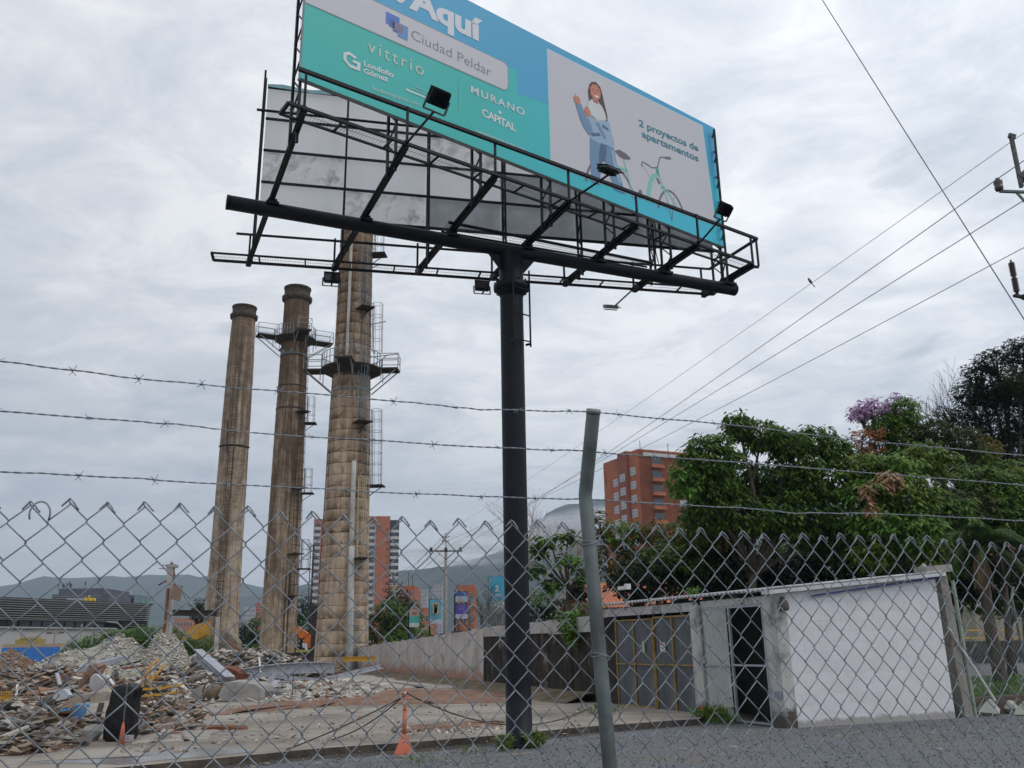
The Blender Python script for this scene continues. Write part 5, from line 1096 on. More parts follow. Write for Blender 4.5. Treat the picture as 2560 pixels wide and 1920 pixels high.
# right-hand pole whose head shows at the edge of the photograph
PZ = 11.4; hb = G(2540, 400, PZ); PX, PY = hb.x+.22, hb.y
RPo = thing('utility_pole', 'near utility pole whose top and insulators poke in at the right edge of the view', 'utility pole', (PX, PY, 0))
mb = MB(); mb.lathe((PX, PY, 0), [(.17, 0), (.12, PZ-.25)], 16); mb.build('pole', m_cpole, RPo, True)
tp = D(2527, 338, PY); bt = D(2554, 468, PY); mb = MB(); mb.bar(tp, bt, .085, .06); mb.bar(bt+Zv*.3, Vector((PX, PY, bt.z+.1)), .12, .10); mb.bar(tp-Vector((.05, 0, 0)), tp+Vector((.09, 0, -.05)), .06, .10); mb.build('steel_extension', mat('mottled_dark_steel', (.05, .055, .055), (.13, .135, .13), 9, .6, .2), RPo)
ia = D(2499, 478, PY); mb = MB(); mb.bar(ia, Vector((PX, PY-.1, ia.z-.10)), .06, .05); mb.bar(ia.lerp(Vector((PX, PY-.1, ia.z-.1)), .45), Vector((PX, PY-.1, ia.z-.75)), .04, .04); mb.build('crossarm', m_galv, RPo)
mb = MB(); mb.lathe((ia.x, ia.y, ia.z+.02), [(.07, 0), (.085, .03), (.085, .09), (.075, .10), (.09, .15), (.09, .22), (.045, .25), (.045, .28)], 14); mb.build('insulator', m_ins, RPo, True)
ib = D(2543, 735, PY-1.0); mb = MB(); prof = [(.03, 0), (.03, .05)]; z = .05
for k in range(16): prof += [(.035, z), (.062, z+.012), (.035, z+.03)]; z += .036 if k != 7 else .07
prof += [(.02, z+.01), (.02, z+.05)]; mb.lathe(ib, prof, 12); mb.build('insulator', m_ins, RPo, True)
mb = MB(); mb.bar(ib-Vector((.06, 0, .03)), Vector((PX, PY-.5, ib.z-.06)), .07, .05); mb.bar(ib+Vector((.1, 0, -.05)), Vector((PX, PY-.3, ib.z-.2)), .10, .08); mb.build('bracket', m_dsteel, RPo)
m_cable = mat('grey_line_conductor', (.13, .135, .14), rough=.6, metal=.2)
def line(a, b, sag, r, label, n=40, ext=None):
    pts = [a.lerp(b, i/n)-Zv*(4*sag*(i/n)*(1-i/n)) for i in range(n+1)]
    if ext: pts += [b+(b-a).normalized()*ext]
    mb = MB(); mb.tube(pts, r, 5); return one(mb, 'power_line', m_cable, label, 'cable', 'power lines between the poles')
tr_ = D(2523, 358, PY)
L1 = line(A[3], tr_, .25, .007, 'topmost and thinnest line, the bird sits on it', ext=9)
L2 = line(A[2], Vector((ia.x, ia.y, ia.z+.29)), .35, .010, 'second line down, tied to the brown insulator at the right', ext=9)
L3 = line(A[1], G(2560, 497, PZ-.9)+Vector((.05, 0, 0)), .35, .010, 'third line down of the four, between two thicker neighbours', ext=9)
L4 = line(A[0], G(2560, 619, PZ-.9), .4, .010, 'lowest of the four long lines rising to the right', ext=9)
for i, nm in enumerate(('left insulator', 'centre insulator', 'right insulator', 'tip')): line(B[i], A[i], .8, .02, 'line from the %s of the utility pole back to the farther pole' % nm)
p, q = D(2056, 0, 14), D(2560, 798, 11.2); d = q-p; mb = MB(); mb.tube([p-d*.9, p, p.lerp(q, .5)-Zv*.02, q, q+d*.7], .008, 6); one(mb, 'power_line', m_cable, 'steep thick cable crossing in front of the four long lines at upper right', 'cable')
# bird
bp = D(2327, 503, PY); BRD = thing('bird', 'small dark bird perched on the thinnest power line', 'bird', bp)
tl_ = (tr_-A[3]); tt = (bp.x-A[3].x)/tl_.x; bp = A[3].lerp(tr_, tt)-Zv*(4*.25*tt*(1-tt)); BRD.location = bp; WORG[BRD.name] = tuple(bp)
mb = MB(); dd = Vector((-.45, 0, .85)).normalized(); b0_ = bp+Zv*.06
mb.tube([b0_-dd*.07, b0_-dd*.03, b0_+dd*.02, b0_+dd*.06, b0_+dd*.085, b0_+dd*.105, b0_+dd*.125, b0_+dd*.135], [.012, .034, .044, .036, .028, .030, .022, .006], 10); mb.build('body', mat('brown_grey_feathers', (.07, .06, .055), (.12, .105, .09), 30, .9), BRD, True)
mb = MB(); mb.bar(b0_-dd*.05, b0_-dd*.19+Vector((.02, 0, 0)), .03, .012); mb.build('tail', mat('dark_feathers', (.04, .035, .035), rough=.9), BRD)
mb = MB(); mb.tube([b0_+dd*.12, b0_+dd*.125+Vector((-.035, 0, 0))], [.006, .001], 5); mb.build('beak', m_blk, BRD)
for s_ in (-.01, .012): mb = MB(); mb.tube([b0_+Vector((.015, s_, -.02)), bp+Vector((0, s_, 0))], .003, 4); mb.build('leg', m_blk, BRD)
# banner flags on black poles
def banner(label, px, ytop, ybase, fx0, fx1, fy0, fy1, cols, extra=None):
    b = G(px, ybase, .12); zt = D(px, ytop, b.y).z; T = thing('banner_flag', label, 'banner', (b.x, b.y, .12), 'advertising banners on black poles along the wall')
    mb = MB(); mb.tube([b, Vector((b.x, b.y, zt))], .045, 8); mb.build('pole', m_black, T)
    z0, z1 = D(fx0, fy1, b.y).z, D(fx0, fy0, b.y).z; x0, x1 = D(fx0, fy0, b.y).x, D(fx1, fy0, b.y).x; w = x1-x0
    mb = MB(); mb.bar(Vector((x0-.05, b.y, z1+.03)), Vector((x1+.02, b.y, z1+.03)), .03, .03); mb.build('top_rod', m_black, T)
    n = 8; mb = MB(); vs = []
    for i in range(n+1):
        for j in range(2): vs.append((x0+w*i/n, b.y-.03+.04*sin(i*1.3+px), z0 if j == 0 else z1))
    f = MB()
    for k, (a0, a1, c) in enumerate(cols):
        vs = [];
        for i in range(n+1):
            for v in (a0, a1): vs.append((x0+w*i/n, b.y-.05+.04*sin(i*1.1+px), z0+(z1-z0)*v))
        f.add(vs, [(2*i, 2*i+2, 2*i+3, 2*i+1) for i in range(n)], 0, c)
    fl = f.build('flag', m_print, T); fl.modifiers.new('t', 'SOLIDIFY').thickness = .006
    if extra: extra(fl, x0, z0, w, z1-z0, b.y-.11)
    return T
def shp(par, pts, x0, z0, w, h, y, c, nm='print_patch'):
    mb = MB(); mb.add([(x0+w*a, y, z0+h*b) for a, b in pts], [tuple(range(len(pts)))], 0, c); return mb.build(nm, m_print, par)
def txt3(par, s, x0, x1, z0, capz, y, c, bold=.02):
    cu = bpy.data.curves.new('tmp', 'FONT'); cu.body = s; cu.offset = bold; ob = bpy.data.objects.new('tmp', cu); COL.objects.link(ob); me = bpy.data.meshes.new_from_object(ob.evaluated_get(bpy.context.evaluated_depsgraph_get())); bpy.data.objects.remove(ob)
    a = min(v.co.x for v in me.vertices); b = max(v.co.x for v in me.vertices); sx = (x1-x0)/(b-a); mb = MB(); mb.add([(x0+(v.co.x-a)*sx, y, z0+v.co.y*capz/.7) for v in me.vertices], [tuple(p.vertices) for p in me.polygons], 0, c); bpy.data.meshes.remove(me); return mb.build('lettering', m_print, par)
WB = (.45, .50, .52)
def e4(f, x0, z0, w, h, y): txt3(f, '2', x0+w*.36, x0+w*.64, z0+h*.50, h*.19, y, (.62, .66, .66), .035); shp(f, [(.16, .415), (.84, .40), (.84, .375), (.16, .39)], x0, z0, w, h, y, WB); shp(f, [(.12, .37), (.88, .355), (.88, .33), (.12, .345)], x0, z0, w, h, y, WB); shp(f, [(.18, .09), (.30, .08), (.30, .14), (.22, .14)], x0, z0, w, h, y, (.03, .12, .25))
banner('turquoise banner with a white 2, nearest of the row, beside the black pole', 1222, 1440, 1640, 1224, 1260, 1441, 1517, [(0, .17, (.42, .50, .53)), (.17, 1, (.05, .33, .50))], e4)
def e3(f, x0, z0, w, h, y):
    for a, b, c_ in ((.22, .74, .10), (.38, .80, .07), (.60, .72, .12)): shp(f, [(a, .56), (a+c_, .56), (a+c_*.8, b), (a+c_*.3, b+.02)], x0, z0, w, h, y, (.45, .26, .18))
    for z_ in (.46, .38, .32): shp(f, [(.25, z_), (.75, z_), (.75, z_+.02), (.25, z_+.02)], x0, z0, w, h, y, (.25, .22, .55))
banner('purple and blue banner picturing a city skyline, second from the black pole', 1137, 1476, 1690, 1139, 1170, 1480, 1547, [(0, .17, (.42, .44, .55)), (.17, .53, (.09, .07, .33)), (.53, .62, (.10, .07, .10)), (.62, .84, (.32, .42, .52)), (.84, 1, (.05, .11, .30))], e3)
def e2(f, x0, z0, w, h, y): shp(f, [(.25, .40), (.75, .40), (.77, .84), (.50, .88), (.23, .84)], x0, z0, w, h, y, (.42, .36, .20)); shp(f, [(.35, .42), (.62, .42), (.66, .66), (.40, .70)], x0, z0, w, h, y, (.52, .48, .42)); shp(f, [(.36, .70), (.52, .68), (.50, .82), (.38, .80)], x0, z0, w, h, y, (.12, .06, .03)); shp(f, [(.56, .68), (.70, .70), (.66, .80), (.56, .78)], x0, z0, w, h, y, (.16, .07, .04))
banner('light blue banner with a framed couple photograph, third from the black pole', 1073, 1498, 1684, 1075, 1104, 1499, 1559, [(0, .16, (.42, .50, .54)), (.16, 1, (.10, .36, .47))], e2)
def e1(f, x0, z0, w, h, y): shp(f, [(.3, .90), (.8, .90), (.8, .93), (.3, .93)], x0, z0, w, h, y, (.45, .42, .42)); shp(f, [(.3, .60), (.7, .62), (.8, .72), (.6, .70), (.5, .76), (.35, .68)], x0, z0, w, h, y, (.2, .12, .12))
banner('small banner, sea green below a brownish photograph, farthest left of the row', 1020, 1514, 1682, 1022, 1049, 1516, 1568, [(0, .20, (.45, .50, .50)), (.20, .52, (.06, .36, .33)), (.52, .86, (.42, .30, .26)), (.86, 1, (.08, .06, .08))], e1)
b = G(1176, 1700, .12); mb = MB(); mb.tube([b, Vector((b.x, b.y, D(1176, 1485, b.y).z))], .045, 8); one(mb, 'steel_pole', m_galv, 'bare silvery pole standing in front of the ribbed wall near the black stained part', 'pole')
b = G(1024, 1682, .12); mb = MB(); mb.tube([b+Vector((.12, 0, 0)), b+Vector((.12, 0, 2.2))], .09, 8); one(mb, 'blue_pipe', mat('blue_pipe_paint', (.05, .16, .38), rough=.5), 'short blue pipe upright against the ribbed wall beside a banner pole', 'pipe')
b = D(940, 1600, 70); 
for px, Y, hy, lab in ((56, 118, 1566, 'street lamp in front of the pale blank shopping centre wall'), (205, 112, 1560, 'street lamp between the blue hoarding and the green hedge'), (139, 116, 1575, 'thin lamp post above the right part of the blue hoarding')):
    t_ = D(px, hy, Y); T = thing('street_lamp', lab, 'street lamp', (t_.x, t_.y, -.4)); mb = MB(); mb.tube([Vector((t_.x, t_.y, -.4)), t_], .09, 6); mb.build('pole', m_cpole, T); mb = MB(); mb.bar(t_-Zv*.4-Vector((.9, 0, 0)), t_-Zv*.4+Vector((.9, 0, 0)), .07, .07)
    for s_ in (-.8, .8): mb.box(t_-Zv*.36+Vector((s_, 0, 0)), (.5, .3, .16))
    mb.build('lamp_head', m_dsteel, T)
# ---- second fence, right of the hut: concrete corner post, braces, posts, mesh on a low wall
SF = thing('boundary_fence', 'far chain link fence on a low dark kerb wall right of the white hut', 'fence', rp(0, .2)); m_dwall = mat('damp_brown_kerb_wall', (.07, .05, .04), (.13, .10, .08), 3, .95, bump=.6)
mb = MB(); mb.box(rp(12.3, .35, .17)+Zv*0, (24, .35, .38), (ad, Vector((-ad.y, ad.x, 0)), Zv)); mb.build('kerb_wall', m_dwall, SF)
mb = MB(); mb.bar(rp(.18, .16, -.1), rp(.02, .16, 2.95), .24, .24, up=ad); mb.build('corner_post', mat('rust_streaked_concrete_post', (.20, .19, .17), (.30, .29, .26), 4, .95, stretch=(1, 1, .3), dirt=(.14, .075, .045), dscale=2.2, dlo=.54, dhi=.68), SF)
m_green = mat('pale_green_pipe', (.26, .33, .25), (.34, .40, .32), 5, .6); mb = MB(); mb.tube([rp(.42, .1, .0), rp(.36, .1, 2.85)], .04, 8); mb.build('post', m_green, SF)
mb = MB(); s0_ = VP(2370, 1568, rp(0, .0), 66); s1_ = VP(2488, 1752, rp(0, .0), 66); mb.tube([s0_, s1_], .028, 8); mb.build('strut', m_wht, SF)
mb = MB(); mb.tube([VP(2372, 1488, rp(0, 0), 66), VP(2362, 1515, rp(0, 0), 66)], .022, 8); mb.build('arm', m_galv, SF)
for px in (2530,):
    a_ = VP(px-1, 1495, rp(0, .3), 66); b_ = VP(px+30, 1690, rp(0, .3), 66); mb = MB(); d_ = b_-a_; mb.tube([VP(2533, 1467, rp(0, .3), 66), a_, Vector((a_.x+.1, a_.y+.03, .3))], .03, 8); mb.build('post', m_galv, SF)
mesh = MB(); cw = .12
for i in range(int(8/cw)):
    for s_ in (-1, 1):
        x0_ = .45+i*cw; 
        # straight diagonals between z=.36 and 2.1
        h_ = 1.75; 
        a_ = rp(x0_, .3, .36); b_ = rp(x0_+s_*h_, .3, .36+h_)
        if s_ < 0 and x0_-h_ < .4: h2 = x0_-.4; b_ = rp(.4, .3, .36+h2)
        mesh.bar(a_, b_, .004, .004)
for i in range(int(1.7/cw)): mesh.bar(rp(.42, .3, .36+i*cw), rp(.42+1.75-i*cw, .3, 2.11), .004, .004)
mesh.build('mesh', m_galv, SF)['kind'] = 'stuff'
for (px, py, r, nm) in ((2476, 1790, .28, 'largest pale green painted rubble chunk by the kerb wall at right'), (2530, 1785, .2, 'pale green rubble chunk second from the largest one'), (2440, 1778, .09, 'smallest pale green chunk close to the concrete corner post'), (2560, 1790, .2, 'pale green rubble chunk cut by the right edge of the view')):
    p = G(px, py, .0); mb = MB(); g3 = random.Random(px); mb.rock(p+Zv*r*.4, r, 0, None, g3, 1.1); one(mb, 'rubble_chunk', mat('chalky_green_rubble', (.34, .37, .32), (.45, .47, .43), 6, .95, bump=.5), nm, 'rubble')
# far side of the road: dark retaining wall with yellow railing
RWl = thing('retaining_wall', 'dark retaining wall across the road at the right edge', 'wall', rp(0, 26)); mb = MB(); mb.box(rp(43, 26, .7), (50, .5, 1.3), (ad, Vector((-ad.y, ad.x, 0)), Zv)); mb.build('wall', mat('dark_damp_wall', (.035, .033, .032), (.07, .065, .06), 2, .95, world=True), RWl)
YR = thing('guard_railing', 'yellow tubular railing on the dark wall across the road', 'railing', rp(0, 25.8)); 
for z in (1.55, 2.0): mb = MB(); mb.bar(rp(18, 25.8, z), rp(68, 25.8, z), .07, .09); mb.build('rail', m_yel, YR)
for i in range(17): mb = MB(); mb.bar(rp(18+i*3, 25.85, 1.3), rp(18+i*3, 25.85, 2.02), .12, .07, up=ad); mb.build('post', m_yel, YR)
# ============================================================ TREES AND PLANTS
def leafmat(name, tr=.35):
    if name in MATS: return MATS[name]
    M = mat(name, (.9, .9, .9), (1.1, 1.1, 1.1), 20, .55, tint=True, trans=tr, spec=.25); return M
m_leaf_ = leafmat('foliage', .3); m_bark = mat('tree_bark', (.05, .04, .032), (.11, .09, .075), 6, .95, bump=.8, stretch=(1, 1, .3)); m_bare = mat('grey_bare_twigs', (.14, .115, .10), (.21, .18, .16), 6, .95)
def leaf_mesh(name, P, dirs, L, Wd, cols, parent, mat_, kind='stuff', fold=.25, bend=.25):
    """P, dirs: (n,3); L, Wd: (n,). Each leaf is a folded, bent blade of four triangles."""
    n = len(P); up_ = np.array([0, 0, 1.]); s_ = np.cross(dirs, up_); s_ += 1e-4; s_ /= np.linalg.norm(s_, axis=1)[:, None]; nn_ = np.cross(s_, dirs); L_ = L[:, None]; W2 = Wd[:, None]/2
    base_ = P; mid = P+dirs*L_*.5+nn_*L_*.06; tip = P+dirs*L_-nn_*L_*bend*.0+np.array([0, 0, -1.])*L_*bend*.6
    l = P+dirs*L_*.45+s_*W2-nn_*W2*fold; r = P+dirs*L_*.45-s_*W2-nn_*W2*fold
    V_ = np.stack([base_, l, mid, r, tip], 1).reshape(-1, 3); o = np.arange(n)[:, None]*5
    T_ = np.concatenate([o+np.array([[0, 1, 2]]), o+np.array([[0, 2, 3]]), o+np.array([[1, 4, 2]]), o+np.array([[2, 4, 3]])], 1).reshape(-1, 3)
    org = V_.mean(0); po = np.array(WORG[parent.name]) if parent else np.zeros(3)
    me = bpy.data.meshes.new(name); me.vertices.add(len(V_)); me.vertices.foreach_set('co', (V_-org).ravel()); me.loops.add(T_.size); me.loops.foreach_set('vertex_index', T_.ravel()); me.polygons.add(len(T_)); me.polygons.foreach_set('loop_start', np.arange(0, T_.size, 3)); me.polygons.foreach_set('loop_total', np.full(len(T_), 3))
    at = me.color_attributes.new('tint', 'FLOAT_COLOR', 'POINT'); c = np.ones((n, 5, 4), np.float32); c[:, :, :3] = cols[:, None, :]; at.data.foreach_set('color', c.ravel()); me.materials.append(mat_); me.update(); me.validate()
    ob = bpy.data.objects.new(name, me); COL.objects.link(ob); WORG[ob.name] = tuple(org)
    if parent: ob.parent = parent
    ob.location = Vector(org-po)
    if kind: ob['kind'] = kind
    return ob
def clump_pts(npr, c, rad, n, shell=.55):
    u = npr.normal(size=(n, 3)); u /= np.linalg.norm(u, axis=1)[:, None]; r = (shell+(1-shell)*npr.random(n)**.6)
    lump = 1+.18*np.sin(u[:, 0]*7+c[0])*np.sin(u[:, 1]*6+c[1])+.12*np.sin(u[:, 2]*9+c[2]); return np.array(c)+u*r[:, None]*np.array(rad)*lump[:, None], u
def tree(name, label, base_, clumps, trunk_r, leaf, pal, seed=1, group=None, density=60, cluster=6, limbs=True, bark=None, cat='tree', shell=.5, twig=.0, droop=.5, trunk_top=None):
    """clumps: (centre, radius or (rx,ry,rz), weight, palette index)"""
    npr = np.random.default_rng(seed); g = random.Random(seed); base_ = Vector(base_); T = thing(name, label, cat, base_, group); bark = bark or m_bark
    C_ = [Vector(c[0]) for c in clumps]; top = trunk_top or (sum(C_, Vector())/len(C_)).lerp(base_, .45); top = Vector(top)
    mb = MB(); mb.tube([base_-Zv*.3, base_.lerp(top, .4)+Vector((g.uniform(-.1, .1), g.uniform(-.1, .1), 0))*trunk_r*4, top], [trunk_r*1.15, trunk_r*.85, trunk_r*.6], 10); mb.build('trunk', bark, T, True)
    if limbs:
        for c in C_:
            mb = MB(); m1 = top.lerp(c, .5)+Vector((g.uniform(-.3, .3), g.uniform(-.3, .3), g.uniform(-.2, .3)))*min(1, (c-top).length*.3); mb.tube([top-Zv*.1, m1, c], [trunk_r*.5, trunk_r*.32, trunk_r*.12], 7)
            for k in range(5):
                e = c+Vector((g.uniform(-1, 1), g.uniform(-1, 1), g.uniform(-.5, 1)))*.75*(c-C_[0]).length**0*1.0*float(np.mean(clumps[C_.index(c)][1])); mb.tube([c.lerp(m1, .3), c.lerp(e, .5)+Zv*.1, e], [trunk_r*.15, trunk_r*.08, trunk_r*.03], 5)
            mb.build('limb', bark, T, True)
    PP, DD, CC, LL = [], [], [], []
    for (c, rad, wgt, pi_) in clumps:
        rad = (rad, rad, rad*.8) if isinstance(rad, (int, float)) else rad; area_ = (rad[0]*rad[2]*4*pi); n = max(6, int(area_*density*wgt/cluster)); pts, u = clump_pts(npr, c, rad, n, shell)
        for _ in range(cluster):
            az = npr.random(n)*2*pi; h = npr.uniform(-droop-.35, .35-droop, n); d = np.stack([np.cos(az), np.sin(az), h], 1)+u*.35; d /= np.linalg.norm(d, axis=1)[:, None]
            PP.append(pts+npr.normal(size=(n, 3))*leaf[0]*.25); DD.append(d); pc = np.array(pal[pi_]); ci = npr.integers(0, len(pc), n); CC.append(pc[ci]*npr.uniform(.75, 1.25, (n, 1))); LL.append(leaf[0]*npr.uniform(.7, 1.25, n))
    P = np.concatenate(PP); Dd = np.concatenate(DD); Cc_ = np.concatenate(CC); Ll = np.concatenate(LL)
    leaf_mesh('crown', P, Dd, Ll, Ll*leaf[1], Cc_, T, m_leaf_); return T
DG = [(.060, .122, .022), (.085, .160, .026), (.046, .098, .022), (.125, .205, .032)]; MG = [(.09, .20, .034), (.13, .25, .04), (.07, .16, .034), (.17, .29, .05)]
YG = [(.10, .17, .025), (.13, .20, .03), (.07, .13, .02), (.16, .22, .04)]; OL = [(.06, .08, .025), (.045, .065, .02), (.085, .10, .035)]; DKK = [(.014, .028, .012), (.02, .036, .016), (.026, .045, .02)]
OR = [(.30, .10, .03), (.24, .07, .02), (.36, .16, .05)]; PUR = [(.50, .32, .54), (.42, .25, .46), (.58, .42, .60)]; TAN = [(.42, .26, .15), (.50, .33, .20), (.34, .20, .11)]; AUT = [(.16, .12, .025), (.22, .14, .03), (.10, .10, .02), (.06, .09, .02)]
PAL = [DG, MG, YG, OL, DKK, OR, PUR, TAN, AUT]
def cl(px, py, Y, r, w=1., p=0): return (tuple(D(px, py, Y)), r, w, p)
def gb(px, Y): q_ = D(px, 1600, Y); return (q_.x, q_.y, .0)
# big broad-leafed tree, left and darker
tree('broadleaf_tree', 'big dark green tree with drooping broad leaves, sky showing through its crown', gb(1850, 30), [
 cl(1775, 1140, 29, (.95, .9, .75), 1., 0), cl(1715, 1205, 29, (.6, .8, .6), .9, 1), cl(1790, 1225, 29.5, (.95, 1, .8), 1., 0), cl(1765, 1290, 30, (.9, 1, .6), .8, 0), cl(1845, 1060, 30, (.55, .6, .42), 1., 0), cl(1905, 1085, 30, (.9, .8, .5), .9, 0), cl(1965, 1110, 30, (.8, .8, .55), .9, 0),
 cl(2035, 1100, 30.5, (.85, .8, .45), .8, 0), cl(2090, 1130, 30, (.6, .6, .5), .8, 0), cl(1830, 1190, 31, (1., 1, .55), .55, 0), cl(1930, 1200, 31, (1.2, 1.1, .7), .9, 0), cl(2030, 1200, 30, (1.2, 1.1, .8), 1., 0), cl(1860, 1290, 30, (1.4, 1.2, .75), .9, 0), cl(1990, 1290, 30, (1.4, 1.2, .8), 1., 0), cl(1780, 1350, 31, (1.2, 1.2, .7), .8, 8), cl(2080, 1330, 31, (1.2, 1.1, .8), .9, 0)],
 .22, (.25, .38), PAL, 3, density=190, cluster=7, droop=.75, shell=.45)
tree('broadleaf_tree', 'bright yellow green tree with hanging leaves behind the right half of the white hut', gb(2230, 29), [
 cl(2150, 1165, 29.5, (.8, .8, .4), 1., 2), cl(2230, 1170, 29.5, (.9, .9, .5), 1., 1), cl(2310, 1150, 30, (.9, .9, .6), .9, 2), cl(2170, 1240, 29, (1., .9, .6), 1., 1), cl(2270, 1245, 28.5, (1., .9, .7), 1., 2), cl(2200, 1310, 28.5, (.9, .9, .6), 1., 1), cl(2290, 1330, 28, (.8, .8, .7), 1., 1), cl(2330, 1400, 28, (.6, .6, .7), .9, 2), cl(2180, 1380, 28.5, (.7, .7, .5), .9, 2),
 cl(2220, 1205, 28.2, (.42, .3, .3), 1.3, 7), cl(2166, 1228, 28.2, (.2, .2, .2), 1.2, 7), cl(2180, 1272, 28, (.15, .1, .22), .9, 7), cl(2360, 1280, 29.5, (.9, .9, .8), .9, 0)], .2, (.25, .38), PAL, 4, density=190, cluster=7, droop=.75, shell=.45)
tree('flowering_tree', 'rounded bright green tree topped with purple blossom', gb(2240, 38), [
 cl(2178, 1020, 38, (.85, .8, .4), .8, 6), cl(2150, 1035, 38, (.5, .5, .35), .7, 6), cl(2240, 1010, 38.5, (.9, .8, .4), .35, 6), cl(2255, 1030, 38, (.8, .8, .6), 1., 1), cl(2260, 1075, 38, (.95, .9, .7), 1.1, 2), cl(2210, 1065, 38, (.8, .8, .6), 1., 1), cl(2270, 1125, 38, (.9, .9, .6), 1., 1), cl(2200, 1130, 38.5, (.8, .8, .5), .8, 0)], .18, (.22, .40), PAL, 5, density=170, droop=.5)
tree('rusty_leafed_tree', 'small tree with rust orange leaves left of the purple blossom', gb(2140, 36), [cl(2155, 1090, 36, (.65, .6, .28), .8, 5), cl(2190, 1085, 36, (.4, .4, .28), .7, 5), cl(2120, 1125, 36, (.8, .7, .3), .8, 5), cl(2170, 1120, 36, (.6, .6, .3), .7, 5), cl(2090, 1150, 36, (.6, .6, .3), .6, 5)], .12, (.2, .45), PAL, 6, density=90, droop=.2)
tree('dark_tree', 'tall dark fine-leafed tree filling the upper right edge', gb(2570, 44), [
 cl(2490, 905, 44, (1.2, 1, .7), 1., 4), cl(2560, 880, 44, (1.2, 1., .9), 1., 4), cl(2445, 935, 44, (.9, 1, .6), .9, 4), cl(2420, 985, 44, (1., 1, .7), .9, 4), cl(2405, 1060, 44, (1., 1, .9), .7, 4), cl(2360, 1040, 44, (.7, .8, .5), .5, 4), cl(2480, 985, 44, (1.3, 1.1, .9), 1., 4), cl(2550, 960, 43, (1.3, 1.1, .9), 1., 3), cl(2520, 980, 44, (1.4, 1.2, 1.), 1., 4), cl(2600, 980, 44, (1.5, 1.3, 1.2), 1., 4), cl(2440, 1030, 44, (1., 1, .8), .6, 4), cl(2510, 1070, 44, (1.5, 1.2, 1.1), 1., 4), cl(2590, 1100, 44, (1.6, 1.3, 1.3), 1., 4), cl(2470, 1140, 44, (1.5, 1.2, 1.1), .9, 4), cl(2560, 1200, 44, (1.6, 1.4, 1.2), 1., 4), cl(2650, 1000, 45, (2., 1.5, 2.), .9, 4), cl(2640, 1200, 45, (2., 1.5, 1.6), .9, 4), cl(2530, 1290, 44, (1.6, 1.4, 1.2), .8, 4)], .3, (.16, .5), PAL, 7, density=190, droop=.1, shell=.3)
tree('green_tree', 'olive green tree between the purple blossom and the dark tree', gb(2370, 37), [cl(2340, 1080, 37, (.9, .8, .55), .9, 3), cl(2400, 1100, 37, (.9, .8, .6), .9, 3), cl(2360, 1140, 37, (1.1, .9, .6), 1., 3), cl(2440, 1150, 37, (.9, .8, .6), .9, 0), cl(2480, 1210, 36, (1., .9, .7), .8, 3), cl(2520, 1180, 36, (.7, .7, .5), .8, 2), cl(2540, 1250, 35, (.8, .7, .6), .8, 1), cl(2400, 1200, 36, (1.1, 1, .7), .9, 3), cl(2465, 1120, 37.5, (.7, .6, .5), .6, 8)], .16, (.2, .42), PAL, 8, density=170, droop=.5)
tree('young_tree', 'fine-leafed yellow green tree just right of the galvanised fence post', gb(1560, 33), [cl(1500, 1310, 33, (.5, .5, .5), .8, 8), cl(1560, 1335, 33, (.9, .8, .5), .9, 1), cl(1630, 1330, 33, (.9, .8, .45), .9, 8), cl(1700, 1335, 33.5, (.9, .8, .5), .9, 0), cl(1530, 1400, 33, (.9, .8, .7), 1., 8), cl(1620, 1400, 33, (1.1, .9, .7), 1., 0), cl(1720, 1410, 33, (1.2, 1, .7), .9, 8), cl(1580, 1460, 33, (1., .9, .5), .7, 4)], .13, (.17, .45), PAL, 9, density=170, droop=.3)
for i, (px, Y, lab) in enumerate(((1700, 31, 'left one of the dark trees massed behind the zinc roof'), (1900, 33, 'middle one of the dark trees massed behind the zinc roof'), (2090, 32, 'dark tree directly behind the highest middle part of the white fascia'), (2350, 33, 'dark tree behind the broken coping at the right end of the hut'))):
    tree('dark_tree', lab, gb(px, Y), [cl(px-90, 1440, Y, (1.3, 1.1, .8), .9, 4), cl(px, 1400, Y, (1.4, 1.1, .8), .9, 0), cl(px+80, 1420, Y, (1.3, 1.1, .9), .9, 4), cl(px+20, 1480, Y, (1.3, 1.1, .6), .6, 4)], .15, (.22, .42), PAL, 20+i, group='dark trees massed behind the hut', density=130, droop=.6)
tree('dark_tree', 'low dark tree hiding the cream house at the right edge', gb(2520, 35), [cl(2440, 1440, 35, (.9, .8, .8), .9, 4), cl(2510, 1450, 35, (1., .9, .9), .9, 3), cl(2560, 1380, 35, (1., .9, .9), .9, 4), cl(2580, 1470, 35, (1., .9, .9), .9, 4), cl(2480, 1500, 35, (1.2, .9, .6), .8, 0)], .12, (.2, .42), PAL, 28, density=130)
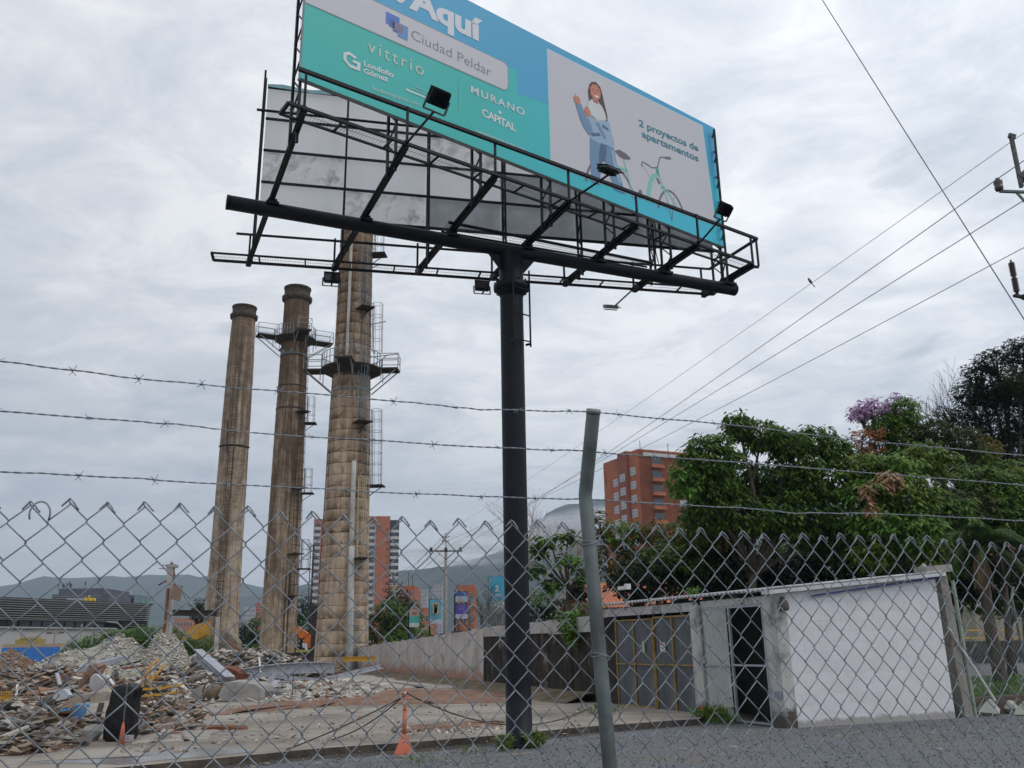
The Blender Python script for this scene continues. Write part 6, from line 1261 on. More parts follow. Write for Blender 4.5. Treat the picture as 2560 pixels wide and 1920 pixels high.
# palms
def palm(label, base_, top, n, L, seed, skirt=True, name='palm_tree'):
    g = random.Random(seed); base_, top = Vector(base_), Vector(top); T = thing(name, label, 'palm', base_); mb = MB(); k = 10
    mb.tube([base_.lerp(top, i/k)+Vector((.03*sin(i), 0, 0)) for i in range(k+1)], [.2-.006*i for i in range(k+1)], 10); mb.build('trunk', m_bark, T, True)
    def frond(az, el, Lf, dead=False):
        d = Vector((cos(az), sin(az), 0)); pts = []; p = top.copy(); e = el
        for i in range(9): pts.append(p.copy()); p = p+(d*cos(e)+Zv*sin(e))*Lf/8; e -= .24 if not dead else .10
        mb = MB(); mb.tube(pts, [.03-.0028*i for i in range(9)], 4, col=(.10, .13, .04) if not dead else (.22, .15, .08)); s_ = Vector((-d.y, d.x, 0))
        for i in range(1, 9):
            for h in (0, .33, .66):
                q = pts[i-1].lerp(pts[i], h)
                for sg in (-1, 1):
                    ll = Lf*.30*(1-abs(i-4)/7)*g.uniform(.8, 1.1); t_ = (s_*sg*.8+(pts[i]-pts[i-1]).normalized()*.5-Zv*(.35 if not dead else .9)).normalized(); c = g.choice([(.05, .10, .03), (.035, .075, .025), (.07, .12, .03)]) if not dead else g.choice([(.30, .20, .11), (.24, .15, .08), (.2, .13, .08)])
                    w = (pts[i]-pts[i-1]).normalized()*.028; mb.add([q-w, q+w, q+t_*ll*.6+w*.8, q+t_*ll-Zv*ll*.15], [(0, 1, 2, 3)], 0, c)
        mb.build('frond', m_leaf_, T, label='dead brown hanging frond' if dead else None)
    for i in range(n): frond(g.random()*6.3, g.uniform(.1, 1.3), L*g.uniform(.8, 1.1))
    if skirt:
        for i in range(12): frond(g.random()*6.3, g.uniform(-1.3, -.9), L*.75, True)
    return T
pt = D(2445, 1372, 27.5); palm('palm with a skirt of dead brown fronds right of the white hut', (pt.x, pt.y, 0), pt, 16, 1.7, 5)
tree('green_tree', 'loose mid green tree at the right edge above the palm', gb(2510, 32), [cl(2440, 1190, 32, (.8, .7, .5), .9, 0), cl(2500, 1230, 32, (.9, .8, .6), 1., 1), cl(2560, 1210, 32, (.9, .8, .6), 1., 2), cl(2430, 1270, 31.5, (.9, .8, .6), .9, 3), cl(2520, 1300, 31.5, (1., .8, .6), 1., 0), cl(2470, 1340, 32, (.9, .8, .5), .8, 4), cl(2570, 1320, 32, (.9, .8, .6), .9, 1)], .14, (.24, .38), PAL, 29, density=150, droop=.6)
# bare trees: recursive twigs
def bare(label, base_, h, spread, seed, r=.12, depth=6, up=.35, M=None, dirv=(0, 0, 1)):
    g = random.Random(seed); T = thing('bare_tree', label, 'tree', base_); mb = MB(); M = M or m_bare
    def br(p, d, L, rr, k):
        q = p+d*L; mid = p.lerp(q, .5)+Vector((g.uniform(-1, 1), g.uniform(-1, 1), 0))*L*.05; mb.tube([p, mid, q], [rr, rr*.85, rr*.7], 6 if k > 3 else 3, cap=False)
        if k == 0: return
        for i in range(3 if k > 2 else 3):
            nd_ = (d+Vector((g.uniform(-1, 1), g.uniform(-1, 1), g.uniform(-.4, .6)))*spread+Zv*up*.3).normalized(); br(q if i < 2 else p.lerp(q, .6), nd_, L*g.uniform(.62, .85), rr*.62, k-1)
    br(Vector(base_)-Zv*.2, Vector(dirv).normalized(), h, r, depth); mb.build('branches', M, T)['kind'] = 'stuff'; return T
m_dtw = mat('dark_twigs', (.05, .045, .045), (.10, .09, .085), 6, .95)
b = gb(2400, 43); bare('leafless tree with fine grey twigs left of the tall dark tree', b, 2.7, .62, 11, .13, 7, .45, m_dtw)
b = gb(2585, 46); bare('leafless dark crown rising above the tall dark tree at the right edge', b, 4.4, .55, 12, .2, 7, .5, m_dtw)
b = gb(1395, 60); bare('leafless pinkish grey tree behind the umbrella shaped tree', b, 3.2, .6, 13, .14, 6, .4, mat('pinkish_twigs', (.26, .19, .16), (.34, .26, .22), 6, .95))
b = gb(1195, 66); bare('bare dark brush behind the ribbed wall beside the black pole', b, 1.9, .75, 14, .1, 6, .35, m_dtw)
b = gb(1235, 62); bare('smaller bare brush touching the left side of the black pole', b, 1.7, .8, 15, .1, 6, .3, mat('grey_brown_twigs', (.12, .10, .085), (.18, .155, .13), 6, .95))
# umbrella-like tree with large palmate leaves
tree('umbrella_tree', 'open umbrella shaped tree with large rosette leaves right of the black pole', gb(1425, 46), [cl(1375, 1352, 46, (.85, .8, .22), 1., 0), cl(1420, 1345, 46, (.5, .5, .2), 1., 0), cl(1348, 1375, 46, (.5, .5, .22), 1., 0), cl(1345, 1425, 46, (.6, .6, .3), .9, 0), cl(1420, 1405, 46, (.7, .6, .25), .9, 1), cl(1460, 1440, 46, (.7, .6, .35), .9, 0), cl(1390, 1460, 46, (.6, .6, .3), .8, 0), cl(1445, 1480, 46, (.7, .6, .25), .8, 4)], .17, (.42, .5), PAL, 31, density=70, cluster=8, droop=.35, trunk_top=D(1420, 1470, 46))
tree('shrub_tree', 'dark leafy shrub behind the wall cap, just right of the black pole', gb(1360, 50), [cl(1345, 1500, 50, (1., .9, .7), 1., 0), cl(1400, 1520, 50, (1.2, .9, .6), 1., 4), cl(1340, 1540, 50, (.9, .8, .5), 1., 4), cl(1460, 1530, 48, (1., .8, .6), 1., 0)], .1, (.2, .45), PAL, 32, density=90)
tree('roof_vine', 'green creeper sprouting from the wall top beside the fence post', PWt(1.4, 2.2, .1), [(tuple(PWt(1.3, 2.25, .15)), (.35, .3, .35), 1., 1), (tuple(PWt(1.0, 1.85, .18)), (.2, .2, .3), 1., 1)], .03, (.14, .5), PAL, 33, density=260, cat='plant')
# bushes left of the wall, hedge behind the white mound, distant trees
tree('green_bush', 'large mid green bush behind the boundary wall beside the nearest chimney', gb(985, 78), [cl(935, 1560, 78, (1.6, 1.3, 1.2), 1., 3), cl(975, 1530, 78, (1.6, 1.3, 1.1), 1., 0), cl(1015, 1560, 78, (1.5, 1.3, 1.2), 1., 0), cl(945, 1600, 77, (1.8, 1.3, .9), 1., 3), cl(1050, 1590, 77, (1.2, 1, .7), 1., 2), cl(1000, 1600, 77, (1.6, 1.2, .8), 1., 1)], .15, (.34, .5), PAL, 34, density=36, cluster=5)
tree('dark_tree', 'dark tree in front of the low brick block beside the pale green post', gb(1005, 118), [cl(992, 1510, 118, (2., 1.6, 2.), 1., 4), cl(1015, 1530, 118, (2., 1.6, 1.8), 1., 0), cl(985, 1545, 118, (1.8, 1.5, 1.5), 1., 4)], .2, (.45, .5), PAL, 35, density=20, cluster=5)
tree('dark_tree', 'rounded dark tree left of the middle chimney foot', gb(640, 100), [cl(625, 1590, 100, (1.8, 1.4, 1.6), 1., 4), cl(645, 1570, 100, (1.6, 1.4, 1.4), 1., 0), cl(615, 1620, 100, (1.8, 1.4, 1.), 1., 0), cl(640, 1630, 98, (2., 1.4, .8), 1., 1)], .2, (.4, .5), PAL, 36, density=22, cluster=5)
tree('dark_tree', 'dark tree between the middle and nearest chimneys', gb(755, 105), [cl(755, 1520, 105, (1.6, 1.4, 1.6), .9, 4), cl(765, 1560, 105, (1.6, 1.4, 1.6), 1., 0), cl(750, 1600, 104, (1.8, 1.4, 1.4), 1., 4)], .2, (.4, .5), PAL, 37, density=22, cluster=5)
tree('dark_tree', 'small dark tree peeping out left of the leftmost chimney', gb(502, 125), [cl(503, 1512, 125, (1.2, 1.1, 1.), 1., 4), cl(498, 1540, 125, (1.2, 1.1, 1.3), 1., 4)], .18, (.4, .5), PAL, 38, density=24, cluster=5)
hx = [(180, 1625, 0), (215, 1607, 1), (250, 1600, 0), (290, 1592, 2), (325, 1588, 1), (360, 1582, 2), (395, 1582, 1), (430, 1590, 2), (465, 1600, 1), (500, 1605, 2), (655, 1625, 1), (630, 1640, 2)]
for i, (px, py, pi_) in enumerate(hx[:10]):
    where = ['beside the blue hoarding', 'second from the blue hoarding', 'third from the blue hoarding', 'left of the hedge\'s middle', 'at the middle of the hedge', 'above the summit of the pale rubble', 'just left of the ruined post', 'just right of the ruined post', 'under the yellow hopper', 'at the leftmost chimney foot'][i]
    tree('hedge_bush', 'light green roadside bush %s' % where, gb(px, 84), [cl(px, py, 84, (1.5, 1.2, .8), 1., pi_), cl(px-8, py+18, 84, (1.6, 1.2, .8), 1., 1), cl(px+10, py+30, 83.5, (1.5, 1.2, .8), 1., 0)], .08, (.34, .3), PAL, 50+i, group='bushes in the light green hedge', density=26, cluster=5, limbs=False, cat='bush')
# weeds
def weeds(label, c, n, h, sp_, seed, pal=YG, name='weed_tuft'):
    npr = np.random.default_rng(seed); T = thing(name, label, 'weeds', c); c = np.array(c); a = npr.random(n)*6.283; r = npr.random(n)**.7*sp_; P = c+np.stack([np.cos(a)*r, np.sin(a)*r, npr.random(n)*h*.55], 1); d = np.stack([np.cos(a)*.5, np.sin(a)*.5, npr.uniform(.3, 1.1, n)], 1); d /= np.linalg.norm(d, axis=1)[:, None]; L_ = npr.uniform(.5, 1.1, n)*h*.55; pc = np.array(pal)[npr.integers(0, len(pal), n)]*npr.uniform(.7, 1.2, (n, 1))
    leaf_mesh('leaves', P, d, L_, L_*.2, pc, T, m_leaf_, bend=.5); mb = MB(); g = random.Random(seed)
    for i in range(8): p = Vector(c)+Vector((g.uniform(-sp_, sp_)*.7, g.uniform(-sp_, sp_)*.7, 0)); mb.tube([p, p+Vector((g.uniform(-.05, .05), g.uniform(-.05, .05), h*g.uniform(.6, 1)))], .004, 4)
    mb.build('stems', mat('green_stem', (.08, .13, .04), rough=.8), T)['kind'] = 'stuff'; return T
weeds('tuft of bright green weeds at the left foot of the black pole', G(1262, 1878, 0), 90, .34, .12, 1); weeds('tuft of bright green weeds at the right foot of the black pole', G(1335, 1872, 0), 110, .36, .14, 2)
weeds('thin weeds on the gravel left of the black pole', G(1180, 1885, 0), 60, .16, .22, 3); weeds('low yellowing weeds in the gravel nearest the bottom edge', G(1050, 1912, 0), 50, .18, .25, 4)
weeds('leafy green weeds growing at the step of the corrugated door', PBt(1.9, 0, .35), 260, .45, .38, 5, MG+YG); weeds('low weeds right of the door weeds by the dark opening', PBt(1.4, 0, .35), 90, .22, .25, 6, MG)
weeds('potted green plant standing on the zinc roof by the trees', PBt(3.0, 2.62, -.2), 60, .3, .14, 7, MG, 'roof_plant')
for i, (px, py, lab) in enumerate(((1060, 1690, 'weeds at the wall foot between two banner poles'), (1110, 1695, 'weeds at the wall foot left of the purple banner\'s pole'), (1200, 1712, 'weeds at the corner where the black stain starts'), (1500, 1788, 'weeds on the slab edge right of the fence post'))): weeds(lab, G(px, py, .12), 80, .3, .5, 60+i, YG+OL)
# grass blades on the lawn strip
npr = np.random.default_rng(9); n = 9000; u = npr.uniform(-.1, 12, n); v = npr.uniform(.55, 8.1, n); av = np.array(ad); bv = np.array(Vector((-ad.y, ad.x, 0))); P = np.array(A0)+u[:, None]*av+v[:, None]*bv; P[:, 2] = .30; d = npr.normal(size=(n, 3))*.35+np.array([0, 0, 1]); d /= np.linalg.norm(d, axis=1)[:, None]; L_ = npr.uniform(.06, .16, n)
leaf_mesh('grass', P, d, L_, np.full(n, .018), np.array(MG)[npr.integers(0, 4, n)]*npr.uniform(.6, 1.2, (n, 1)), None, m_leaf_)
# ============================================================ DEMOLITION YARD
ZS = .12
def Gs(px, py, z=ZS): return G(px, py, z)
m_rub = mat('broken_concrete_bits', (.8, .8, .8), (1.15, 1.15, 1.15), 8, .95, tint=True, bump=.4)
m_scr = mat('scrap_mixed_surface', (.75, .75, .75), (1.2, 1.2, 1.2), 9, .85, tint=True, bump=.3)
CONC = [(.38, .36, .32), (.46, .44, .40), (.30, .28, .25), (.52, .50, .46), (.42, .385, .33)]; REDB = [(.28, .15, .10), (.24, .13, .09), (.32, .20, .14), (.25, .19, .15)]; BRN = [(.20, .145, .10), (.25, .19, .14), (.14, .11, .085), (.29, .23, .18)]
SCR = [(.30, .28, .26), (.16, .085, .055), (.40, .36, .30), (.22, .20, .19), (.12, .10, .09), (.22, .12, .075), (.45, .42, .37), (.05, .045, .042), (.27, .21, .16), (.06, .05, .045)]
def heap(name, label, cat, outline, h, base_mat, n, pal, r0, r1, seed, z=ZS, kind_=None, prof=1.0, flat=None):
    """outline: list of (x,y) world; a lumpy mound over it with loose pieces bedded in its surface"""
    g = random.Random(seed); pts = [Vector((p[0], p[1], z)) for p in outline]; c = sum(pts, Vector())/len(pts); rings = 9; k = len(pts)*6; per = []
    for i in range(len(pts)):
        a, b = pts[i], pts[(i+1) % len(pts)]
        for j in range(6): per.append(a.lerp(b, j/6))
    T = thing(name, label, cat, c); mb = MB(); vs = []; H_ = {}
    def ht(p, t): return h*(1-t**prof)**1.0*(1+.22*MN.noise(Vector((p.x*.6, p.y*.6, seed)))+.14*MN.noise(Vector((p.x*2.1, p.y*2.1, seed+3))))
    for r_ in range(rings+1):
        t = 1-r_/rings
        for p in per: q = c.lerp(p, t*(1+.06*MN.noise(Vector((p.x*1.5, p.y*1.5, seed+8))))); vs.append(Vector((q.x, q.y, z+(ht(q, t) if r_ else -.03))))
    fs = [(r_*k+i, r_*k+(i+1) % k, (r_+1)*k+(i+1) % k, (r_+1)*k+i) for r_ in range(rings) for i in range(k)]; mb.add(vs, fs); mb.build('mound', base_mat, T, True)
    mb = MB()
    for i in range(n):
        t = sqrt(g.random()); a = g.randrange(len(per)); p = per[a].lerp(per[(a+1) % len(per)], g.random()); q = c.lerp(p, t); zz_ = z+ht(q, t); r = r0+(r1-r0)*g.random()**3; kf = g.uniform(.65, 1.2); cc = tuple(v*kf for v in g.choice(pal))
        if flat and g.random() < flat:
            az = g.random()*6.3; d = Vector((cos(az), sin(az), g.uniform(-.3, .45))).normalized(); _, s_, u_ = frame(d, Vector((g.uniform(-.5, .5), g.uniform(-.5, .5), 1))); L = r*g.uniform(2, 7); mb.box(Vector((q.x, q.y, zz_+r*.3)), (L, r*g.uniform(.4, 1.6), r*g.uniform(.05, .3)), (d, s_, u_), 0, cc)
        else: mb.rock((q.x, q.y, zz_+r*.1), r, 0, cc, g)
    if flat:        # bent reinforcing bars and wire poking out
        for i in range(22):
            t = sqrt(g.random()); a = g.randrange(len(per)); q = c.lerp(per[a], t*.9); P0_ = Vector((q.x, q.y, z+ht(q, t)-.05)); az = g.random()*6.3; d = Vector((cos(az), sin(az), g.uniform(.1, 1.3))).normalized(); P1 = [P0_]
            for k_ in range(6): d = (d+Vector((g.uniform(-.4, .4), g.uniform(-.4, .4), g.uniform(-.45, .25)))).normalized(); P1.append(P1[-1]+d*g.uniform(.08, .2))
            cc = g.choice([(.10, .055, .035), (.06, .05, .045), (.18, .10, .06)]); mb.tube(P1, g.uniform(.006, .014), 4, col=cc)
    o = mb.build('loose_pieces', m_rub, T); o['kind'] = 'stuff'; return T
def W2(px, py, z=ZS): p = Gs(px, py, z); return (p.x, p.y)
m_pale = mat('pale_rubble_dust', (.27, .25, .21), (.37, .35, .30), 2.5, .97, bump=1, bscale=12); m_brown = mat('brown_excavated_soil', (.13, .075, .05), (.22, .135, .095), 2.5, .97, bump=1, bscale=10); m_greyr = mat('grey_rubble_dust', (.20, .185, .17), (.30, .28, .26), 2, .97, bump=1, bscale=10)
Ym = 47; mL, mR = D(40, 1700, Ym).x, D(476, 1700, Ym).x
heap('rubble_mound', 'big pale heap of crushed concrete left of the ruined post', 'rubble heap', [(mL-.5, 45), (mL+2.5, 42.5), (mL+6, 42), (mR-1.2, 43), (mR, 46), (mR-1.0, 50), (mL+6.5, 52), (mL+3, 50)], 2.15, m_pale, 15000, CONC, .02, .12, 1, prof=1.15)
heap('rubble_mound', 'smaller second hump of pale rubble right at the foot of the ruined post', 'rubble heap', [(D(340, 1700, 46).x, 45), (D(380, 1700, 44).x, 43.2), (D(480, 1700, 45).x, 44), (D(500, 1700, 47).x, 47), (D(430, 1700, 50).x, 50), (D(350, 1700, 49).x, 49)], 2.65, m_pale, 6000, CONC, .02, .12, 2, prof=1.3)
bl_, br_ = D(-120, 1700, 55).x, D(160, 1700, 55).x
heap('soil_heap', 'brown soil heap in front of the blue hoarding at far left', 'soil heap', [(bl_, 52), (bl_+4, 50), (br_-1, 51), (br_+.5, 54), (br_-2, 58), (bl_+2, 58)], 1.75, m_brown, 2600, BRN+[(.4, .36, .3)], .03, .13, 3)
heap('debris_heap', 'grey broken slab heap spread between the chimneys\' feet', 'debris heap', [W2(455, 1712), W2(560, 1704), W2(720, 1702), W2(850, 1700), (D(850, 1, 52).x, 52), (D(700, 1, 56).x, 56), (D(500, 1, 56).x, 56)], 1.25, m_greyr, 3200, CONC+SCR, .04, .32, 4, flat=.3, prof=2.2)
heap('debris_heap', 'tangle of broken planks and sheet metal behind the white box', 'debris heap', [W2(-80, 1765), W2(120, 1768), W2(300, 1745), W2(330, 1725), W2(300, 1705), W2(100, 1700), W2(-120, 1700)], .75, m_brown, 4600, SCR+SCR+BRN+REDB, .02, .26, 5, flat=.6, prof=1.6)
heap('debris_heap', 'low heap of broken red brick and rust flakes right of the black wrapped bundle', 'debris heap', [W2(330, 1838), W2(430, 1836), W2(505, 1818), W2(490, 1775), W2(400, 1750), W2(330, 1760)], .36, m_cdirt, 2600, REDB+BRN+SCR+CONC, .015, .15, 6, flat=.35, prof=1.4)
heap('debris_heap', 'scrap and twisted bars heaped around the ruined post\'s foot', 'debris heap', [W2(330, 1745), W2(450, 1752), W2(560, 1735), W2(560, 1712), W2(430, 1700), W2(330, 1705)], .60, m_brown, 3200, SCR+SCR+CONC, .02, .24, 7, flat=.45, prof=1.5)
heap('debris_heap', 'low spread of brick and concrete bits under the long tilted steel angle', 'debris heap', [W2(640, 1765), W2(800, 1757), W2(960, 1742), W2(975, 1718), W2(860, 1708), W2(700, 1715), W2(630, 1735)], .32, m_cdirt, 2600, REDB+CONC+CONC+CONC, .02, .16, 8, flat=.2, prof=1.5)
heap('debris_heap', 'stack of layered rusty corrugated sheets and boards at bottom left', 'debris heap', [W2(-120, 1892), W2(60, 1890), W2(205, 1868), W2(250, 1830), W2(180, 1790), W2(0, 1785), W2(-140, 1790)], .45, m_brown, 1700, SCR+BRN+CONC, .02, .15, 9, flat=.6, prof=3)
# scattered chips on the slab
mb = MB(); g4 = random.Random(5)
for i in range(1500):
    px = g4.uniform(300, 1480); py = g4.uniform(1735, 1860) if px > 500 else g4.uniform(1800, 1880); r = .012+.05*g4.random()**5
    if px > 1000 and py > 1835: continue
    p = G(px, py, ZS+.01); kf = g4.uniform(.7, 1.2); mb.rock(p, r, 0, tuple(v*kf for v in g4.choice(CONC+CONC+REDB+BRN)), g4)
for i in range(500):
    px = g4.gauss(1110, 60); py = g4.gauss(1822, 7); r = .015+.05*g4.random()**4; p = G(px, py, ZS+.01); kf = g4.uniform(.7, 1.2); mb.rock(p, r, 0, tuple(v*kf for v in g4.choice(CONC+BRN)), g4)
tag(mb.build('rubble_chips', m_rub), kind='stuff')

# individually seen pieces ----------------------------------------------------
def beam(name, label, cat, a, Ya, b, Yb, w, h, M, kind='box', th=.012, bend=0., up=Zv):
    A, B = D(a[0], a[1], Ya), D(b[0], b[1], Yb); mb = MB(); n = 8; P = [A.lerp(B, i/n)+Zv*bend*4*(i/n)*(1-i/n) for i in range(n+1)]
    for p, q in zip(P[:-1], P[1:]):
        d, s_, u_ = frame(q-p, up)
        if kind == 'box': mb.bar(p, q, w, h, up)
        elif kind == 'I':
            mb.bar(p, q, th, h, up); mb.box((p+q)/2+u_*h/2, ((q-p).length, w, th), (d, s_, u_)); mb.box((p+q)/2-u_*h/2, ((q-p).length, w, th), (d, s_, u_))
        elif kind == 'L': mb.bar(p, q, w, th, up); mb.box((p+q)/2-s_*w/2+u_*h/2, ((q-p).length, th, h), (d, s_, u_))
    return one(mb, name, M, label, cat)
m_stl = mat('chalky_grey_steel', (.28, .29, .33), (.42, .43, .47), 3, .7, .1, dirt=(.20, .12, .08), dscale=1.6, dlo=.58, dhi=.75)
m_blockc = mat('rough_broken_concrete', (.25, .24, .225), (.38, .365, .34), 2.4, .97, bump=1, bscale=9)
m_plank = mat('weathered_plank', (.33, .28, .22), (.45, .40, .33), 5, .9, stretch=(.3, 1, 1), dirt=(.16, .12, .09), dscale=2)
m_rsheet = mat('rust_red_sheet', (.13, .045, .03), (.22, .08, .05), 4, .85, dirt=(.28, .2, .15), dscale=1.4, dlo=.58, dhi=.75)
# ruined post with torn sheet
rpB, rpT = D(413, 1690, 46), D(428, 1418, 46)
RP_ = thing('ruined_post', 'tall ruined concrete and steel post with a torn rusty sheet hanging from it', 'post', rpB); mb = MB(); mb.bar(rpB-Zv*.5, rpT, .30, .30); mb.build('shaft', mat('patchy_whitewashed_concrete', (.34, .33, .32), (.48, .47, .46), 2, .9, dirt=(.18, .10, .07), dscale=1.2, dlo=.5, dhi=.68), RP_)
mb = MB(); mb.bar(D(402, 1668, 45.8), D(421, 1470, 45.8), .12, .10); mb.build('rusted_flange', m_rust, RP_)
mb = MB(); mb.box(rpT+Zv*.05+Vector((.05, 0, 0)), (.5, .4, .16)); mb.bar(rpT-Vector((.45, 0, -.12)), rpT+Vector((.2, 0, -.02)), .06, .06); mb.bar(rpT-Vector((.62, 0, .05)), rpT+Vector((.0, 0, -.1)), .05, .05); mb.rock(rpT+Zv*.2, .18); mb.build('broken_head', m_blockc, RP_)
mb = MB(); O = D(433, 1458, 45.7); corr(mb, O, Vector((.85, .1, -.25)).normalized(), Vector((-.12, 0, -1)).normalized(), Vector((0, -1, 0)), .52, .78, pitch=.09, amp=.02); mb.build('hanging_sheet', mat('rust_striped_sheet', (.22, .12, .09), (.34, .26, .22), 9, .8, stretch=(3, 1, .4)), RP_, True)
mb = MB(); mb.bar(D(432, 1420, 46), D(437, 1440, 46), .10, .05); mb.bar(D(424, 1447, 46), D(396, 1463, 46), .07, .06); mb.tube([D(455, 1480, 46), D(466, 1500, 46), D(476, 1520, 46)], .015, 4); mb.build('bent_flat_bar', m_rust, RP_)
# gantry beam by the left chimney
beam('gantry_beam', 'black horizontal gantry beam across the foot of the leftmost chimney', 'beam', (424, 1532), 60, (542, 1533), 60, .3, .34, m_dsteel, 'I', .04)
GP = D(536, 1650, 60); mb = MB(); a_, b_ = D(545, 1542, 60), D(539, 1650, 60); mb.bar(a_, b_, .22, .22); one(mb, 'steel_column', mat('flaking_white_steel', (.36, .34, .31), (.5, .48, .45), 4, .8, dirt=(.2, .12, .08), dscale=2), 'flaking white column under the right end of the gantry beam', 'column')
HP = thing('yellow_hopper', 'yellow sheet metal hopper hanging left of the gantry column', 'hopper', D(485, 1600, 62)); mb = MB(); o_ = D(462, 1602, 62); mb.prism([(0, 0), (.5, .5), (1.4, .75), (1.35, -.1), (.7, -.45)], o_+Vector((0, 0, .5)), Vector((1, 0, 0)), Zv, Vector((0, 1, 0)), .9); mb.build('body', m_yel, HP); mb = MB(); mb.bar(D(496, 1583, 62), D(535, 1570, 60), .10, .10); mb.bar(D(464, 1592, 62), D(440, 1615, 62), .08, .08); mb.build('strut', m_yel, HP)
# yellow trestle
TR = thing('yellow_trestle', 'low yellow tubular trestle between the left and middle chimneys', 'trestle', D(610, 1640, 62)); 
for a, b in (((592, 1622), (642, 1634)), ((594, 1632), (642, 1643))): mb = MB(); mb.bar(D(*a, 62), D(*b, 62), .10, .10); mb.build('rail', m_yel, TR)
for px in (594, 610, 626, 640): mb = MB(); mb.bar(D(px, 1622+(px-592)*.24, 62), D(px, 1650, 62), .08, .08); mb.build('leg', m_yel, TR)
# excavator behind
EX = thing('excavator', 'orange excavator working between the middle and nearest chimneys', 'excavator', D(764, 1640, 66)); m_exo = mat('orange_machine_paint', (.55, .13, .03), (.65, .17, .04), 3, .5); Ye = 66
def exP(px, py, dy=0): return D(px, py, Ye+dy)
mb = MB(); P = [exP(742, 1571), exP(752, 1582), exP(766, 1592), exP(772, 1606), exP(771, 1628)]
for p, q, w in zip(P[:-1], P[1:], (.42, .55, .62, .6)): mb.bar(p, q, .4, w, Vector((0, -1, 0)).cross(q-p).normalized()*1.0 if False else Zv if abs((q-p).normalized().z) < .8 else Vector((1, 0, 0)))
mb.build('boom', m_exo, EX)
mb = MB(); mb.tube([exP(758, 1608, -.5), exP(761, 1626, -.5)], .09, 8); mb.tube([exP(763, 1608, -.7), exP(766, 1626, -.7)], .09, 8); mb.build('hydraulic_cylinder', m_wht, EX)
mb = MB(); mb.box(exP(763, 1632), (1.3, 1.2, .7)); mb.build('cab', m_dsteel, EX); mb = MB(); mb.box(exP(763, 1627.5, -.2), (1.1, 1.1, .16)); mb.build('cab_roof', mat('yellow_green_roof', (.45, .42, .05), rough=.5), EX)
mb = MB(); mb.box(exP(762, 1642), (2.6, 2., .5)); mb.build('turntable', m_stl, EX)
for s_ in (-1, 1): mb = MB(); mb.prism([(-1.5, 0), (1.5, 0), (1.7, .3), (1.5, .6), (-1.5, .6), (-1.7, .3)], exP(762, 1654, s_*1.1), Vector((1, 0, 0)), Zv, Vector((0, 1, 0)), .45); mb.build('track', m_dsteel, EX)
c = exP(790, 1520, -2); T = thing('breaker_column', 'tall black square steel column beside the nearest chimney\'s left edge', 'column', exP(784, 1650, -2)); mb = MB(); mb.bar(exP(783, 1645, -2), exP(787, 1523, -2), .36, .36, Vector((0, 1, 0))); mb.build('column', m_dsteel, T); mb = MB(); mb.bar(exP(787, 1646, -2), exP(791, 1560, -2), .10, .10, Vector((0, 1, 0))); mb.build('pipe', m_wht, T); mb = MB(); mb.box(exP(785, 1520, -2), (.7, .5, .3)); mb.build('head_plate', m_dsteel, T)
# major scrap
beam('steel_channel', 'thick pale grey steel channel leaning down to the right over the debris', 'steel beam', (492, 1632), 41, (574, 1702), 37.5, .42, .30, m_stl, 'I', .03)
beam('plate_girder', 'long bowed grey plate girder lying in front of the nearest chimney', 'steel girder', (606, 1686), 42, (836, 1670), 44, .35, .46, m_stl, 'I', .03, bend=.12)
beam('dark_plate', 'dark rust red plate lying behind the leaning steel channel', 'steel plate', (540, 1672), 43, (616, 1692), 42, .7, .30, m_rsheet, 'box', bend=.1)
beam('steel_angle', 'thin pale steel strip running from the girder\'s left end down to its middle', 'steel strip', (617, 1683), 40, (806, 1704), 38.5, .14, .13, m_stl, 'L', .02, bend=-.05)
beam('steel_angle', 'long thin steel angle tilting up to the right past the nearest chimney', 'steel strip', (788, 1710), 37, (955, 1670), 41, .18, .16, m_stl, 'L', .02)
beam('orange_strut', 'short orange yellow strut sticking out right of the nearest chimney', 'strut', (858, 1648), 50, (938, 1646), 50, .16, .22, m_yel, 'I', .03)
beam('short_beam', 'short pale beam piece slanting behind the big concrete slab', 'beam', (664, 1728), 31.5, (694, 1700), 33, .22, .22, m_stl, 'L', .02)
beam('rusty_strut', 'thin rusty bar sloping down behind the yellow trestle', 'bar', (565, 1604), 55, (640, 1648), 52, .09, .09, m_rust)
beam('white_stake', 'thin white stake upright in the rubble left of the plate girder', 'stake', (648, 1645), 43, (651, 1682), 42, .07, .07, m_wht)
beam('rusty_plate', 'thick rusty curved plate on the slab, upper of the two foreground pieces', 'steel plate', (506, 1824), 18.6, (617, 1826), 18.8, .55, .10, m_rust, 'box', bend=.03)
beam('thin_rebar', 'thin rusty truss bar lying right of the thick rusty plate', 'bar', (612, 1833), 18.5, (706, 1828), 18.9, .05, .03, m_rust)
beam('old_board', 'long pale dirty board with a rusty end on the slab nearest the kerb', 'board', (455, 1850), 17.6, (700, 1846), 17.8, .32, .10, m_plank, 'box')
beam('board_end', 'rusty box end cap at the right tip of the long pale board', 'steel piece', (697, 1848), 17.75, (717, 1848), 17.8, .30, .11, m_rsheet)
beam('rusty_curl', 'curled rusty flake at the left tip of the long pale board', 'steel piece', (411, 1846), 17.7, (460, 1848), 17.6, .30, .07, m_rust, bend=.07)
def slab(name, label, pts, Y, dep, M, cat='concrete block', lean=0.):
    P = [D(a, b, Y) for a, b in pts]; mb = MB(); n = len(P); g = random.Random(len(label)); bk = [p+Vector((g.uniform(-.1, .1), dep, lean+g.uniform(-.06, .06))) for p in P]; mb.add(P+bk, [tuple(range(n))[::-1], tuple(range(n, 2*n))]+[(i, (i+1) % n, n+(i+1) % n, n+i) for i in range(n)]); return one(mb, name, M, label, cat)
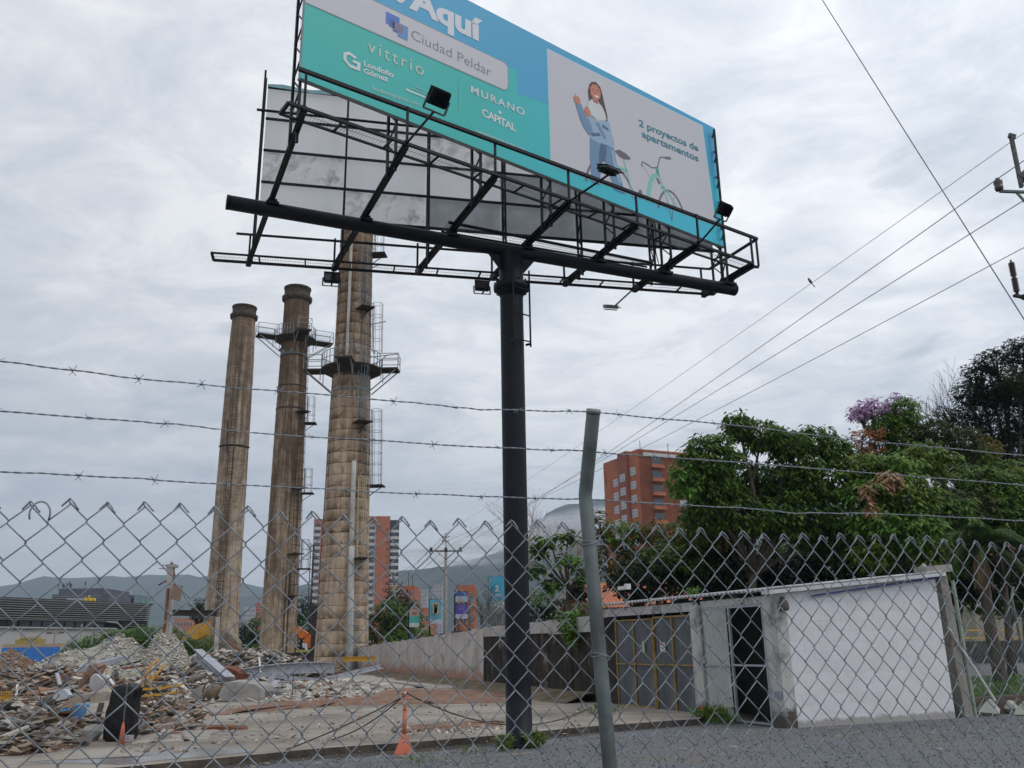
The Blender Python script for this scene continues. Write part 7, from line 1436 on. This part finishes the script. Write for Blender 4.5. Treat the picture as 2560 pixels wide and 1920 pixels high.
slab('concrete_slab', 'biggest grey broken concrete slab lying along the rubble edge', [(552, 1748), (545, 1738), (562, 1706), (600, 1704), (640, 1712), (652, 1722), (652, 1748), (640, 1756), (580, 1757)], 28, 1.6, m_blockc)
slab('concrete_slab', 'darker concrete block touching the biggest slab\'s right end', [(652, 1751), (650, 1728), (672, 1727), (736, 1733), (741, 1746), (738, 1754), (690, 1750)], 28.4, 1.1, mat('dark_broken_concrete', (.15, .145, .14), (.24, .23, .22), 2.4, .97, bump=1, bscale=9))
slab('concrete_slab', 'tilted pale concrete lump left of the rusty ball', [(471, 1742), (486, 1722), (505, 1712), (518, 1722), (514, 1740), (496, 1750)], 28.5, .9, m_blockc)
mb = MB(); mb.rock(D(531, 1757, 27.2), .17, 0, None, random.Random(3), .9); one(mb, 'round_boulder', m_blockc, 'small rounded concrete lump below the rusty ball', 'rubble')
c = D(534, 1731, 28.2); mb = MB(); mb.lathe((c.x, c.y, c.z-.25), [(.05, 0), (.17, .06), (.24, .18), (.25, .30), (.20, .42), (.10, .49)], 14); BLL = thing('rusty_drum', 'rusty round drum head with bent hoop beside the biggest slab', 'drum', c); mb.build('shell', mat('mossy_rusted_shell', (.13, .09, .06), (.20, .16, .11), 6, .95, bump=.6), BLL, True)
mb = MB(); mb.tube([c+Vector((-.27+.02*sin(i), -.1, -.25+.06*i)) for i in range(10)], .03, 6); mb.build('hoop', m_rust, BLL)
# yellow bent bars
YB = thing('yellow_guard_frame', 'bent yellow safety frame twisted in the scrap below the ruined post', 'scrap frame', D(380, 1700, 27))
for a, b in (((345, 1720), (372, 1675)), ((352, 1722), (380, 1672)), ((368, 1672), (398, 1648)), ((356, 1700), (400, 1692)), ((372, 1710), (412, 1660))): mb = MB(); mb.tube([D(*a, 26.5), D((a[0]+b[0])/2+2, (a[1]+b[1])/2-2, 26.7), D(*b, 27)], .035, 6); mb.build('bar', mat('orange_yellow_scrap_paint', (.48, .26, .06), (.40, .20, .06), 5, .7), YB)
for i, (a, b, lab) in enumerate((((338, 1722), (458, 1710), 'upper yellow plastic tape stretched right of the black bundle'), ((340, 1738), (446, 1728), 'lower yellow plastic tape stretched right of the black bundle'), ((-20, 1742), (126, 1746), 'yellow plastic barrier tape along the left scrap heap'), ((-20, 1768), (30, 1765), 'short yellow tape end at the left edge'))):
    A_, B_ = D(*a, 22), D(*b, 22.5); mb = MB(); n = 10; P = [A_.lerp(B_, j/n)-Zv*.12*(j/n)*(1-j/n)*4*.3+Zv*.01*sin(j*2) for j in range(n+1)]
    for p, q in zip(P[:-1], P[1:]): mb.bar(p, q, .008, .05)
    one(mb, 'barrier_tape', m_yel, lab, 'tape')
# black wrapped bundle
BG = thing('black_bundle', 'tall black plastic wrapped bundle standing on the slab', 'wrapped bundle', G(300, 1852, ZS)); cB = G(300, 1852, ZS); Yb_ = cB.y
prof = [(0, .26, .20, 0, 0), (.08, .32, .25, 0, 0), (.35, .325, .26, -.005, 0), (.62, .315, .25, .005, .0), (.85, .29, .25, .02, 0), (.99, .275, .24, .03, 0), (1.05, .255, .21, .03, 0), (1.08, .20, .15, .02, 0), (1.09, .05, .04, 0, 0)]; prof = [(z_*.87, a*.76, b_*.8, ox*.8, oy) for z_, a, b_, ox, oy in prof]; mb = MB(); n = 26; vs = []
g = random.Random(2)
for k_, (z_, a, b_, ox, oy) in enumerate(prof):
    for j in range(n):
        th = 2*pi*j/n; q = 1+.05*sin(th*5+z_*7)+.04*sin(th*9-z_*11)+g.uniform(-.02, .02); e = .36; cx_, sx_ = cos(th), sin(th); px_ = math.copysign(abs(cx_)**e, cx_)*a*q; py_ = math.copysign(abs(sx_)**e, sx_)*b_*q; vs.append(cB+Vector((px_+ox, py_+oy, z_*.99+.02*sin(th*3)*(1 if 0 < k_ < 8 else 0))))
mb.add(vs, [(i*n+j, i*n+(j+1) % n, (i+1)*n+(j+1) % n, (i+1)*n+j) for i in range(len(prof)-1) for j in range(n)]+[tuple((len(prof)-1)*n+j for j in range(n))]); m_bag = mat('black_plastic_film', (.006, .006, .007), (.012, .012, .014), 6, .5, bump=1.0, bscale=7, spec=.3)
mb.build('wrap', m_bag, BG, True)
mb = MB(); mb.prism([(0, 0), (.12, .05), (.16, .12), (.06, .10), (.10, .18), (0, .14)], cB+Vector((.25, -.1, .72)), Vector((1, 0, 0)), Zv, Vector((0, 1, 0)), .06); mb.build('loose_flap', m_bag, BG)
m_scp = mat('grey_shoe_plastic', (.35, .34, .36), rough=.8); mb = MB(); mb.box(cB+Vector((.24, -.26, .06)), (.14, .2, .1)); one(mb, 'paper_scrap', m_scp, 'small pale scrap at the right foot of the black bundle', 'litter')
# delineator posts with orange bases
m_cone = mat('faded_orange_plastic', (.55, .17, .10), (.46, .13, .075), 5, .6, dirt=(.25, .12, .09), dscale=4, dlo=.55, dhi=.75); m_conew = mat('dirty_reflective_band', (.50, .42, .34), rough=.6)
def delin(label, c, hgt, sc_=1.):
    T = thing('delineator_post', label, 'traffic post', c); mb = MB(); mb.add([c+Vector((x*sc_, y*sc_, z_)) for x, y, z_ in [(-.17, -.17, 0), (.17, -.17, 0), (.17, .17, 0), (-.17, .17, 0), (-.17, -.17, .03), (.17, -.17, .03), (.17, .17, .03), (-.17, .17, .03), (-.045, -.045, .30), (.045, -.045, .30), (.045, .045, .30), (-.045, .045, .30)]], [(3, 2, 1, 0), (0, 1, 5, 4), (1, 2, 6, 5), (2, 3, 7, 6), (3, 0, 4, 7), (4, 5, 9, 8), (5, 6, 10, 9), (6, 7, 11, 10), (7, 4, 8, 11), (8, 9, 10, 11)]); mb.build('base', m_cone, T)
    mb = MB(); mb.tube([c+Zv*.29, c+Zv*hgt*.62], .042*sc_, 12); mb.tube([c+Zv*(hgt*.62), c+Zv*(hgt*.66), c+Zv*(hgt*.92), c+Zv*(hgt*.95)], [.042*sc_, .034*sc_, .034*sc_, .025*sc_], 12); mb.build('tube', m_cone, T, True)
    for z_ in (.70, .84): mb = MB(); mb.tube([c+Zv*hgt*z_, c+Zv*hgt*(z_+.06)], .0445*sc_ if z_ < .62 else .037*sc_, 12); mb.build('band', m_conew, T, True)
    rg = MB(); ct = c+Vector((0, -.095*sc_, .17)); rg.tube([ct+Vector((.04*cos(a), 0, .04*sin(a))) for a in [i*2*pi/12 for i in range(13)]], .009, 5); rg.build('ring_mark', m_conew, T); return T
dc = G(1010, 1886, 0); delin('faded orange delineator post on a pyramid base at the slab edge', dc, 1.05, .8); 
c2_ = G(303, 1862, ZS); T = thing('delineator_post', 'small brown orange delineator in front of the black bundle', 'traffic post', c2_); mb = MB(); mb.lathe(c2_, [(.055, 0), (.03, .28), (.012, .36)], 10); mb.build('base', m_cone, T, True); mb = MB(); mb.tube([c2_+Zv*.34, c2_+Zv*.98], .011, 6); mb.build('rod', mat('grey_rod', (.12, .12, .13), rough=.6), T)
# ropes slung from the delineator across the yard
m_rope = mat('dark_rope', (.06, .05, .045), rough=.95)
def rope(label, a, za, b, zb_, sag): 
    A_, B_ = a+Zv*za, b+Zv*zb_; n = 24; mb = MB(); mb.tube([A_.lerp(B_, i/n)-Zv*sag*4*(i/n)*(1-i/n) for i in range(n+1)], .011, 5); one(mb, 'rope', m_rope, label, 'rope')
rope('rope from the delineator running down left to the slab', dc, .88, G(715, 1876, ZS), .01, .04); rope('second rope a little above the first, left of the delineator', dc, .90, G(830, 1850, ZS), .01, .10)
rope('rope sagging right from the delineator behind the black pole', dc, .93, G(1480, 1800, ZS), .25, .42)
mb = MB(); cc_ = dc+Zv*.9; mb.rock(cc_, .05); mb.bar(cc_-Vector((.05, 0, 0)), cc_+Vector((.05, 0, .03)), .02, .02); one(mb, 'knot', m_rope, 'tangle of rope tied at the head of the delineator', 'rope knot')
# left foreground scrap: sheets and boards seen one by one
sheets = [
 ('white_box', 'pale blue white dented box on the scrap heap', 'box', [(128, 1752), (138, 1726), (160, 1722), (172, 1738), (158, 1760)], 20.5, .35, mat('pale_blue_white_enamel', (.42, .47, .53), (.52, .56, .60), 3, .6)),
 ('board', 'long whitish plank under the white box', 'board', [(30, 1763), (40, 1756), (126, 1752), (134, 1758), (128, 1766), (34, 1768)], 20, .25, m_plank),
 ('corrugated_sheet', 'long tan sheet with a ragged lower edge right of the white box', 'sheet', [(164, 1752), (190, 1740), (268, 1728), (282, 1732), (270, 1752), (228, 1757), (224, 1747), (172, 1764)], 20.2, .1, m_plank),
 ('painted_sheet', 'larger blue painted panel slanting in the scrap', 'panel', [(164, 1812), (188, 1763), (225, 1762), (210, 1790), (182, 1812)], 17.3, .06, mat('scuffed_blue_panel_paint', (.07, .19, .40), (.12, .27, .50), 4, .6, dirt=(.35, .30, .27), dscale=2.2, dlo=.55, dhi=.68)),
 ('painted_sheet', 'narrower blue strip left of the larger blue panel', 'panel', [(138, 1796), (150, 1782), (172, 1772), (178, 1780), (160, 1796), (150, 1800)], 17.4, .05, MATS['scuffed_blue_panel_paint']),
 ('painted_sheet', 'lower blue fragment with torn red white edge', 'panel', [(160, 1822), (182, 1812), (190, 1812), (178, 1828), (168, 1830)], 17.15, .05, MATS['scuffed_blue_panel_paint']),
 ('torn_sheet', 'torn whitish sheet edge left of the blue panels', 'sheet', [(142, 1812), (150, 1800), (160, 1810), (158, 1830), (148, 1836)], 17.1, .05, mat('torn_white_red_sheet', (.40, .36, .35), (.25, .10, .10), 6, .8)),
 ('wooden_box', 'brown weathered box lying open at the left', 'box', [(12, 1830), (16, 1802), (62, 1788), (98, 1792), (92, 1812), (50, 1822)], 16.9, .5, mat('weathered_brown_wood', (.19, .13, .10), (.27, .20, .15), 3, .9, stretch=(.3, 1, 1))),
 ('steel_sheet', 'grey flat sheet sticking up behind the heap', 'sheet', [(200, 1668), (315, 1640), (318, 1648), (240, 1676), (205, 1680)], 27, .06, m_stl),
 ('white_bin', 'crumpled white tin container between rusty pieces', 'container', [(222, 1716), (226, 1692), (240, 1686), (256, 1700), (250, 1722), (234, 1726)], 23, .4, mat('crumpled_white_tin', (.45, .45, .46), (.34, .33, .33), 3, .6)),
 ('rusty_beam', 'rust brown twisted channel standing over the white container', 'steel beam', [(196, 1716), (222, 1664), (240, 1660), (246, 1668), (216, 1700), (204, 1720)], 23.5, .2, mat('brown_twisted_steel', (.16, .09, .06), (.28, .21, .17), 5, .85)),
 ('tan_bricks', 'stack of mossy tan bricks under the blue panels', 'bricks', [(110, 1824), (116, 1804), (136, 1802), (142, 1822), (136, 1832), (114, 1836)], 16.8, .4, mat('mossy_tan_brick', (.26, .22, .12), (.34, .27, .17), 5, .95)),
 ('concrete_fragment', 'squarish pitted concrete fragment at the slab edge left of the bundle', 'concrete block', [(205, 1870), (204, 1826), (226, 1826), (230, 1846), (226, 1868)], 16.6, .3, m_blockc),
 ('rusty_can', 'rusty crushed can beside the pitted concrete fragment', 'can', [(184, 1858), (186, 1836), (200, 1832), (204, 1848), (200, 1862)], 16.9, .25, m_rust),
 ('red_pipe', 'red orange pipe end at the far left edge', 'pipe', [(-20, 1784), (-20, 1776), (24, 1768), (34, 1772), (10, 1782)], 19, .12, mat('red_orange_pvc', (.42, .09, .05), rough=.6)),
 ('dark_plank', 'dark board edge along the bottom of the left stack', 'board', [(-20, 1886), (-20, 1876), (60, 1880), (110, 1878), (120, 1882), (60, 1888)], 16.4, .3, m_dsteel),
]
for nm, lab, cat_, pts, Y, dep, M in sheets: slab(nm, lab, pts, Y, dep, M, cat_, lean=.04)
for i in range(16):       # layered sheets of the bottom-left stack
    y0 = 1880-i*5.2; x1 = [200, 190, 170, 182, 160, 150, 166, 140, 130, 146, 120, 128, 110, 118, 96, 90][i]; A_ = D(-30, y0, 16.6+.1*i); B_ = D(x1, y0-7-(i % 3)*3, 16.8+.12*i)
    mb = MB(); d = (B_-A_); X = d.normalized(); corr(mb, A_, X, Vector((-.1, .9, .12)).normalized(), Zv, d.length, .7, pitch=.11, amp=.018)
    where = ['bottom', 'second', 'third', 'fourth', 'fifth', 'sixth', 'seventh', 'eighth', 'ninth', 'tenth', 'eleventh', 'twelfth', 'thirteenth', 'fourteenth', 'fifteenth', 'topmost'][i]
    o = one(mb, 'corrugated_sheet', [m_rsheet, m_plank, m_stl, MATS['brown_twisted_steel']][(i*7) % 4 if i % 5 else 1], '%s corrugated sheet counted from below in the bottom left stack' % where, 'sheet', 'corrugated sheets stacked at bottom left', True); o.modifiers.new('t', 'SOLIDIFY').thickness = .008
g = random.Random(17)   # sticks of scrap poking out
spots = [((250, 1690), (262, 1664), 24), ((262, 1700), (250, 1662), 24.5), ((270, 1706), (274, 1674), 24), ((284, 1712), (268, 1690), 23.5), ((292, 1700), (290, 1676), 24), ((140, 1700), (176, 1682), 25), ((150, 1712), (142, 1684), 24.5), ((60, 1716), (96, 1702), 24), ((40, 1740), (44, 1712), 23), ((300, 1665), (352, 1652), 28), ((306, 1672), (360, 1664), 28), ((430, 1700), (500, 1688), 30), ((330, 1690), (362, 1668), 28), ((460, 1720), (430, 1700), 29), ((245, 1790), (254, 1760), 18.5)]
for i, (a, b, Y) in enumerate(spots):
    M = [m_rust, m_stl, m_plank, m_wht, m_dsteel][i % 5]; w = g.uniform(.05, .11); mb = MB(); mb.bar(D(*a, Y), D(*b, Y+.4), w, w*.6); col = ['rusty', 'grey', 'tan wooden', 'white', 'black'][i % 5]
    pos = ['left of the bundle top', 'crossing behind it left of the bundle', 'upright just left of the bundle', 'leaning against the bundle\'s left shoulder', 'upright behind the bundle', 'above the white box', 'upright above the white box', 'left of the white box', 'upright near the left edge', 'below the pale rubble, upper one', 'below the pale rubble, lower one', 'right of the ruined post', 'under the ruined post', 'near the yellow tapes', 'above the pitted concrete fragment'][i]
    one(mb, 'scrap_bar', M, '%s scrap bar %s' % (col, pos), 'bar')
BR = thing('barrier_net', 'torn yellow net barrier sagging at the left edge', 'barrier', D(30, 1740, 21.5)); mb = MB()
for i in range(9): mb.bar(D(-20+i*6, 1728, 21.5), D(-20+i*6, 1752, 21.5), .012, .012)
for j in range(5): mb.bar(D(-22, 1730+j*5, 21.5), D(32, 1732+j*5, 21.5), .012, .012)
mb.build('net', m_yel, BR)['kind'] = 'stuff'
# dark mud strip below the slab edge
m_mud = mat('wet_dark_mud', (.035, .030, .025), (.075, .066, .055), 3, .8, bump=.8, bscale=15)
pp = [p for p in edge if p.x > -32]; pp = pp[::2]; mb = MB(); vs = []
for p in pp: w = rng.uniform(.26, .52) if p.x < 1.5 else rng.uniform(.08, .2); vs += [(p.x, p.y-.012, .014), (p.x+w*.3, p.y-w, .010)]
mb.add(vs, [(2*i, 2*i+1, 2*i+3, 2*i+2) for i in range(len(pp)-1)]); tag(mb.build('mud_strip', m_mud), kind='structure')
# low ruined wall scraps by the boundary wall
for px, py, r, lab in ((1262, 1713, .25, 'broken chunk at the foot of the stained wall left of the pole'), (1345, 1722, .2, 'broken chunk at the foot of the stained wall right of the pole')):
    mb = MB(); mb.rock(G(px, py, ZS+.1), r); one(mb, 'rubble_chunk', m_blockc, lab, 'rubble')
p = G(1354, 1738, ZS); mb = MB(); mb.bar(p, p+Zv*.45, .12, .06); one(mb, 'marker_post', m_wht, 'short white marker against the black stained wall', 'marker')
p = G(1470, 1805, ZS); 
# ============================================================ AIR
hb_ = MB(); hb_.box((0, 1900, 398.5), (8800, 4900, 800)); hz_ = bpy.data.materials.new('valley_haze'); hz_.use_nodes = True; t = hz_.node_tree; t.nodes.clear()
pv = N(t, 'ShaderNodeVolumePrincipled'); pv.inputs['Color'].default_value = (.66, .80, 1.0, 1); pv.inputs['Density'].default_value = .00023; oo = N(t, 'ShaderNodeOutputMaterial'); t.links.new(pv.outputs[0], oo.inputs['Volume'])
hz_.cycles.homogeneous_volume = True if hasattr(hz_.cycles, 'homogeneous_volume') else None
tag(hb_.build('haze', hz_), kind='stuff')
